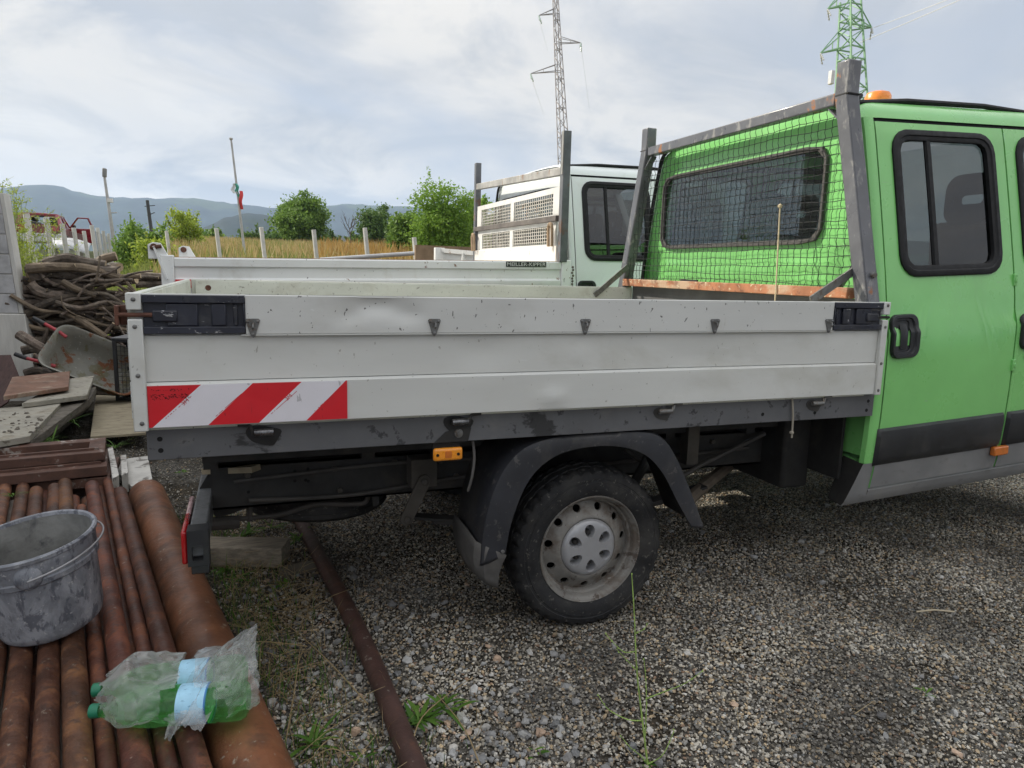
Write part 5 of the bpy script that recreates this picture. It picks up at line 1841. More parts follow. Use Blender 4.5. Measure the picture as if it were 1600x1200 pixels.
# timber offcut under the truck's tail
tb0, tb1 = at(332, 848, 'z', 0.10), at(447, 852, 'z', 0.10)
tag(MB().bar((tb0.x - 0.12, tb0.y + 0.02, 0.065), (tb1.x, tb1.y, 0.065), 0.14, 0.095).build('timber_block', mat('grey_timber', (0.22, 0.185, 0.14), 0.9, var=0.3, scale=12, stretch=(1, 6, 6), bump=0.3, bscale=30), None, ((tb0.x + tb1.x) / 2, tb0.y, 0), bevel=0.005),
    'weathered timber block lying under the rear of the green truck', 'timber')
tag(MB().bar((0.42, 0.98, 0.012), (0.60, 1.02, 0.012), 0.09, 0.022).build('wood_offcut', mat('grey_timber2', (0.16, 0.14, 0.11), 0.9, var=0.3), None, (0.5, 1, 0), bevel=0.003),
    'small flat wood offcut beside the weathered timber block', 'timber')
for k, (px, py, ln, a) in enumerate(((1460, 955, 0.16, -20),)):
    q = at(px, py, 'z', 0.02)
    tag(MB().tube([q + Vector((-ln / 2, 0.02, 0)), q + Vector((0, 0, 0.006)), q + Vector((ln / 2, -0.03, 0))], 0.0035, 6).build('twig', mat('pale_twig', (0.45, 0.38, 0.27), 0.9), None, tuple(q)), 'pale straw lying on the gravel right of the wheel', 'straw')

# ------------------------------------------------------------------ bucket
bk_xf = Matrix.Translation((-0.315, 0.32, 0.222)) @ Matrix.Scale(1.12, 4) @ Matrix.Rotation(R(-8), 4, 'Y') @ Matrix.Rotation(R(5), 4, 'X')
BUCK = mat('cement_bucket', (0.20, 0.21, 0.235), 0.7, var=0.2, scale=7,
           layers=[((0.36, 0.37, 0.40), 12, 0.42, 0.62, 10, 0.8, (1, 1, 0.6), 0.9), ((0.065, 0.07, 0.090), 24, 0.55, 0.64, 10, 0.75, (1, 1, 0.5)), ((0.50, 0.50, 0.50), 55, 0.66, 0.72, 6, 0.7, (1, 1, 1))], bump=0.3, bscale=25)
BUCKIN = mat('cement_crust', (0.20, 0.20, 0.19), 0.9, var=0.3, scale=8, bump=0.6, bscale=18, layers=[((0.07, 0.07, 0.075), 7, 0.52, 0.64, 9, 0.8, (1, 1, 1))])
bucket = thing('bucket', (-0.340, 0.285, 0.205), 'cement stained grey bucket with wire handle standing on the rusty pipes', 'bucket')
MB().lathe([(0.0, 0.0), (0.118, 0.0), (0.130, 0.010), (0.136, 0.03), (0.152, 0.19), (0.159, 0.195), (0.161, 0.21), (0.158, 0.214), (0.163, 0.262), (0.169, 0.266), (0.171, 0.276), (0.167, 0.281), (0.160, 0.279), (0.157, 0.27)],
           (0, 0, 0), 'z', 64, xf=bk_xf).build('body', BUCK, bucket)
MB().lathe([(0.157, 0.271), (0.150, 0.20), (0.137, 0.06), (0.11, 0.04), (0.0, 0.035)], (0, 0, 0), 'z', 48, lambda i, k, r: r * (1 + 0.012 * math.sin(k * 1.3 + i) - (0.02 if (k * 7 + i * 3) % 5 == 0 and i > 0 else 0)), xf=bk_xf).build('cement_lining', BUCKIN, bucket)
ha = R(-82)
for s_ in (0, math.pi):
    a = ha + s_
    ear = MB().lathe([(0.0, 0.012), (0.02, 0.011), (0.03, 0.006), (0.034, 0.0)], (0, 0, 0), 'x', 18)
    exf = bk_xf @ Matrix.Rotation(a, 4, 'Z') @ Matrix.Translation((0.160, 0, 0.225))
    ear.build('ear', BUCK, bucket, xf=exf)
hd = []
for t in lin(0, math.pi, 28):
    u, w = math.cos(t) * 0.180, math.sin(t) * 0.185
    p = Vector((u * math.cos(ha), u * math.sin(ha), 0.225)) + Vector((-math.sin(ha) * w * 0.98, math.cos(ha) * w * 0.98, 0.02 * math.sin(t)))
    hd.append(bk_xf @ p)
MB().tube(hd, 0.0032, 8).build('handle', mat('wire_handle', (0.33, 0.33, 0.34), 0.5, metal=0.5, var=0.2), bucket)

# ------------------------------------------------------------------ pair of bottles in torn film
def bottle_glass():
    m = bpy.data.materials.new('green_bottle')
    m.use_nodes = True
    nt = m.node_tree
    nt.nodes.clear()
    L = nt.links
    out = nt.nodes.new('ShaderNodeOutputMaterial')
    tr = nt.nodes.new('ShaderNodeBsdfTransparent')
    tr.inputs[0].default_value = (0.58, 0.93, 0.60, 1)
    tl = nt.nodes.new('ShaderNodeBsdfTranslucent')
    tl.inputs[0].default_value = (0.50, 0.95, 0.42, 1)
    gl = nt.nodes.new('ShaderNodeBsdfGlossy')
    gl.inputs['Roughness'].default_value = 0.08
    m1 = nt.nodes.new('ShaderNodeMixShader')
    m1.inputs[0].default_value = 0.28
    L.new(tr.outputs[0], m1.inputs[1])
    L.new(tl.outputs[0], m1.inputs[2])
    m2 = nt.nodes.new('ShaderNodeMixShader')
    L.new(thin_fresnel(nt, 0.035), m2.inputs[0])
    L.new(m1.outputs[0], m2.inputs[1])
    L.new(gl.outputs[0], m2.inputs[2])
    L.new(m2.outputs[0], out.inputs[0])
    return m


def film_mat(name='torn_film'):
    m = bpy.data.materials.new(name)
    m.use_nodes = True
    nt = m.node_tree
    nt.nodes.clear()
    L = nt.links
    out = nt.nodes.new('ShaderNodeOutputMaterial')
    tr = nt.nodes.new('ShaderNodeBsdfTransparent')
    tr.inputs[0].default_value = (0.95, 0.96, 0.96, 1)
    df = nt.nodes.new('ShaderNodeBsdfDiffuse')
    df.inputs[0].default_value = (0.78, 0.80, 0.80, 1)
    tl = nt.nodes.new('ShaderNodeBsdfTranslucent')
    tl.inputs[0].default_value = (0.8, 0.82, 0.82, 1)
    md = nt.nodes.new('ShaderNodeMixShader')
    md.inputs[0].default_value = 0.5
    L.new(df.outputs[0], md.inputs[1])
    L.new(tl.outputs[0], md.inputs[2])
    t = nt.nodes.new('ShaderNodeTexCoord')
    mp = nt.nodes.new('ShaderNodeMapping')
    mp.inputs['Scale'].default_value = (1, 2.2, 1.5)
    L.new(t.outputs['Object'], mp.inputs[0])
    n = nt.nodes.new('ShaderNodeTexNoise')
    n.inputs['Scale'].default_value = 9
    n.inputs['Detail'].default_value = 8
    n.inputs['Distortion'].default_value = 1.2
    L.new(mp.outputs[0], n.inputs['Vector'])
    mr = nt.nodes.new('ShaderNodeMapRange')
    mr.inputs[1].default_value = 0.40
    mr.inputs[2].default_value = 0.72
    mr.inputs[3].default_value = 0.08
    mr.inputs[4].default_value = 0.34
    L.new(n.outputs[0], mr.inputs[0])
    lw = nt.nodes.new('ShaderNodeLayerWeight')
    lw.inputs[0].default_value = 0.5
    sq = nt.nodes.new('ShaderNodeMath')
    sq.operation = 'POWER'
    sq.inputs[1].default_value = 2.0
    L.new(lw.outputs['Facing'], sq.inputs[0])
    ad = nt.nodes.new('ShaderNodeMath')
    ad.operation = 'MULTIPLY_ADD'
    ad.inputs[1].default_value = 0.55
    ad.use_clamp = True
    L.new(sq.outputs[0], ad.inputs[0])
    L.new(mr.outputs[0], ad.inputs[2])
    m1 = nt.nodes.new('ShaderNodeMixShader')
    L.new(ad.outputs[0], m1.inputs[0])
    L.new(tr.outputs[0], m1.inputs[1])
    L.new(md.outputs[0], m1.inputs[2])
    gl = nt.nodes.new('ShaderNodeBsdfGlossy')
    gl.inputs['Roughness'].default_value = 0.12
    bp = nt.nodes.new('ShaderNodeBump')
    bp.inputs['Strength'].default_value = 0.35
    bp.inputs['Distance'].default_value = 0.01
    L.new(n.outputs[0], bp.inputs['Height'])
    L.new(bp.outputs[0], gl.inputs['Normal'])
    m2 = nt.nodes.new('ShaderNodeMixShader')
    L.new(thin_fresnel(nt, 0.05), m2.inputs[0])
    L.new(m1.outputs[0], m2.inputs[1])
    L.new(gl.outputs[0], m2.inputs[2])
    L.new(m2.outputs[0], out.inputs[0])
    return m


BG = bottle_glass()
LIQ = glass_mat('bottle_liquid', (0.45, 0.92, 0.35), 0.0, 1.15)
CAPM = mat('green_cap', (0.010, 0.16, 0.085), 0.45, var=0.1)
LABEL = mat('pale_blue_label', (0.33, 0.58, 0.74), 0.5, var=0.08, scale=30, layers=[((0.10, 0.22, 0.36), 150, 0.66, 0.70, 3, 0.6, (0.25, 1, 1))])
LABELB = mat('blue_label_band', (0.04, 0.16, 0.42), 0.5, var=0.1)
BPROF = [(0.0, 0.004), (0.018, 0.006), (0.026, 0.0), (0.038, 0.003), (0.044, 0.014), (0.0455, 0.03), (0.0455, 0.055), (0.0435, 0.062), (0.0455, 0.07), (0.0455, 0.085), (0.0445, 0.0865), (0.0445, 0.165), (0.0455, 0.167), (0.0455, 0.18),
         (0.0435, 0.188), (0.0455, 0.196), (0.0455, 0.215), (0.043, 0.24), (0.036, 0.268), (0.026, 0.29), (0.0165, 0.303), (0.0135, 0.308), (0.0135, 0.316), (0.0165, 0.317), (0.0165, 0.320), (0.013, 0.321), (0.013, 0.332)]


def bottle(base, tip, label, roll):
    base, tip = Vector(base), Vector(tip)
    d = (tip - base).normalized()
    q = d.to_track_quat('Z', 'Y').to_matrix().to_4x4()
    xf = Matrix.Translation(base) @ q @ Matrix.Rotation(roll, 4, 'Z') @ Matrix.Scale(1.14, 4)
    root = thing('bottle', tuple(base), label, 'bottle')
    MB().lathe(BPROF, (0, 0, 0), 'z', 40, lambda i, k, r: r * (1 - (0.10 if (k % 8 < 2 and i < 5) else 0)), xf=xf).build('body', BG, root)
    MB().lathe([(0.0, 0.327), (0.0155, 0.327), (0.0158, 0.345), (0.0145, 0.348), (0.0, 0.348)], (0, 0, 0), 'z', 30, lambda i, k, r: r * (1.03 if k % 2 else 1.0), xf=xf).build('cap', CAPM, root)
    MB().lathe([(0.0452, 0.088), (0.0452, 0.150)], (0, 0, 0), 'z', 40, xf=xf).build('paper_label', LABEL, root)
    MB().lathe([(0.0454, 0.083), (0.0456, 0.0885)], (0, 0, 0), 'z', 40, xf=xf).build('label_band', LABELB, root)
    t = text_mesh('1.5', 0.022)
    t2 = MB()
    vv = []
    for x, y, z in t.v:
        a = x / 0.046 + R(60)
        vv.append((0.0461 * math.cos(a), 0.0461 * math.sin(a), 0.105 + y))
    t2.add(vv, t.f)
    t2.build('lettering', LABELB, root, xf=xf, recalc=False, sharp=0)
    return root


bottle((0.290, -0.400, 0.264), (-0.100, -0.305, 0.250), 'green plastic water bottle nearer the viewer in torn clear film', 1.0)
bottle((0.285, -0.262, 0.264), (-0.112, -0.205, 0.250), 'green plastic water bottle farther from the viewer in torn clear film', 2.2)
fm = MB()


def film(u, v):
    """loose sleeve round both bottles: u along, v around"""
    x = -0.085 + 0.40 * u
    a = v * 2 * math.pi
    cyy, czz = -0.258 - 0.075 * u, 0.268
    fl = 1.0 - 0.55 * max(0, (0.16 - u) / 0.16)
    ry, rz_ = 0.132 * fl, 0.066 * fl
    p = Vector((x, cyy + ry * math.cos(a), czz + rz_ * math.sin(a)))
    n1 = mnoise.noise(Vector((u * 5, math.cos(a) * 1.6, math.sin(a) * 1.6)))
    n2 = mnoise.noise(Vector((u * 14, math.cos(a) * 4, math.sin(a) * 4 + 3)))
    n3 = mnoise.noise(Vector((u * 34, math.cos(a) * 9, math.sin(a) * 9 + 7)))
    k = 0.026 * n1 + 0.008 * n2 + 0.0018 * n3
    if math.sin(a) < -0.2:
        k = min(k, 0.0)
    p += Vector((0.010 * n2, math.cos(a) * k, math.sin(a) * k))
    if u > 0.82:                                     # gathered end stands up
        t = (u - 0.82) / 0.18
        p.z += 0.055 * t * (0.5 + 0.5 * math.sin(a)) + 0.008 * n3
        p.y += 0.05 * t
    return p


nu, nv = 80, 110
us, vs_ = lin(0, 1, nu), lin(0, 1, nv)
P_ = [[film(u, v) for v in vs_] for u in us]
keep = []
for i in range(nu - 1):
    for j in range(nv - 1):
        u, v = us[i], vs_[j]
        a = v * 2 * math.pi
        hole = mnoise.noise(Vector((u * 3.1, math.cos(a) * 1.2 + 5, math.sin(a) * 1.2)))
        torn = (0.50 < u < 0.60 and math.sin(a) > 0.15 and math.cos(a) > -0.95 and hole > -0.25) or (u < 0.05 + 0.10 * hole)
        lowedge = (u > 0.40 and u < 0.80 and math.cos(a) < -0.25 - 0.8 * (u - 0.4) and math.sin(a) < 0.75 and hole > -0.35)
        if not torn and not lowedge:
            keep.append((i * nv + j, (i + 1) * nv + j, (i + 1) * nv + j + 1, i * nv + j + 1))
fm.add([p for r_ in P_ for p in r_], keep)
# a twisted band pulled up at the right end
def band(t, w):
    c_ = Vector((0.135, -0.455, 0.245)).lerp(Vector((0.285, -0.15, 0.320)), t) + Vector((0, 0, 0.045 * math.sin(math.pi * t)))
    wd = Vector((0.055, -0.012, 0.015)) * (0.55 + 0.6 * math.sin(math.pi * (0.15 + 0.8 * t)))
    n2 = mnoise.noise(Vector((t * 5, w * 5, 2)))
    n3 = mnoise.noise(Vector((t * 6, w * 16, 5)))
    return c_ + wd * w + Vector((0, 0, 0.016 * n2 + 0.007 * n3 + 0.014 * math.cos(w * 4)))


fm.grid(band, lin(0, 1, 40), lin(-1, 1, 26))
film_o = fm.build('plastic_film', film_mat(), None, (0.1, -0.3, 0.21), recalc=False, sharp=70)
tag(film_o, 'torn crumpled clear plastic film round two green bottles on the pipes', 'plastic film')

# ------------------------------------------------------------------ scrap heap on the left
def slab(name, pts, thick, m, label, cat, group=None, bevel=0.003):
    """board whose top face has the given corners"""
    c_ = sum((Vector(p) for p in pts), Vector()) / len(pts)
    nrm = (Vector(pts[1]) - Vector(pts[0])).cross(Vector(pts[2]) - Vector(pts[0])).normalized()
    if nrm.z < 0:
        nrm = -nrm
    n = len(pts)
    mb = MB().add([Vector(p) for p in pts] + [Vector(p) - nrm * thick for p in pts],
                  [tuple(range(n)), tuple(range(2 * n - 1, n - 1, -1))] + [(i, (i + 1) % n, (i + 1) % n + n, i + n) for i in range(n)])
    o = mb.build(name, m, None, (c_.x, c_.y, min(p[2] for p in mb.v)), bevel=bevel)
    return tag(o, label, cat, group)


PLY = mat('weathered_plywood', (0.34, 0.29, 0.20), 0.85, var=0.15, scale=6, stretch=(1, 4, 1), layers=[((0.15, 0.12, 0.09), 9, 0.58, 0.72, 9, 0.6, (1, 2, 1))], bump=0.2, bscale=30)
GREYB = mat('grey_formwork_board', (0.33, 0.31, 0.26), 0.9, var=0.15, scale=5, layers=[((0.10, 0.08, 0.06), 14, 0.62, 0.70, 8, 0.8, (1, 1, 1)), ((0.20, 0.17, 0.12), 5, 0.55, 0.7, 8, 0.6, (1, 1, 1))], bump=0.25, bscale=30)
RUSTB = mat('brown_formwork_board', (0.20, 0.11, 0.075), 0.85, var=0.25, scale=6, layers=[((0.36, 0.31, 0.24), 5, 0.52, 0.66, 9, 0.7, (1, 1, 1)), ((0.09, 0.05, 0.035), 12, 0.58, 0.7, 8, 0.6, (1, 1, 1))], bump=0.2, bscale=30)
EDGEB = mat('board_edges', (0.12, 0.105, 0.085), 0.9, var=0.35, scale=14, stretch=(1, 1, 6))
FRAMEM = mat('brown_window_frame', (0.105, 0.052, 0.036), 0.7, var=0.25, scale=8, layers=[((0.45, 0.42, 0.38), 8, 0.62, 0.70, 8, 0.7, (1, 1, 1)), ((0.04, 0.025, 0.02), 10, 0.56, 0.7, 8, 0.6, (1, 1, 1))])
FRAMEW = mat('peeling_white_frame', (0.56, 0.54, 0.50), 0.75, var=0.12, scale=8, layers=[((0.10, 0.085, 0.07), 12, 0.57, 0.66, 9, 0.8, (1, 1, 1)), ((0.16, 0.08, 0.05), 5, 0.6, 0.72, 8, 0.6, (1, 1, 1))])
ZV = 'z'
slab('board', [at(5, 619, ZV, .45), at(19, 589, ZV, .45), at(109, 580, ZV, .45), at(107, 604, ZV, .45)], 0.03, RUSTB, 'brown stained board on top of the board heap by the wall', 'board')
slab('board', [at(34, 630, ZV, .40), at(105, 592, ZV, .40), at(147, 587, ZV, .40), at(136, 617, ZV, .40)], 0.035, GREYB, 'pale grey board under the brown stained board on the heap', 'board')
slab('board', [at(-30, 640, ZV, .36), at(95, 630, ZV, .36), at(46, 681, ZV, .36), at(-30, 694, ZV, .36)], 0.04, GREYB, 'wide grey board with dirt crumbs in front of the board heap', 'board')
slab('board', [at(150, 617, ZV, .13), at(215, 620, ZV, .13), at(228, 676, ZV, .13), at(141, 682, ZV, .13)], 0.02, PLY, 'bare plywood sheet lying beside the rear of the green truck', 'board')
for k in range(4):
    z = 0.345 - 0.085 * k
    dx = 3 * k
    slab('board', [at(-30, 646 + dx, ZV, z - .03), at(150 - k, 604 + 3 * k, ZV, z), at(141 - 2 * k, 622 + 4 * k, ZV, z), at(48 + 3 * k, 690 + 2 * k, ZV, z - .03), at(-30, 700, ZV, z - .03)], 0.05, EDGEB,
         'dark edged board lower down in the board heap', 'board', 'boards under the heap')
slab('sheet', [at(-40, 556, 'y', 5.2), at(17, 554, 'y', 5.3), at(33, 594, 'y', 5.0), at(12, 628, 'y', 4.7), at(-40, 660, 'y', 4.6)], 0.02,
     mat('dark_red_sheet', (0.055, 0.026, 0.022), 0.7, var=0.3, scale=14, stretch=(8, 1, 1)), 'dark red brown metal sheet leaning on the concrete base of the wall', 'sheet')
crumbs = MB()
for k in range(40):
    q = at(random.uniform(0, 75), random.uniform(645, 678), 'z', 0.362)
    s_ = random.uniform(0.004, 0.018)
    crumbs.lathe([(0, 0), (s_, 0), (s_ * 0.6, s_ * 0.5), (0, s_ * 0.6)], q, 'z', 5)
tag(crumbs.build('dirt_crumbs', EDGEB, None, (0, 0, 0)), 'dirt crumbs on the grey board', 'dirt', kind='stuff')

# old window frames stacked across, each a closed rectangular frame lying flat


def flat_frame(p_left, p_right, depth, z, h, w, m, label, zr=None, group=None):
    """frame with its front bar from p_left to p_right at height z, going back by depth"""
    a, b = Vector((p_left.x, p_left.y, z)), Vector((p_right.x, p_right.y, z if zr is None else zr))
    d = (b - a).normalized()
    n = Vector((-d.y, d.x, 0)).normalized()
    if n.y < 0:
        n = -n
    root = thing('window_frame', (b.x, b.y, z - h / 2), label, 'window frame', group)
    MB().bar(a, b, w, h).build('frame_bar', m, root, bevel=0.003)
    MB().bar(a + n * depth, b + n * depth, w, h).build('frame_bar', m, root, bevel=0.003)
    for e in (b - d * (w / 2), a + d * (w / 2)):
        MB().bar(e + n * (w / 2 + 0.001), e + n * (depth - w / 2 - 0.001), w, h * 0.98).build('frame_bar', m, root, bevel=0.003)
    MB().bar(a + n * 0.028 + Vector((0, 0, h * 0.62)), b + n * 0.028 - d * 0.03 + Vector((0, 0, h * 0.62)), 0.018, h * 0.25).build('glazing_bead', m, root)
    return root


fr_specs = [
    (at(-60, 752, ZV, .13), at(150, 742, ZV, .13), .45, .035, .05, .07, FRAMEM, 'lowest dark window frame of the stack behind the pipes'),
    (at(-60, 745, ZV, .20), at(166, 731, ZV, .20), .42, .095, .05, .075, FRAMEM, 'brown window frame second from the bottom behind the pipes'),
    (at(-60, 738, ZV, .26), at(171, 722, ZV, .26), .38, .155, .055, .08, FRAMEM, 'brown window frame with worn white corner in the middle of the stack'),
    (at(-60, 726, ZV, .32), at(166, 706, ZV, .32), .34, .22, .055, .085, FRAMEM, 'brown window frame below the topmost one behind the pipes'),
    (at(-60, 708, ZV, .36), at(163, 690, ZV, .36), .30, .285, .05, .085, FRAMEM, 'topmost brown window frame of the stack behind the pipes'),
]
for f_ in fr_specs:
    flat_frame(*f_)
slab('white_panel', [at(176, 729, ZV, .10), at(200, 716, ZV, .12), at(231, 712, ZV, .12), at(238, 748, ZV, .10), at(205, 760, ZV, .08)], 0.03, FRAMEW, 'peeling white wooden panel at the far end of the big pipe', 'panel')
slab('white_panel', [at(168, 700, ZV, .22), at(176, 697, ZV, .22), at(186, 742, ZV, .2), at(176, 748, ZV, .2)], 0.16, FRAMEW, 'peeling white frame end standing beside the brown window frames', 'panel')
slab('white_panel', [at(188, 712, ZV, .16), at(197, 710, ZV, .16), at(200, 738, ZV, .16), at(190, 742, ZV, .16)], 0.12, FRAMEW, 'narrow peeling white batten between the frame end and the panel', 'panel')

# ------------------------------------------------------------------ block wall on a concrete base
wall = thing('block_wall', (-2.6, 6.1, 0), 'grey concrete block wall at the left edge of the yard', 'wall')
BLOCK = mat('concrete_block', (0.42, 0.42, 0.43), 0.9, var=0.15, scale=9, rnd=0.12, bump=0.3, bscale=40)
MORT = mat('wall_mortar', (0.40, 0.39, 0.37), 0.95, var=0.1)
BASEC = mat('cast_concrete', (0.55, 0.54, 0.51), 0.9, var=0.12, scale=4, stretch=(3, 1, 0.5), bump=0.2, bscale=20)


def lean(mb):
    mb.v = [(x + GUP.x / GUP.z * z, y + GUP.y / GUP.z * z, z) for x, y, z in mb.v]
    return mb


lean(MB().box(-5.6, -1.752, 6.008, 6.19, 0.86, 2.02)).build('mortar', MORT, wall)
lean(MB().box(-5.7, -1.70, 5.97, 6.24, -0.02, 0.86)).build('concrete_base', BASEC, wall, bevel=0.008)
lean(MB().box(-1.7515, -1.715, 6.0, 6.2, 0.865, 2.03)).build('end_column', BASEC, wall, bevel=0.004)
for r_ in range(6):
    for c_ in range(9):
        x1 = -1.754 - 0.4 * c_ - (0.2 if r_ % 2 else 0)
        x1 = min(x1, -1.756)
        lean(MB().box(x1 - 0.385, x1, 6.0, 6.05, 0.868 + 0.193 * r_, 0.868 + 0.193 * r_ + 0.181)).build('block', BLOCK, wall, bevel=0.004)
    if r_ % 2:
        lean(MB().box(-1.944, -1.756, 6.0, 6.05, 0.868 + 0.193 * r_, 0.868 + 0.193 * r_ + 0.181)).build('block', BLOCK, wall, bevel=0.004)

# unseen building beyond the left edge, added to shade the pipes
shade_shed = thing('shade_shed', (-5.6, 4.0, 0), 'unseen grey building added left of the pipes to shade them', 'shade_shed')
MB().box(-8.0, -3.45, 0.6, 7.6, -0.1, 4.8).build('wall', mat('shade_shed_render', (0.36, 0.35, 0.33), 0.9, var=0.08, scale=2), shade_shed)
MB().box(-8.2, -3.25, 0.4, 7.8, 4.802, 4.95).build('roof', mat('shade_shed_roof', (0.16, 0.10, 0.08), 0.8, var=0.1), shade_shed)
MB().box(-3.448, -3.40, 2.6, 3.6, 0.0, 2.1).build('door', mat('shade_shed_door', (0.10, 0.12, 0.11), 0.6, var=0.1), shade_shed, bevel=0.01)

# ------------------------------------------------------------------ log pile
BARK = mat('bark', (0.125, 0.098, 0.078), 0.92, var=0.4, scale=10, rnd=0.42, hue=0.012, stretch=(1, 1, 1), bump=0.8, bscale=45,
           layers=[((0.22, 0.185, 0.15), 7, 0.56, 0.68, 9, 0.65, (1, 1, 1)), ((0.04, 0.032, 0.027), 12, 0.55, 0.68, 8, 0.7, (1, 1, 1))])
BARK2 = mat('peeled_log', (0.17, 0.13, 0.09), 0.85, var=0.3, scale=10, rnd=0.3, bump=0.5, bscale=40, layers=[((0.09, 0.07, 0.055), 8, 0.52, 0.68, 9, 0.7, (1, 1, 1))])
CUTW = mat('cut_wood', (0.40, 0.31, 0.20), 0.85, var=0.25, scale=25, rnd=0.3)


def log(pts, r, label, m=BARK, group=None, taper=0.8, n=9):
    pts = [Vector(p) for p in pts]
    sp_ = cm(pts, 4)
    k = len(sp_)
    sd_ = random.uniform(0, 50)
    rs = [r * (1 - (1 - taper) * i / k) * (1 + 0.16 * mnoise.noise(Vector((i * 0.8, sd_, 0)))) for i in range(k)]
    mb = MB().tube(sp_, rs, n)
    c_ = sum(pts, Vector()) / len(pts)
    o = mb.build('log', m, None, (c_.x, c_.y, c_.z - r))
    o.data.materials.append(CUTW)
    for p in o.data.polygons:
        if len(p.vertices) == n:
            p.material_index = 1
    return tag(o, label, 'log', group)


LOGL = 'weathered grey brown log in the firewood pile beside the block wall'
for row in range(18):
    z = 0.05 + row * 0.073
    w0, w1 = -2.0 + 0.010 * row, -0.62 - 0.010 * row
    for lay in range(4):
        y = 6.24 + lay * 0.13 + random.uniform(-0.06, 0.06)
        nseg = random.choice((1, 2, 2))
        xs0 = w0 + random.uniform(-0.03, 0.10)
        for sgm in range(nseg):
            ln = (w1 - xs0) * (1.0 if nseg == 1 else random.uniform(0.42, 0.7)) * random.uniform(0.85, 1.05)
            if ln < 0.25:
                continue
            x0, x1 = xs0, xs0 + ln
            dy, dz = random.uniform(-0.14, 0.14), random.uniform(-0.045, 0.05)
            b1, b2 = random.uniform(-0.045, 0.05), random.uniform(-0.045, 0.05)
            r = random.uniform(0.030, 0.060)
            log([(x0, y - dy, z - dz), (x0 + ln * .33, y - dy * .3 + b2, z - dz * .3 + b1), (x0 + ln * .67, y + dy * .3 - b1, z + dz * .3 + b2), (x1, y + dy, z + dz)], r, LOGL, BARK if random.random() < 0.84 else BARK2, 'stacked firewood logs', random.uniform(0.65, 0.95))
            xs0 = x1 + 0.03


for k in range(110):
    px, py = random.uniform(40, 215), random.uniform(405, 590)
    q = at(px, py, 'y', 6.06 + random.uniform(-.03, .16))
    a = random.gauss(0.0, 0.42)
    ln = random.uniform(.25, .7)
    dv = Vector((math.cos(a), random.uniform(-.15, .15), math.sin(a)))
    p0, p1 = q - dv * ln / 2, q + dv * ln / 2
    if p0.x < -1.95 or p1.x > -0.60 or min(p0.z, p1.z) < 0.02 or max(p0.z, p1.z) > 1.36:
        continue
    w = Vector((0, random.uniform(-.03, .03), random.uniform(-.05, .05)))
    log([p0, p0.lerp(p1, .35) + w, p0.lerp(p1, .7) - w * .6, p1], random.uniform(.010, .028), 'thin crooked branch tangled in the front of the firewood pile', BARK if random.random() < .8 else BARK2, 'thin branches in the firewood pile', .6, 7)


def logpx(pp, d, r, label, m=BARK, taper=0.85):
    return log([at(px, py, 'y', d + dd) for px, py, dd in pp], r, label, m, None, taper)


logpx([(42, 420, 0), (90, 417, .02), (140, 420, .03), (188, 434, 0)], 6.14, 0.050, 'long straight log lying across near the top of the firewood pile', BARK2)
logpx([(38, 492, 0), (70, 475, 0), (110, 463, 0), (165, 465, .05)], 6.10, 0.042, 'curved log rising to the right across the middle of the firewood pile')
logpx([(47, 443, 0), (62, 456, 0), (90, 462, 0), (118, 459, .05)], 6.12, 0.055, 'thick bent log at the left of the pile below the top log')
logpx([(70, 413, 0), (100, 404, 0), (125, 408, 0), (165, 415, .0)], 6.22, 0.060, 'dark thick log on the very top of the firewood pile')
logpx([(150, 414, 0), (165, 404, 0), (182, 400, 0)], 6.35, 0.055, 'short pale ended log on the top right of the firewood pile', BARK2)
logpx([(30, 523, 0), (60, 541, -.1), (97, 562, -.2)], 5.55, 0.048, 'log leaning down behind the wheelbarrow at the foot of the pile')
logpx([(98, 440, 0), (120, 452, -.02), (150, 462, 0)], 6.08, 0.035, 'split pale log end in the middle of the firewood pile', BARK2)
logpx([(120, 497, 0), (140, 510, -.05), (165, 527, -.05)], 6.02, 0.038, 'split log slanting down at the lower right of the pile', BARK2)
logpx([(35, 548, 0), (55, 545, 0), (78, 552, 0)], 5.75, 0.045, 'short log lying low between the two wheelbarrow handles')
logpx([(40, 585, 0), (60, 580, 0), (85, 586, 0)], 5.6, 0.05, 'short dark log on the ground left of the wheelbarrow')
logpx([(150, 440, 0), (154, 418, .02), (156, 400, .05)], 6.0, 0.012, 'thin bare twig sticking up from the firewood pile', BARK2)
logpx([(95, 462, 0), (100, 480, -.02), (118, 492, -.02), (133, 497, 0)], 5.98, 0.007, 'thin pale bent twig hanging over the middle of the pile', BARK2)
logpx([(160, 480, 0), (180, 500, 0), (198, 530, 0)], 6.0, 0.012, 'thin long stick slanting down the right side of the pile')
BROKEN = 'broken pale wood splinter on the right side of the firewood pile'
for k in range(14):
    q = at(random.uniform(150, 205), random.uniform(430, 530), 'y', 6.02 + random.uniform(-.05, .1))
    log([q, q + Vector((random.uniform(.04, .12), random.uniform(-.05, .05), random.uniform(-.12, .05)))], random.uniform(.008, .02), BROKEN, BARK2, 'wood splinters on the pile', 0.6, 6)
for k in range(10):
    q = at(random.uniform(190, 222), random.uniform(425, 450), 'y', 7.2 + random.uniform(-.2, .4))
    log([q, q + Vector((random.uniform(.3, .6), random.uniform(-.2, .2), random.uniform(-.06, .06)))], random.uniform(.02, .05), 'log lying in the lower heap right of the firewood pile', BARK, 'logs in the lower heap', 0.8, 8)
tag(MB().box(-0.95, 0.6, 6.9, 8.2, 0, 1.02).build('log_heap', mat('heap_soil', (0.06, 0.05, 0.04), 0.95, var=0.4), None, (0, 7.5, 0), bevel=0.2, seg=4), 'low dark heap of earth and bark behind the white truck', 'heap')

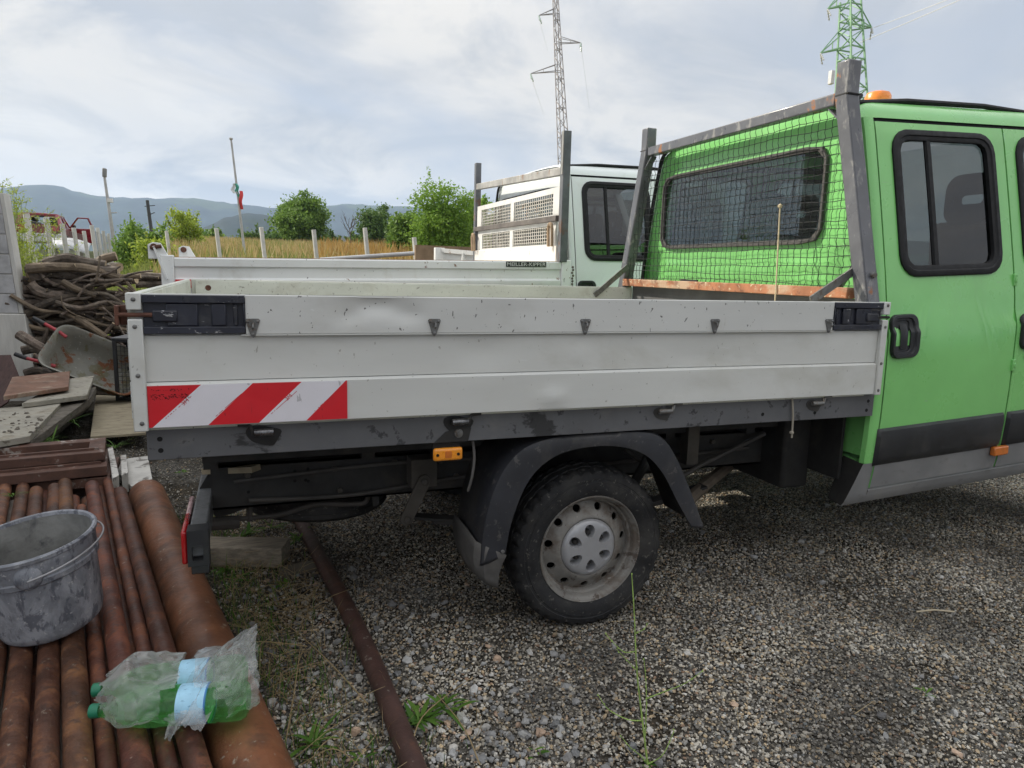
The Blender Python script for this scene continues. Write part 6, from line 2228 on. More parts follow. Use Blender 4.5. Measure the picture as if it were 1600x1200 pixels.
# ------------------------------------------------------------------ wheelbarrow tipped on its side
wb = thing('wheelbarrow', (-1.0, 5.0, 0), 'grey wheelbarrow with rusty patch and red handles tipped beside the logs', 'wheelbarrow')
TRAY = mat('wheelbarrow_tray', (0.215, 0.21, 0.18), 0.6, var=0.12, scale=5,
           layers=[((0.20, 0.075, 0.032), 3.6, 0.57, 0.61, 9, 0.95, (1, 1, 1), 0.9), ((0.14, 0.13, 0.07), 5.5, 0.60, 0.65, 8, 0.8, (1, 1, 1)), ((0.40, 0.40, 0.38), 40, 0.68, 0.72, 4, 0.7, (1, 1, 1))])
cen = at(150, 563, 'y', 5.0)
vx = (at(206, 585, 'y', 4.95) - at(90, 545, 'y', 5.02)).normalized()       # long side of the rim in view
nf = (CAM_POS - cen).normalized()
nf = (nf * 0.80 + Vector((0.0, 0.0, 0.55)) + Vector((0.12, 0, 0))).normalized()   # the opening faces the viewer and up
vx = (vx - nf * vx.dot(nf)).normalized()
vy = nf.cross(vx)


def tray_loop(lx, ly, d, r, x_off=0.0):
    return [cen + vx * (a + x_off) + vy * b + nf * d for a, b in rrect(-lx, lx, -ly, ly, r, 7)]


tr_ = MB().rings([tray_loop(.41, .25, 0.004, .11), tray_loop(.405, .245, 0.010, .108), tray_loop(.39, .23, 0.004, .10), tray_loop(.35, .205, -.10, .09), tray_loop(.29, .17, -.20, .08), tray_loop(.25, .14, -.235, .07), tray_loop(.10, .05, -.245, .03)], False, True)
to = tr_.build('tray', TRAY, wb, sharp=60)
sm = to.modifiers.new('thick', 'SOLIDIFY')
sm.thickness = 0.003
HAND = mat('red_handle_tube', (0.36, 0.035, 0.045), 0.45, var=0.15, scale=12)
for (a, b, g) in ((at(104, 525, 'y', 5.10), at(70, 506, 'y', 5.2), at(52, 497, 'y', 5.24)), (at(87, 571, 'y', 5.05), at(42, 560, 'y', 5.1), at(23, 553, 'y', 5.12))):
    h_ = MB().tube([a - nf * 0.02, a.lerp(b, .3), b], 0.015, 10).build('handle', HAND, wb)
    MB().tube([b, b.lerp(g, .5), g], [0.018, 0.0195, 0.018], 10).build('grip', BLACKPL, h_)
wc = cen + vx * 0.48 - nf * 0.30
wq = MB().lathe([(0.10, -0.035), (0.16, -0.04), (0.185, -0.02), (0.19, 0), (0.185, 0.02), (0.16, 0.04), (0.10, 0.035), (0.10, -0.035)], (0, 0, 0), 'z', 28,
                xf=(vy.to_track_quat('Z', 'Y').to_matrix().to_4x4()))
wq.v = [tuple(Vector(p) + wc) for p in wq.v]
wq.build('wheel', RUBBER, wb)

# small black mesh crate against the truck's rear corner
cg = thing('mesh_crate', tuple(at(184, 626, 'z', 0.135)), 'black metal frame with wire mesh standing behind the rear corner of the truck', 'crate')
c0 = at(184, 626, 'z', 0.135)
c1 = at(183, 530, 'y', c0.y)
FX = Vector((0.97, -0.25, 0)).normalized()
FY = Vector((0.25, 0.97, 0)).normalized()
Hh = c1.z - c0.z
for a in (0, .5):
    for b in (0, .28):
        q = c0 + FX * a + FY * b
        MB().bar(q, q + Vector((0, 0, Hh)), 0.028, 0.028, (1, 0, 0)).build('frame_bar', BLACKPL, cg)
for z in (0.012, Hh - 0.012):
    for a in (0, .5):
        MB().bar(c0 + FX * a + FY * .015 + Vector((0, 0, z)), c0 + FX * a + FY * .265 + Vector((0, 0, z)), 0.022, 0.022).build('frame_bar', BLACKPL, cg)
    for b in (0, .28):
        MB().bar(c0 + FX * .015 + FY * b + Vector((0, 0, z)), c0 + FX * .485 + FY * b + Vector((0, 0, z)), 0.022, 0.022).build('frame_bar', BLACKPL, cg)
MB().add([c0 + FX * a + FY * b + Vector((0, 0, Hh + 0.003 + t)) for t in (0, .012) for a, b in ((-.02, -.02), (.52, -.02), (.52, .3), (-.02, .3))], [(3, 2, 1, 0), (4, 5, 6, 7), (0, 1, 5, 4), (1, 2, 6, 5), (2, 3, 7, 6), (3, 0, 4, 7)]).build('lid', mat('crate_lid', (0.12, 0.12, 0.125), 0.6), cg)
mw = MB()
for k in range(15):
    a = 0.02 + k * 0.033
    mw.tube([c0 + FX * a + FY * .0 + Vector((0, 0, 0.02)), c0 + FX * a + Vector((0, 0, Hh - 0.02))], 0.0022, 4, cap=False)
for k in range(14):
    z = 0.03 + k * Hh / 14.5
    mw.tube([c0 + FX * .02 + Vector((0, 0, z)), c0 + FX * .48 + Vector((0, 0, z))], 0.0022, 4, cap=False)
mw.build('wire_mesh', BLACKPL, cg, recalc=False)

# ------------------------------------------------------------------ background: fence, poles, pylons
POSTC = mat('concrete_fence_post', (0.50, 0.49, 0.46), 0.9, var=0.12, scale=5, rnd=0.12)


def plumb(px, py, d, w, name, label, cat, m, group=None, extra=None, base_z=0.0):
    p = atd(px, py, d)
    b = p - GUP * ((p.z - base_z) / GUP.z)
    mb = MB().bar(b, p, w, w, (1, 0.3, 0))
    o = mb.build(name, m, None, tuple(b), bevel=w * 0.08)
    return tag(o, label, cat, group), p, b


FP = [(41, 334, 11.0), (72, 340, 12.5), (97, 350, 14.5), (115, 356, 16.5), (131, 361, 18.5), (143, 352, 16.0), (152, 356, 18.0), (161, 361, 20.5), (169, 365, 23.0)]
tops = []
ORD = ['nearest and tallest, at its left', 'second from the left', 'third from the left', 'fourth from the left', 'fifth from the left', 'sixth from the left', 'seventh from the left', 'eighth from the left', 'rightmost, beside the lamp post']
for k, (px, py, d) in enumerate(FP):
    o, p, b = plumb(px, py, d, 0.085 if k < 5 else 0.075, 'fence_post', 'pale concrete fence post by the red car, %s' % ORD[k], 'post', POSTC, 'fence posts by the red car')
    tops.append((p, b))
fw_ = thing('fence_wire', tuple(tops[0][1]), 'thin wire mesh strung between the fence posts by the red car', 'wire fence')
wmm = mat('fence_wire_steel', (0.30, 0.30, 0.29), 0.5, metal=0.5)
for (p0, b0), (p1, b1) in list(zip(tops[:4], tops[1:5])) + list(zip(tops[5:8], tops[6:9])):
    mm = MB()
    for k in range(7):
        t = 0.35 + 0.1 * k
        mm.tube([b0.lerp(p0, t), b1.lerp(p1, t)], 0.003, 3, cap=False)
    for k in range(1, 14):
        t = k / 14
        mm.tube([b0.lerp(b1, t).lerp(p0.lerp(p1, t), 0.35), b0.lerp(b1, t).lerp(p0.lerp(p1, t), 0.95)], 0.003, 3, cap=False)
    mm.build('wire_panel', wmm, fw_, recalc=False)
for k, (px, py, d) in enumerate(((260, 361, 21), (338, 357, 18), (408, 355, 17.5), (490, 359, 17.2), (570, 356, 17.0), (647, 371, 17.0))):
    plumb(px, py, d, 0.085, 'fence_post', ['thin pale post beside the yellow green bush', 'pale fence post between the bush and the flagpole', 'pale fence post just right of the flagpole', 'pale fence post below the round tree',
                                           'pale fence post right of the bare tree', 'short pale fence post in front of the big shrub'][k], 'post', POSTC, 'fence posts along the field')
ra, rb_ = at(500, 406, 'y', 9.0), at(659, 395, 'y', 9.0)
pb = thing('pipe_barrier', (rb_.x, rb_.y, 0), 'grey steel pipe barrier standing behind the white bed', 'barrier')
MB().tube([ra, rb_, rb_ + Vector((0.02, 0, -0.06)), Vector((rb_.x + 0.03, rb_.y, 0.0))], 0.035, 10).build('rail', mat('barrier_grey', (0.42, 0.42, 0.42), 0.5, metal=0.2), pb)
MB().tube([(ra.x, ra.y, ra.z), (ra.x, ra.y, 0)], 0.035, 10).build('leg', mat('barrier_grey', (0.42, 0.42, 0.42)), pb)

# lamp post
LP = mat('galvanised_pole', (0.42, 0.42, 0.41), 0.5, metal=0.2, var=0.15)
pt = atd(163, 275, 30)
pbs = pt - GUP * (pt.z / GUP.z)
lpo = thing('lamp_post', tuple(pbs), 'grey street lamp post with flat lamp head in front of the hills', 'lamp post')
MB().tube([pbs, pbs.lerp(pt, .5), pt], [0.09, 0.075, 0.05], 10).build('pole', LP, lpo)
MB().bar(pt - GUP * 0.05, pt + GUP * 0.32 + CR * 0.06, 0.12, 0.20, (0.3, 1, 0)).build('lamp_head', mat('lamp_head_grey', (0.22, 0.22, 0.22), 0.5), lpo, bevel=0.03)
q = pbs.lerp(pt, 0.78)
MB().box(q.x - 0.02, q.x + 0.18, q.y - 0.1, q.y + 0.1, q.z, q.z + 0.16).build('junction_box', mat('box_white', (0.7, 0.7, 0.7), 0.5), lpo)
q = pbs.lerp(pt, 0.69)
MB().tube([q, q + CR * 0.32 + Vector((0, 0, 0.02))], 0.025, 6).build('bracket', LP, lpo)
# flagpole
pt = atd(361, 217, 24)
pbs = pt - GUP * (pt.z / GUP.z)
fl = thing('flagpole', tuple(pbs), 'tall thin grey flagpole with a limp tricolour flag', 'flagpole')
MB().tube([pbs, pbs.lerp(pt, .5), pt], [0.055, 0.045, 0.032], 10).build('pole', LP, fl)
MB().lathe([(0, -0.05), (0.06, -0.02), (0.06, 0.03), (0, 0.06)], pt, 'z', 10).build('finial', LP, fl)
fc = pbs.lerp(pt, (pt.z and 0.62))
for k, (cc, n_) in enumerate((((0.65, 0.66, 0.66), 'white'), ((0.06, 0.30, 0.22), 'green'), ((0.62, 0.05, 0.05), 'red'))):
    g = MB()
    z0 = atd(370, 312, 24).z
    z1 = atd(367, 286, 24).z
    fq = pbs.lerp(pt, (z0 - pbs.z) / (pt.z - pbs.z))
    fp_ = pbs.lerp(pt, (z1 - pbs.z) / (pt.z - pbs.z))
    off0, off1 = -0.20 + 0.13 * k, -0.20 + 0.13 * (k + 1)
    g.grid(lambda a, t: Vector(fq.lerp(fp_, t)) + CR * (a * (1 - 0.55 * abs(t - 0.5)) + 0.03 * math.sin(t * 9 + k)) + Vector((0, -0.06 + 0.05 * math.sin(a * 20 + t * 6), (-0.3 if k == 2 else 0.12) * (1 - t) * 1.0)), lin(off0, off1, 5), lin(0.0 if k != 0 else 0.25, 1.0 if k != 2 else 0.72, 9))
    g.build('flag_stripe', mat('flag_' + n_, cc, 0.8, var=0.1), fl)
# wooden utility pole
pt = atd(230, 313, 75)
pbs = pt - GUP * (pt.z / GUP.z)
up = thing('utility_pole', tuple(pbs), 'dark wooden utility pole far off in front of the hills', 'utility pole')
MB().tube([pbs, pt], [0.22, 0.16], 8).build('pole', mat('dark_pole', (0.05, 0.05, 0.05), 0.8), up)
q = pbs.lerp(pt, .92)
MB().bar(q - CR * 0.35, q + CR * 0.75 + Vector((0, 0, 0.1)), 0.08, 0.08).build('crossarm', mat('dark_pole', (0.05, 0.05, 0.05)), up)
q = pbs.lerp(pt, .80)
MB().bar(q - CR * 0.2, q + CR * 0.6 + Vector((0, 0, 0.3)), 0.08, 0.08).build('crossarm', mat('dark_pole', (0.05, 0.05, 0.05)), up)


def pylon(name, label, axis_px, d, hw_px, z_px, m, arms, leg, col_ins, nseg, top_px):
    """square lattice mast; axis_px: ((px, py), (px, py)), hw_px: half widths there; arms: (py, side, tip_px, tip_py)"""
    (x0, y0), (x1, y1) = axis_px
    A, B = atd(x0, y0, d), atd(x1, y1, d)              # upper, lower reference points
    axd = (A - B).normalized()
    h1, h0 = hw_px[1] * d / FPX, hw_px[0] * d / FPX
    L_ = (A - B).length
    base = B - axd * (B.z / axd.z)
    topp = atd(x0 + (x0 - x1) / (y1 - y0) * (y0 - top_px), top_px, d)
    H = (topp - base).length

    def hw(t):                                        # half width at distance t from the base
        tb = (B - base).length
        return max(0.12, h1 + (h0 - h1) * (t - tb) / L_)
    e1 = Vector((CR.x, CR.y, 0)).normalized()
    e2 = Vector((-e1.y, e1.x, 0))
    e1, e2 = (e1 * 0.94 + e2 * 0.34).normalized(), (e2 * 0.94 - e1 * 0.34).normalized()
    root = thing(name, tuple(base), label, 'pylon')

    def P(t, a, b):
        return base + axd * t + (e1 * a + e2 * b) * hw(t)
    mast = MB()
    cs = ((-1, -1), (1, -1), (1, 1), (-1, 1))
    for a, b in cs:
        mast.bar(P(0, a, b), P(H, a, b), leg, leg, (1, 0.2, 0))
    for i in range(nseg):
        t0, t1 = H * i / nseg, H * (i + 1) / nseg
        for k in range(4):
            c0_, c1_ = cs[k], cs[(k + 1) % 4]
            if (i + k) % 2:
                c0_, c1_ = c1_, c0_
            mast.bar(P(t0, *c0_), P(t1, *c1_), leg * 0.6, leg * 0.6, (0.3, 0.2, 1))
            if i % 4 == 0:
                mast.bar(P(t0, *c0_), P(t0, *c1_), leg * 0.7, leg * 0.7, (0.1, 0.2, 1))
    mast.build('lattice_mast', m, root)
    for k, (py, side, tx, ty) in enumerate(arms):
        tip = atd(tx, ty, d)
        ac = atd(x0 + (x1 - x0) * (py - y0) / (y1 - y0), py, d)
        t = (ac - base).dot(axd)
        am = MB()
        for b in (-1, 1):
            am.bar(P(t, side, b), tip, leg * 0.75, leg * 0.75, (0.1, 0.2, 1))
            am.bar(P(t + hw(t) * 2.2, side, b), tip, leg * 0.6, leg * 0.6, (0.1, 0.2, 1))
            am.bar(P(t, -side, b), P(t, side, b), leg * 0.75, leg * 0.75, (0.1, 0.2, 1))
        mid = P(t, side, 0).lerp(tip, .5)
        am.bar(mid, P(t + hw(t) * 2.2, side, 0).lerp(tip, .5), leg * 0.5, leg * 0.5, (1, .2, 0))
        ao = am.build('crossarm', m, root)
        for s_ in (-1, 1):
            ins = MB()
            dirv = (Vector((0.35 * s_ - 0.2 * side, -0.3 + 0.5 * s_, -1))).normalized()
            pts = [tip + dirv * (0.02 + 0.12 * j) for j in range(9)]
            rr_ = [0.05 if j % 2 == 0 else 0.11 for j in range(9)]
            ins.tube(pts, [r_ * d / 85 for r_ in rr_], 7)
            ins.build('insulator', col_ins, ao)
    return root, base, axd


PYL = mat('galvanised_lattice', (0.26, 0.24, 0.24), 0.6, metal=0.2, var=0.2, scale=2)
INS = mat('glass_insulator', (0.55, 0.66, 0.60), 0.3, var=0.1)
pylon('pylon', 'tall thin grey lattice pylon with three crossarms behind the white truck', ((868, 0), (880, 230)), 85, (3.2, 6.5), 0, PYL,
      [(22, -1, 842, 24), (67, 1, 908, 67), (112, -1, 829, 115)], 0.085, INS, 44, -60)
GPY = mat('green_painted_lattice', (0.19, 0.36, 0.19), 0.6, var=0.15, scale=2)
pyr, pyb, pya = pylon('pylon', 'green painted lattice pylon standing behind the green cab', ((1329, 5), (1330, 150)), 62, (10.5, 16.0), 0, GPY,
                      [(9, -1, 1293, 14), (42, 1, 1362, 43), (76, -1, 1282, 83)], 0.13, mat('grey_insulator', (0.45, 0.45, 0.42), 0.5), 30, 2)
eq = atd(1298, 120, 60)
MB().box(eq.x - 0.1, eq.x + 0.25, eq.y - 0.2, eq.y + 0.2, eq.z - 0.6, eq.z + 0.5).build('antenna_box', mat('antenna_white', (0.6, 0.6, 0.6), 0.5), pyr, bevel=0.03)
WIREM = mat('power_line', (0.62, 0.62, 0.62), 0.45, metal=0.3)
for k, (a, b) in enumerate((((1366, 43, 62), (1520, -22, 48)), ((1340, 68, 62), (1540, -24, 46)))):
    pa, pb_ = atd(*a), atd(*b)
    far = pb_ + (pb_ - pa) * 1.2
    pts = [pa.lerp(far, t) - Vector((0, 0, 0.25 * math.sin(math.pi * t))) for t in lin(0, 1, 20)]
    tag(MB().tube(pts, 0.028, 5, cap=False).build('power_line', WIREM, None, tuple(pa), recalc=False), ['upper pale power line rising right from the green pylon', 'lower pale power line rising right from the green pylon'][k], 'power line')
for k, (a, b) in enumerate((((908, 72, 85), (921, 170, 140)), ((842, 28, 85), (856, 80, 130)), ((829, 118, 85), (850, 180, 140)))):
    pa, pb_ = atd(*a), atd(*b)
    pts = [pa.lerp(pb_, t) for t in lin(0, 1, 6)]
    tag(MB().tube(pts, 0.012, 4, cap=False).build('power_line', mat('thin_line', (0.45, 0.45, 0.45), 0.5), None, tuple(pa), recalc=False), ['thin line running away from the right crossarm of the grey pylon', 'thin line running away from the top crossarm of the grey pylon', 'thin line running away from the lowest crossarm of the grey pylon'][k], 'power line')

# ------------------------------------------------------------------ red hatchback
RED = mat('red_car_paint', (0.22, 0.012, 0.02), 0.3, var=0.06, scale=3, coat=0.6)
crf = atd(62, 331, 28)                                # roof centre at the rear
CH = Vector((-0.10, 1, 0)).normalized()               # heading: away from the viewer
CW = Vector((CH.y, -CH.x, 0))
cz0 = crf.z - 1.46
cxf = Matrix(((CW.x, CH.x, 0, crf.x + CH.x * -0.55), (CW.y, CH.y, 0, crf.y + CH.y * -0.55), (0, 0, 1, cz0), (0, 0, 0, 1)))   # local: x right, y forward from the tail
car = thing('car', (crf.x, crf.y, cz0), 'red hatchback without rear glass, its door open, behind the fence posts', 'car')


def csec(y):
    """half width, belt height, at distance y from the tail"""
    return interp(y, [(0, .74), (.25, .80), (1.2, .83), (3.2, .82), (3.9, .70)])


cb = MB()
zz = [.22, .30, .50, .72, .88, .95]
yy = lin(0, 3.9, 18)


def body_pt(y, j):
    w = csec(y)
    prof_ = [(.92, .22), (.98, .30), (1.0, .5), (1.0, .72), (.97, .88), (.92, .96), (.0, .97)]
    half = [(a * w, z) for a, z in prof_]
    full = half + [(-a, z) for a, z in reversed(half[:-1])]
    a, z = full[int(j)]
    return (a, y + (.10 * (1 - (z - .22)) if y < .1 else 0), z)


cb.grid(body_pt, yy, range(13))
cb.rings([[body_pt(0, j) for j in range(13)], [(x * .9, y + .02, .6 + (z - .6) * .9) for x, y, z in [body_pt(0, j) for j in range(13)]]], False, True)
cb.build('body', RED, car, xf=cxf)
rf = MB()
rf.grid(lambda y, x: (x, y, 1.46 - 0.09 * (x / .62) ** 2 - 0.05 * ((y - 1.35) / 1.0) ** 2), lin(.42, 2.35, 8), lin(-.62, .62, 9))
ro = rf.build('roof', RED, car, xf=cxf)
sm = ro.modifiers.new('thick', 'SOLIDIFY')
sm.thickness = 0.05
for s_ in (-1, 1):
    for a, b, w, h in (((.60 * s_, .42, 1.34), (.74 * s_, .02, .94), .13, .09), ((.62 * s_, 1.30, 1.36), (.80 * s_, 1.25, .92), .07, .10), ((.60 * s_, 2.35, 1.34), (.78 * s_, 3.0, .92), .07, .07), ((.61 * s_, .42, 1.35), (.61 * s_, 2.36, 1.35), .07, .06)):
        MB().bar(a, b, w, h, (0, 1, .3)).build('pillar', RED, car, xf=cxf)
    MB().prism([(.05, .95), (.55, .95), (.62, 1.28), (.42, 1.33)], 'x', .70 * s_ - .02, .70 * s_ + .02).build('rear_quarter', RED, car, xf=cxf)
    MB().lathe([(0, -.05), (.2, -.06), (.29, -.09), (.31, -.05), (.31, .05), (.29, .09), (.2, .06)], (.78 * s_, .75, .29), 'x', 22).build('wheel', RUBBER, car, xf=cxf)
    MB().lathe([(0, -.05), (.2, -.06), (.29, -.09), (.31, -.05), (.31, .05), (.29, .09), (.2, .06)], (.78 * s_, 3.15, .29), 'x', 22).build('wheel', RUBBER, car, xf=cxf)
    MB().box(.56 * s_ - .10, .56 * s_ + .10, -.012, .05, .70, .92).build('tail_lamp', REDLENS, car, xf=cxf, bevel=0.02)
    for y in (.95, 1.95):
        MB().box(.36 * s_ - .2, .36 * s_ + .2, y, y + .12, .6, 1.12).build('seat', SEATM, car, xf=cxf, bevel=.04)
        MB().box(.36 * s_ - .11, .36 * s_ + .11, y + .02, y + .10, 1.14, 1.28).build('headrest', SEATM, car, xf=cxf, bevel=.03)
MB().box(-.60, .60, .40, .46, 1.30, 1.40).build('rear_spoiler', RED, car, xf=cxf, bevel=.02)
MB().box(-.16, .16, .385, .42, 1.24, 1.31).build('brake_light', BLACKPL, car, xf=cxf)
MB().prism([(-.05, .28), (-.06, .60), (.04, .62), (.3, .62), (.3, .28)], 'x', -.80, .80).build('bumper', mat('pale_bumper', (0.60, 0.61, 0.62), 0.5, var=0.1), car, xf=cxf, bevel=.03)
dxf = cxf @ Matrix.Translation((.80, 2.45, 0)) @ Matrix.Rotation(R(62), 4, 'Z')
dd_ = MB().box(-.04, .04, -1.05, 0, .32, .93).build('door', RED, car, xf=dxf, bevel=.02)
for a, b in (((0, -1.02, .93), (-.10, -.88, 1.36)), ((-.10, -.88, 1.36), (-.10, -.45, 1.37)), ((-.10, -.45, 1.37), (0, -.02, .95))):
    MB().bar(a, b, .05, .06, (1, 0, 0.2)).build('window_frame', RED, dd_, xf=dxf)
MB().box(.04, .20, -.16, -.06, .94, 1.08).build('mirror', BLACKPL, dd_, xf=dxf, bevel=.03)
mound = MB().lathe([(0.0, cz0), (2.6, cz0 - 0.02), (4.0, cz0 * .6), (6.5, -0.02)], (crf.x + CH.x * 1.6, crf.y + CH.y * 1.6, 0), 'z', 28)
tag(mound.build('earth_mound', mat('mound_grass', (0.09, 0.10, 0.035), 0.95, var=0.4, scale=2), None, (0, 0, 0)), kind='structure')
wp = atd(104, 380, 23)
pw_ = MB().grid(lambda u, v: Vector((wp.x, wp.y, wp.z)) + CR * ((u - .5) * 1.35) + Vector((0, 0.9 * v, 0.16 * math.sin(v * 3) + .30 * (v - .5) - .25 * max(0, u - .45) ** 1.5 * 2)), lin(0, 1, 12), lin(0, 1, 6))
pwb = thing('car_bonnet', (wp.x, wp.y, 0), 'loose pale car panel propped behind the fence posts under the red car', 'car panel')
po_ = pw_.build('panel', mat('silver_panel', (0.55, 0.56, 0.58), 0.35, metal=0.2), pwb)
sm = po_.modifiers.new('thick', 'SOLIDIFY')
sm.thickness = 0.03
for s_ in (-.4, .4):
    q = wp + CR * s_ + Vector((0, .3, 0))
    MB().tube([(q.x, q.y, 0), (q.x, q.y, q.z - .1)], .05, 6).build('prop', BARK, pwb)

# ------------------------------------------------------------------ vegetation
def quads(c, n, size, sr, flat=0.0):
    """leaf quads at points c (N,3): random orientation"""
    N = len(c)
    d = sr.normal(size=(N, 3))
    d[:, 2] *= (1 - flat)
    d /= np.linalg.norm(d, axis=1)[:, None]
    e = sr.normal(size=(N, 3))
    e -= d * (e * d).sum(1)[:, None]
    e /= np.linalg.norm(e, axis=1)[:, None]
    s = size * sr.uniform(0.6, 1.3, N)[:, None]
    a, b = d * s, e * s * 0.55
    v = np.stack([c - a, c + b - a * .1, c + a, c - b - a * .1], 1).reshape(-1, 3)
    f = np.arange(4 * N).reshape(-1, 4)
    return v, f


def raw_mesh(name, v, f, m, parent, origin):
    me = bpy.data.meshes.new(name)
    v = np.asarray(v, dtype=np.float32) - np.array(origin, dtype=np.float32)
    me.vertices.add(len(v))
    me.vertices.foreach_set('co', v.ravel())
    k = f.shape[1]
    me.loops.add(len(f) * k)
    me.loops.foreach_set('vertex_index', f.astype(np.int32).ravel())
    me.polygons.add(len(f))
    me.polygons.foreach_set('loop_start', np.arange(0, len(f) * k, k, dtype=np.int32))
    me.update(calc_edges=True)
    me.materials.append(m)
    o = bpy.data.objects.new(name, me)
    COL.objects.link(o)
    if parent is not None:
        o.parent = parent
    else:
        o.location = origin
    return o


LEAFA = leaf_mat('leaf_mid_green', (0.11, 0.20, 0.035), (0.20, 0.31, 0.06))
LEAFB = leaf_mat('leaf_deep_green', (0.075, 0.14, 0.035), (0.13, 0.21, 0.05))
LEAFY = leaf_mat('leaf_yellow_green', (0.24, 0.33, 0.04), (0.38, 0.45, 0.07), 0.45)
LEAFF = leaf_mat('leaf_fresh_green', (0.14, 0.27, 0.035), (0.25, 0.38, 0.06), 0.4)
WOODT = mat('trunk_bark', (0.085, 0.068, 0.052), 0.9, var=0.3)


def tree(px, py, d, hw_px, label, leaf, name='tree', nclump=60, per=130, lsize=0.10, low=0.18, seed=0, cat='tree', group=None, spread=0.16, stems=1, ratio=1.0):
    sr = np.random.default_rng(seed + 100)
    p = atd(px, py, d)
    base = Vector((p.x, p.y, max(0.0, field_z(p.x, p.y))))
    h = p.z - base.z
    rx = hw_px * d / FPX
    cz_ = base.z + h * (low + (1 - low) / 2)
    rz_ = h * (1 - low) / 2
    root = thing(name, tuple(base), label, cat, group)
    cl = sr.normal(size=(nclump, 3))
    cl /= np.linalg.norm(cl, axis=1)[:, None]
    cl *= sr.uniform(0.25, 1.0, nclump)[:, None] ** 0.6 * (1 + 0.16 * sr.normal(size=nclump))[:, None]
    c_ = np.array([base.x, base.y, cz_]) + cl * np.array([rx * 0.92, rx * 0.92 * ratio, rz_ * 0.93])
    c_[:, 2] += rz_ * 0.12 * sr.normal(size=nclump)
    pts = []
    for q in c_:
        r_ = spread * (rx + rz_) / 2 * sr.uniform(0.7, 1.5)
        k = int(per * sr.uniform(0.5, 1.4))
        pts.append(q + sr.normal(size=(k, 3)) * r_ * np.array([1, 1, 0.75]))
    if stems > 2:                                   # loose shoots make the outline ragged
        for i in range(26):
            q = c_[sr.integers(nclump)]
            dv = (q - np.array([base.x, base.y, base.z + 0.2 * h]))
            dv /= np.linalg.norm(dv)
            dv += np.array([0, 0, 0.6])
            ln = rx * sr.uniform(0.2, 0.5)
            pts.append(q + dv * ln * sr.uniform(0, 1, 40)[:, None] + sr.normal(size=(40, 3)) * 0.035 * rx)
    pts = np.concatenate(pts)
    pts = pts[pts[:, 2] > base.z + 0.1]
    v, f = quads(pts, 4, lsize, sr)
    raw_mesh('crown', v, f, leaf, root, tuple(base))
    tr = MB()
    for s_ in range(stems):
        o_ = Vector((sr.uniform(-.3, .3) * rx * (stems > 1), sr.uniform(-.3, .3) * rx * (stems > 1), 0))
        top = Vector((base.x, base.y, cz_ + rz_ * .55)) + o_ * 1.6
        tr.tube(cm([base + o_ * .3, (base + o_ * .3).lerp(top, .4) + Vector((.05 * rx, 0, 0)), top], 5), [0.075 * rx * (1 - i / 14) / (stems ** .5) for i in range(11)], 8)
        for q in c_[s_::max(1, stems * nclump // 30)]:
            st = (base + o_ * .3).lerp(top, sr.uniform(.3, .8))
            tr.tube([st, st.lerp(Vector(q), .5) + Vector((0, 0, .06 * rz_)), Vector(q)], [.022 * rx, .014 * rx, .005 * rx], 5, cap=False)
    tr.build('trunk', WOODT, root, recalc=False)
    return root


tree(474, 309, 55, 41, 'round leafy tree standing alone in the field', LEAFA, nclump=90, per=220, lsize=0.11, low=0.10, seed=1)
tree(590, 322, 60, 31, 'dense dark green tree right of the bare tree', LEAFB, nclump=70, per=150, lsize=0.11, low=0.1, seed=2)
tree(692, 297, 27, 48, 'big bright green shrub rising left of the white truck headboard', LEAFF, name='shrub', nclump=110, per=230, lsize=0.055, low=0.02, seed=3, cat='shrub', stems=5)
tree(742, 318, 30, 42, 'bright green shrub showing behind the white truck headboard', LEAFF, name='shrub', nclump=80, per=130, lsize=0.08, low=0.02, seed=4, cat='shrub', stems=4)
tree(640, 340, 29, 34, 'lower green shrub at the left foot of the big bright shrub', LEAFA, name='shrub', nclump=70, per=130, lsize=0.08, low=0.02, seed=5, cat='shrub', stems=4)
tree(800, 345, 32, 40, 'green shrub seen through the gap beside the white cab', LEAFF, name='shrub', nclump=60, per=110, lsize=0.09, low=0.02, seed=6, cat='shrub', stems=3)
tree(286, 323, 31, 30, 'airy yellow green bush between the lamp post and flagpole', LEAFY, name='bush', nclump=60, per=85, lsize=0.055, low=0.05, seed=7, cat='bush', stems=4, spread=0.13)
tree(212, 357, 24, 42, 'rounded green bush right of the red car', LEAFA, name='bush', nclump=80, per=130, lsize=0.06, low=0.0, seed=8, cat='bush', stems=4)
tree(240, 372, 22, 30, 'low weedy bush under the utility pole', LEAFY, name='bush', nclump=50, per=100, lsize=0.05, low=0.0, seed=18, cat='bush', stems=4)
for k, (px, py, d, hw) in enumerate(((325, 364, 62, 26), (398, 366, 64, 30), (440, 366, 66, 24), (512, 366, 64, 20), (560, 368, 60, 18), (625, 350, 56, 26))):
    tree(px, py, d, hw, ['low hedge shrub behind the yellow green bush', 'low hedge shrub right of the flagpole', 'low hedge shrub at the left foot of the round tree', 'low hedge shrub at the right foot of the round tree', 'low hedge shrub at the foot of the bare tree', 'hedge shrub between the dark tree and the bright shrub'][k],
         LEAFB if k % 2 else LEAFA, name='shrub', nclump=45, per=90, lsize=0.13, low=0.0, seed=30 + k, cat='shrub', group='hedge shrubs along the field', stems=3)
# bare dead tree
sr = random.Random(5)
dbase = atd(548, 380, 48)
dbase.z = field_z(dbase.x, dbase.y)
dt = thing('dead_tree', tuple(dbase), 'bare dead tree with thin branches between two leafy trees', 'tree')
dm_ = MB()


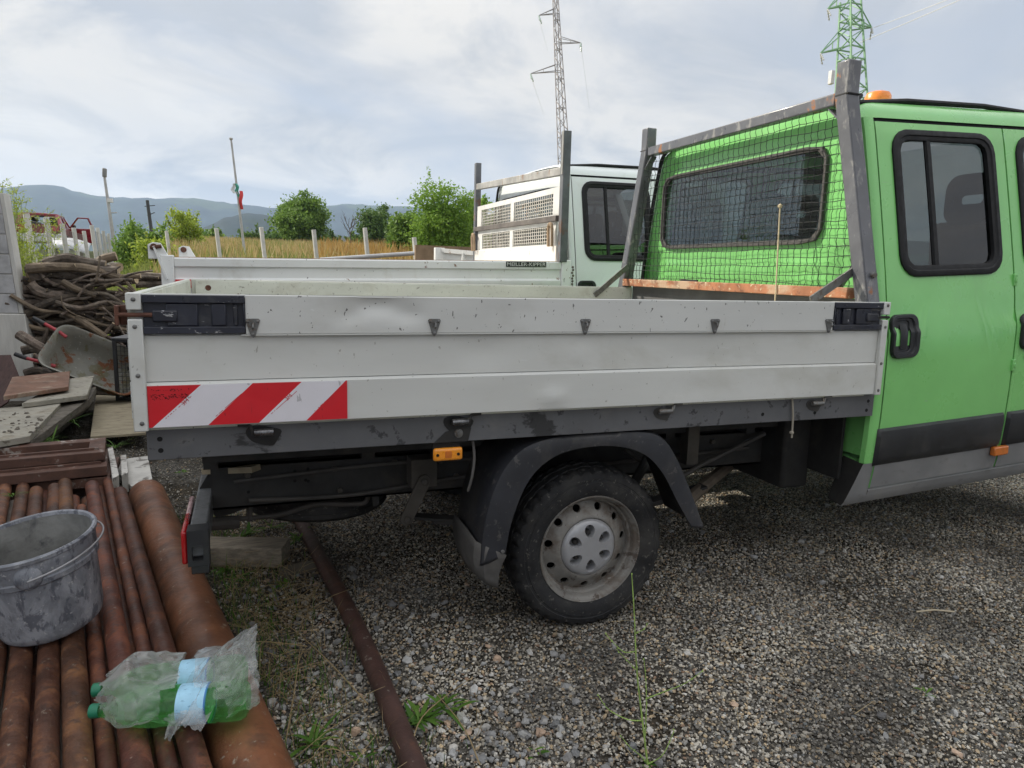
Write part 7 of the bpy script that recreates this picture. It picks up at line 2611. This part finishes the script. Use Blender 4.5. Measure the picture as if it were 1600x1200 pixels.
def branch(p, d, ln, r, lev):
    pts = [p]
    q, dd = p.copy(), d.copy()
    for i in range(4):
        dd = (dd + Vector((sr.uniform(-.3, .3), sr.uniform(-.3, .3), sr.uniform(-.1, .25)))).normalized()
        q = q + dd * (ln / 4)
        pts.append(q.copy())
    dm_.tube(pts, [r * (1 - .14 * i) for i in range(5)], 5, cap=False)
    if lev < 3:
        for k in range(3 if lev else 6):
            t = sr.choice(pts[1:])
            branch(t, (dd + Vector((sr.uniform(-1, 1), sr.uniform(-1, 1), sr.uniform(-.1, .7)))).normalized(), ln * .55, r * .5, lev + 1)


branch(dbase, Vector((-.15, 0, 1)), 1.7, .06, 0)
dm_.build('trunk', mat('dead_wood', (0.10, 0.085, 0.075), 0.9), dt, recalc=False)


def blades(n, area, hmin, hmax, w, sr, lean_=0.35, z0=0.0):
    """grass blades: area() -> x, y ; three points each"""
    v = []
    f = []
    for i in range(n):
        x, y = area()
        z0 = max(0.0, field_z(x, y)) if y > 12 else 0.0
        h = sr.uniform(hmin, hmax)
        a = sr.uniform(0, 6.283)
        lx, ly = math.cos(a) * h * sr.uniform(0, lean_), math.sin(a) * h * sr.uniform(0, lean_)
        b = sr.uniform(0, 6.283)
        wx, wy = math.cos(b) * w, math.sin(b) * w
        o = len(v)
        v += [(x - wx, y - wy, z0), (x + wx, y + wy, z0), (x + lx * .4 + wx * .7, y + ly * .4 + wy * .7, z0 + h * .6), (x + lx * .4 - wx * .7, y + ly * .4 - wy * .7, z0 + h * .6), (x + lx, y + ly, z0 + h * .97)]
        f += [(o, o + 1, o + 2, o + 3), (o + 3, o + 2, o + 4, o + 4)]
    return np.array(v), f


def blade_obj(name, n, area, hmin, hmax, w, m, label, seed, lean_=0.35, cat='grass'):
    sr_ = random.Random(seed)
    v, f = blades(n, lambda: area(sr_), hmin, hmax, w, sr_, lean_)
    mb = MB()
    mb.v = [tuple(p) for p in v]
    mb.f = [q if q[2] != q[3] else q[:3] for q in f]
    o = mb.build(name, m, None, (0, 0, 0), recalc=False, sharp=0)
    return tag(o, label, cat, kind='stuff')


def fan(px0, px1, d0, d1, keepf=None):
    def g(s):
        for _ in range(20):
            px, d = s.uniform(px0, px1), d0 + (d1 - d0) * s.random() ** 0.7
            p = atd(px, 385, d)
            if keepf is None or keepf(p, s):
                break
        return p.x, p.y
    return g


DRYG = leaf_mat('dry_grass', (0.33, 0.25, 0.10), (0.48, 0.38, 0.19), 0.3)
GRNG = leaf_mat('field_grass', (0.13, 0.18, 0.04), (0.27, 0.29, 0.08), 0.35)
ORNG = leaf_mat('orange_weeds', (0.32, 0.19, 0.06), (0.45, 0.30, 0.10), 0.3)
blade_obj('dry_field_grass', 20000, fan(235, 840, 16, 60, lambda p, s: nn2(p.x, p.y, .25, 2) + s.uniform(-.3, .3) > 0.06), 0.35, 0.95, 0.030, DRYG, 'tall dry straw coloured grass in the field', 1)
blade_obj('green_field_grass', 19000, fan(235, 840, 15, 60, lambda p, s: nn2(p.x, p.y, .25, 2) + s.uniform(-.3, .3) < 0.2), 0.3, 0.85, 0.030, GRNG, 'green weeds mixed into the dry field grass', 2)
blade_obj('rusty_weeds', 1800, fan(500, 650, 20, 34), 0.5, 1.2, 0.03, ORNG, 'orange brown seeding weeds in front of the dark tree', 3)
blade_obj('yard_edge_grass', 5000, fan(-10, 230, 9, 20), 0.5, 1.3, 0.018, GRNG, 'green weeds round the fence posts', 4)

# tall feathery yellow green weeds by the wall
sr = np.random.default_rng(12)
for k, (px, py, d, n_) in enumerate(((16, 298, 7.6, 26), (46, 335, 8.2, 8), (10, 330, 7.2, 22), (58, 372, 8.6, 6))):
    tp = atd(px, py, d)
    base = Vector((tp.x, tp.y, 0))
    root = thing('tall_weed', tuple(base), ['tallest feathery yellow green weed above the block wall', 'feathery yellow green weed in front of the red car', 'feathery weed rising right behind the block wall end', 'lower feathery weed left of the firewood pile'][k], 'weed', 'feathery weeds by the wall')
    st = MB()
    lf = []
    for i in range(n_):
        a = sr.uniform(0, 6.28)
        hh = tp.z * sr.uniform(.6, 1.02)
        sp_ = sr.uniform(.05, .42)
        top = base + Vector((math.cos(a) * sp_, math.sin(a) * sp_, hh))
        mid = base.lerp(top, .5) + Vector((-math.cos(a) * .03, 0, .05))
        cv = cm([base + Vector((math.cos(a) * .04, math.sin(a) * .04, 0)), mid, top], 6)
        st.tube(cv, [.005 * (1 - .8 * q / 12) + .0008 for q in range(13)], 4, cap=False)
        for j in range(34):
            t = cv[min(12, int(3 + 10 * sr.random()))]
            b = sr.uniform(0, 6.28)
            L2 = sr.uniform(.05, .16)
            tip = t + Vector((math.cos(b) * L2, math.sin(b) * L2, L2 * sr.uniform(.3, 1.2)))
            st.tube([t, tip], [.0018, .0009], 3, cap=False)
            for q in range(7):
                lf.append(t.lerp(tip, sr.uniform(.2, 1.05)) + Vector(sr.normal(size=3) * .008))
    st.build('stems', mat('weed_stem', (0.22, 0.26, 0.07), 0.8, var=0.2), root, recalc=False)
    v, f = quads(np.array([tuple(p) for p in lf]), 4, .011, sr)
    raw_mesh('leaves', v, f, LEAFY, root, tuple(base))

# ---- yard weeds
GREENL = leaf_mat('yard_weed_green', (0.055, 0.14, 0.022), (0.13, 0.24, 0.04), 0.35)
STRAW = leaf_mat('dry_straw', (0.24, 0.17, 0.085), (0.40, 0.31, 0.17), 0.2)


def leaf_blade(mb, p0, d, ln, w, droop):
    d = d.normalized()
    s = d.cross(Vector((0, 0, 1)))
    s = s.normalized() if s.length > 1e-4 else Vector((1, 0, 0))
    L_ = []
    for i in range(6):
        t = i / 5
        c_ = p0 + d * (ln * t) - Vector((0, 0, droop * ln * t * t))
        ww = w * math.sin(math.pi * min(.98, .12 + .86 * t)) if i < 5 else 0.0005
        L_.append((c_ - s * ww, c_ + s * ww))
    o = len(mb.v)
    for a, b in L_:
        mb.v += [tuple(a), tuple(b)]
    for i in range(5):
        mb.f.append((o + 2 * i, o + 2 * i + 1, o + 2 * i + 3, o + 2 * i + 2))


def leafy_weed(px, py, z, n, ln, w, label, seed, up_=0.8):
    s = random.Random(seed)
    b = at(px, py, 'z', z)
    mb = MB()
    for i in range(n):
        a = s.uniform(0, 6.283)
        e = s.uniform(.25, 1.0) * up_
        leaf_blade(mb, b + Vector((s.gauss(0, .012), s.gauss(0, .012), 0)), Vector((math.cos(a), math.sin(a), e * 1.3)), ln * .72 * s.uniform(.5, 1.15), w * .7 * s.uniform(.6, 1.2), s.uniform(.1, .7))
    o = mb.build('leafy_weed', GREENL, None, tuple(b), recalc=False, sharp=0)
    return tag(o, label, 'weed', 'small green weeds on the ground')


for k, w_ in enumerate(((655, 1125, .02, 26, .13, .010, 'bushy green weed growing right beside the lone pipe'), (695, 1105, .02, 12, .16, .011, 'green weed with long leaves pointing right near the lone pipe'), (485, 1165, .02, 14, .16, .010, 'green weed between the big pipe and the lone pipe at the bottom'),
                        (352, 892, .02, 12, .10, .012, 'bright green seedling just below the timber block'), (372, 905, .02, 10, .12, .008, 'thin green weed right below the timber block'), (462, 845, .02, 14, .16, .009, 'green weed at the right end of the timber block'),
                        (380, 838, .02, 18, .15, .012, 'leafy weed behind the timber block'), (425, 825, .02, 14, .16, .008, 'grassy weed under the spare wheel'), (440, 915, .02, 8, .08, .012, 'small flat weed right of the timber block'),
                        (285, 738, .02, 9, .07, .011, 'small green seedling on the gravel behind the rear crossbar'), (1450, 1085, .02, 7, .06, .007, 'small dark green seedling on the gravel at the right'), (560, 1185, .02, 6, .06, .008, 'tiny green weed left of the lone pipe at the bottom edge'),
                        (840, 1175, .02, 7, .05, .008, 'tiny green weed among the grey stones at the bottom'), (80, 690, .25, 16, .22, .006, 'tall grassy weed growing through the board heap'), (110, 660, .25, 14, .26, .006, 'slender weed in front of the pale boards'), (182, 700, .1, 12, .22, .005, 'dry green weed between the frames and the plywood'), (22, 775, .2, 8, .14, .005, 'thin weed behind the pipe ends at the left'), (70, 740, .15, 14, .16, .006, 'green weed sprouting between the window frames'))):
    leafy_weed(*w_, seed=50 + k)

# the thin tall weed in the foreground
TW = mat('weed_stalk', (0.26, 0.38, 0.09), 0.7, var=0.25, scale=30)
twb = at(1012, 1196, 'z', 0.0)
tw = thing('tall_thin_weed', tuple(twb), 'tall thin green weed with sparse branches in the foreground', 'weed')


def tpx(*pp):
    """points of the weed, all close to its own upright plane"""
    n_ = Vector((CF.x, CF.y, 0)).normalized()
    out = []
    for px, py, dd in pp:
        d = CR * ((px - 800) / FPX) - CU * ((py - 600) / FPX) + CF
        t = ((twb - CAM_POS).dot(n_) + dd) / d.dot(n_)
        out.append(CAM_POS + d * t)
    return out


stems = [([(1012, 1196, 0), (1003, 1120, 0), (996, 1060, .01), (993, 1010, .01), (991, 960, .02), (987, 897, .02)], .0028), ([(1008, 1150, 0), (1010, 1100, .02), (1009, 1060, .03), (1006, 1030, .03)], .0020),
         ([(1009, 1092, .01), (1040, 1080, .0), (1070, 1068, -.02), (1097, 1049, -.03)], .0018), ([(992, 1018, .01), (976, 1019, .02), (962, 1008, .03), (946, 990, .04)], .0016), ([(993, 1046, .01), (980, 1032, .0), (963, 1014, -.01)], .0014),
         ([(993, 990, .01), (1006, 983, .0), (1013, 973, -.01)], .0014), ([(1002, 1126, 0), (980, 1124, .0), (950, 1108, .02), (935, 1086, .03)], .0018), ([(1010, 1190, 0), (1000, 1180, 0), (985, 1168, -.02), (970, 1150, -.03)], .0018), ([(1012, 1194, 0), (1035, 1180, .0), (1050, 1150, .02), (1053, 1140, .02)], .0016)]
for k, (pp, r) in enumerate(stems):
    cv = cm(tpx(*pp), 6)
    sm_ = MB().tube(cv, [r * (1 - .55 * i / len(cv)) for i in range(len(cv))], 6)
    for i in range(2, len(cv), 4):
        sm_.lathe([(0, -.003), (.0028, 0), (0, .004)], cv[i] + Vector((random.uniform(-.002, .002), 0, 0)), 'z', 5)
    sm_.build('main_stem' if k == 0 else 'side_branch', TW, tw, recalc=False)
bs = MB()
for i in range(7):
    a = random.uniform(0, 6.28)
    leaf_blade(bs, twb, Vector((math.cos(a), math.sin(a), .5)), random.uniform(.03, .06), .004, .5)
bs.build('base_leaves', GREENL, tw, recalc=False, sharp=0)

# dry stalks and litter on the soil strip
sr_ = random.Random(21)
ds_ = MB()
for i in range(420):
    while True:
        x, y = sr_.uniform(0.2, 1.2), sr_.uniform(-.8, 1.9)
        if x > 0.33 + SLOPE * y * .9 and soil_zone(x, y) + sr_.uniform(-.2, .25) > .35:
            break
    a = sr_.uniform(0, 6.28)
    ln = sr_.choice((.05, .08, .12, .2))
    p0 = Vector((x, y, .012 + sr_.uniform(0, .02)))
    d = Vector((math.cos(a), math.sin(a), sr_.uniform(-.02, .5)))
    ds_.tube([p0, p0 + d * ln * .5 + Vector((0, 0, .008)), p0 + d * ln + Vector((0, 0, -.006))], [.0014, .0012, .0006], 3, cap=False)
for i in range(90):
    x, y = sr_.uniform(.8, 4.2), sr_.uniform(-1.0, .6)
    a = sr_.uniform(0, 6.28)
    p0 = Vector((x, y, .014))
    d = Vector((math.cos(a), math.sin(a), sr_.uniform(0, .15)))
    ds_.tube([p0, p0 + d * sr_.uniform(.04, .12)], [.0012, .0006], 3, cap=False)
tag(ds_.build('dry_straw', STRAW, None, (0, 0, 0), recalc=False, sharp=0), 'dry straw and dead stems scattered on the soil', 'straw', kind='stuff')
for k, pp in enumerate((((575, 1100), (500, 1020), (430, 960)), ((640, 1195), (660, 1120), (735, 1060)), ((440, 1195), (460, 1080), (470, 1005)), ((750, 1195), (720, 1130), (660, 1060)), ((480, 1010), (420, 1003), (360, 1004)), ((470, 1195), (520, 1170), (560, 1195)))):
    q = [at(px, py, 'z', .015 + (.05 if i == 1 else .01)) for i, (px, py) in enumerate(pp)]
    tag(MB().tube(cm(q, 6), [.0024 * (1 - .5 * i / 13) for i in range(13)], 5).build('dry_stalk', STRAW, None, tuple(q[0]), recalc=False, sharp=0),
        ['long dry stalk crossing from the big pipe to the lone pipe', 'dry stalk rising right of the lone pipe', 'dry stalk beside the big pipe', 'dry stalk among the grey stones', 'short dry stalk under the truck tail', 'curved dry stalk at the bottom edge'][k], 'stalk', 'dry stalks on the ground')
blade_obj('soil_grass', 900, lambda s: (lambda y: (0.32 + SLOPE * y + abs(s.gauss(0, .16)), y))(s.uniform(-.8, 1.9)), .03, .12, .0016, GREENL, 'short thin grass on the soil strip beside the big pipe', 8, .8)
blade_obj('dry_soil_grass', 1100, lambda s: (lambda y: (0.34 + SLOPE * y + abs(s.gauss(0, .22)), y))(s.uniform(-.8, 1.9)), .02, .10, .0012, STRAW, 'short dry grass on the soil strip beside the big pipe', 9, 1.2)
# custom bookkeeping property is not part of the scene
for o in bpy.data.objects:
    if '_o' in o:
        del o['_o']
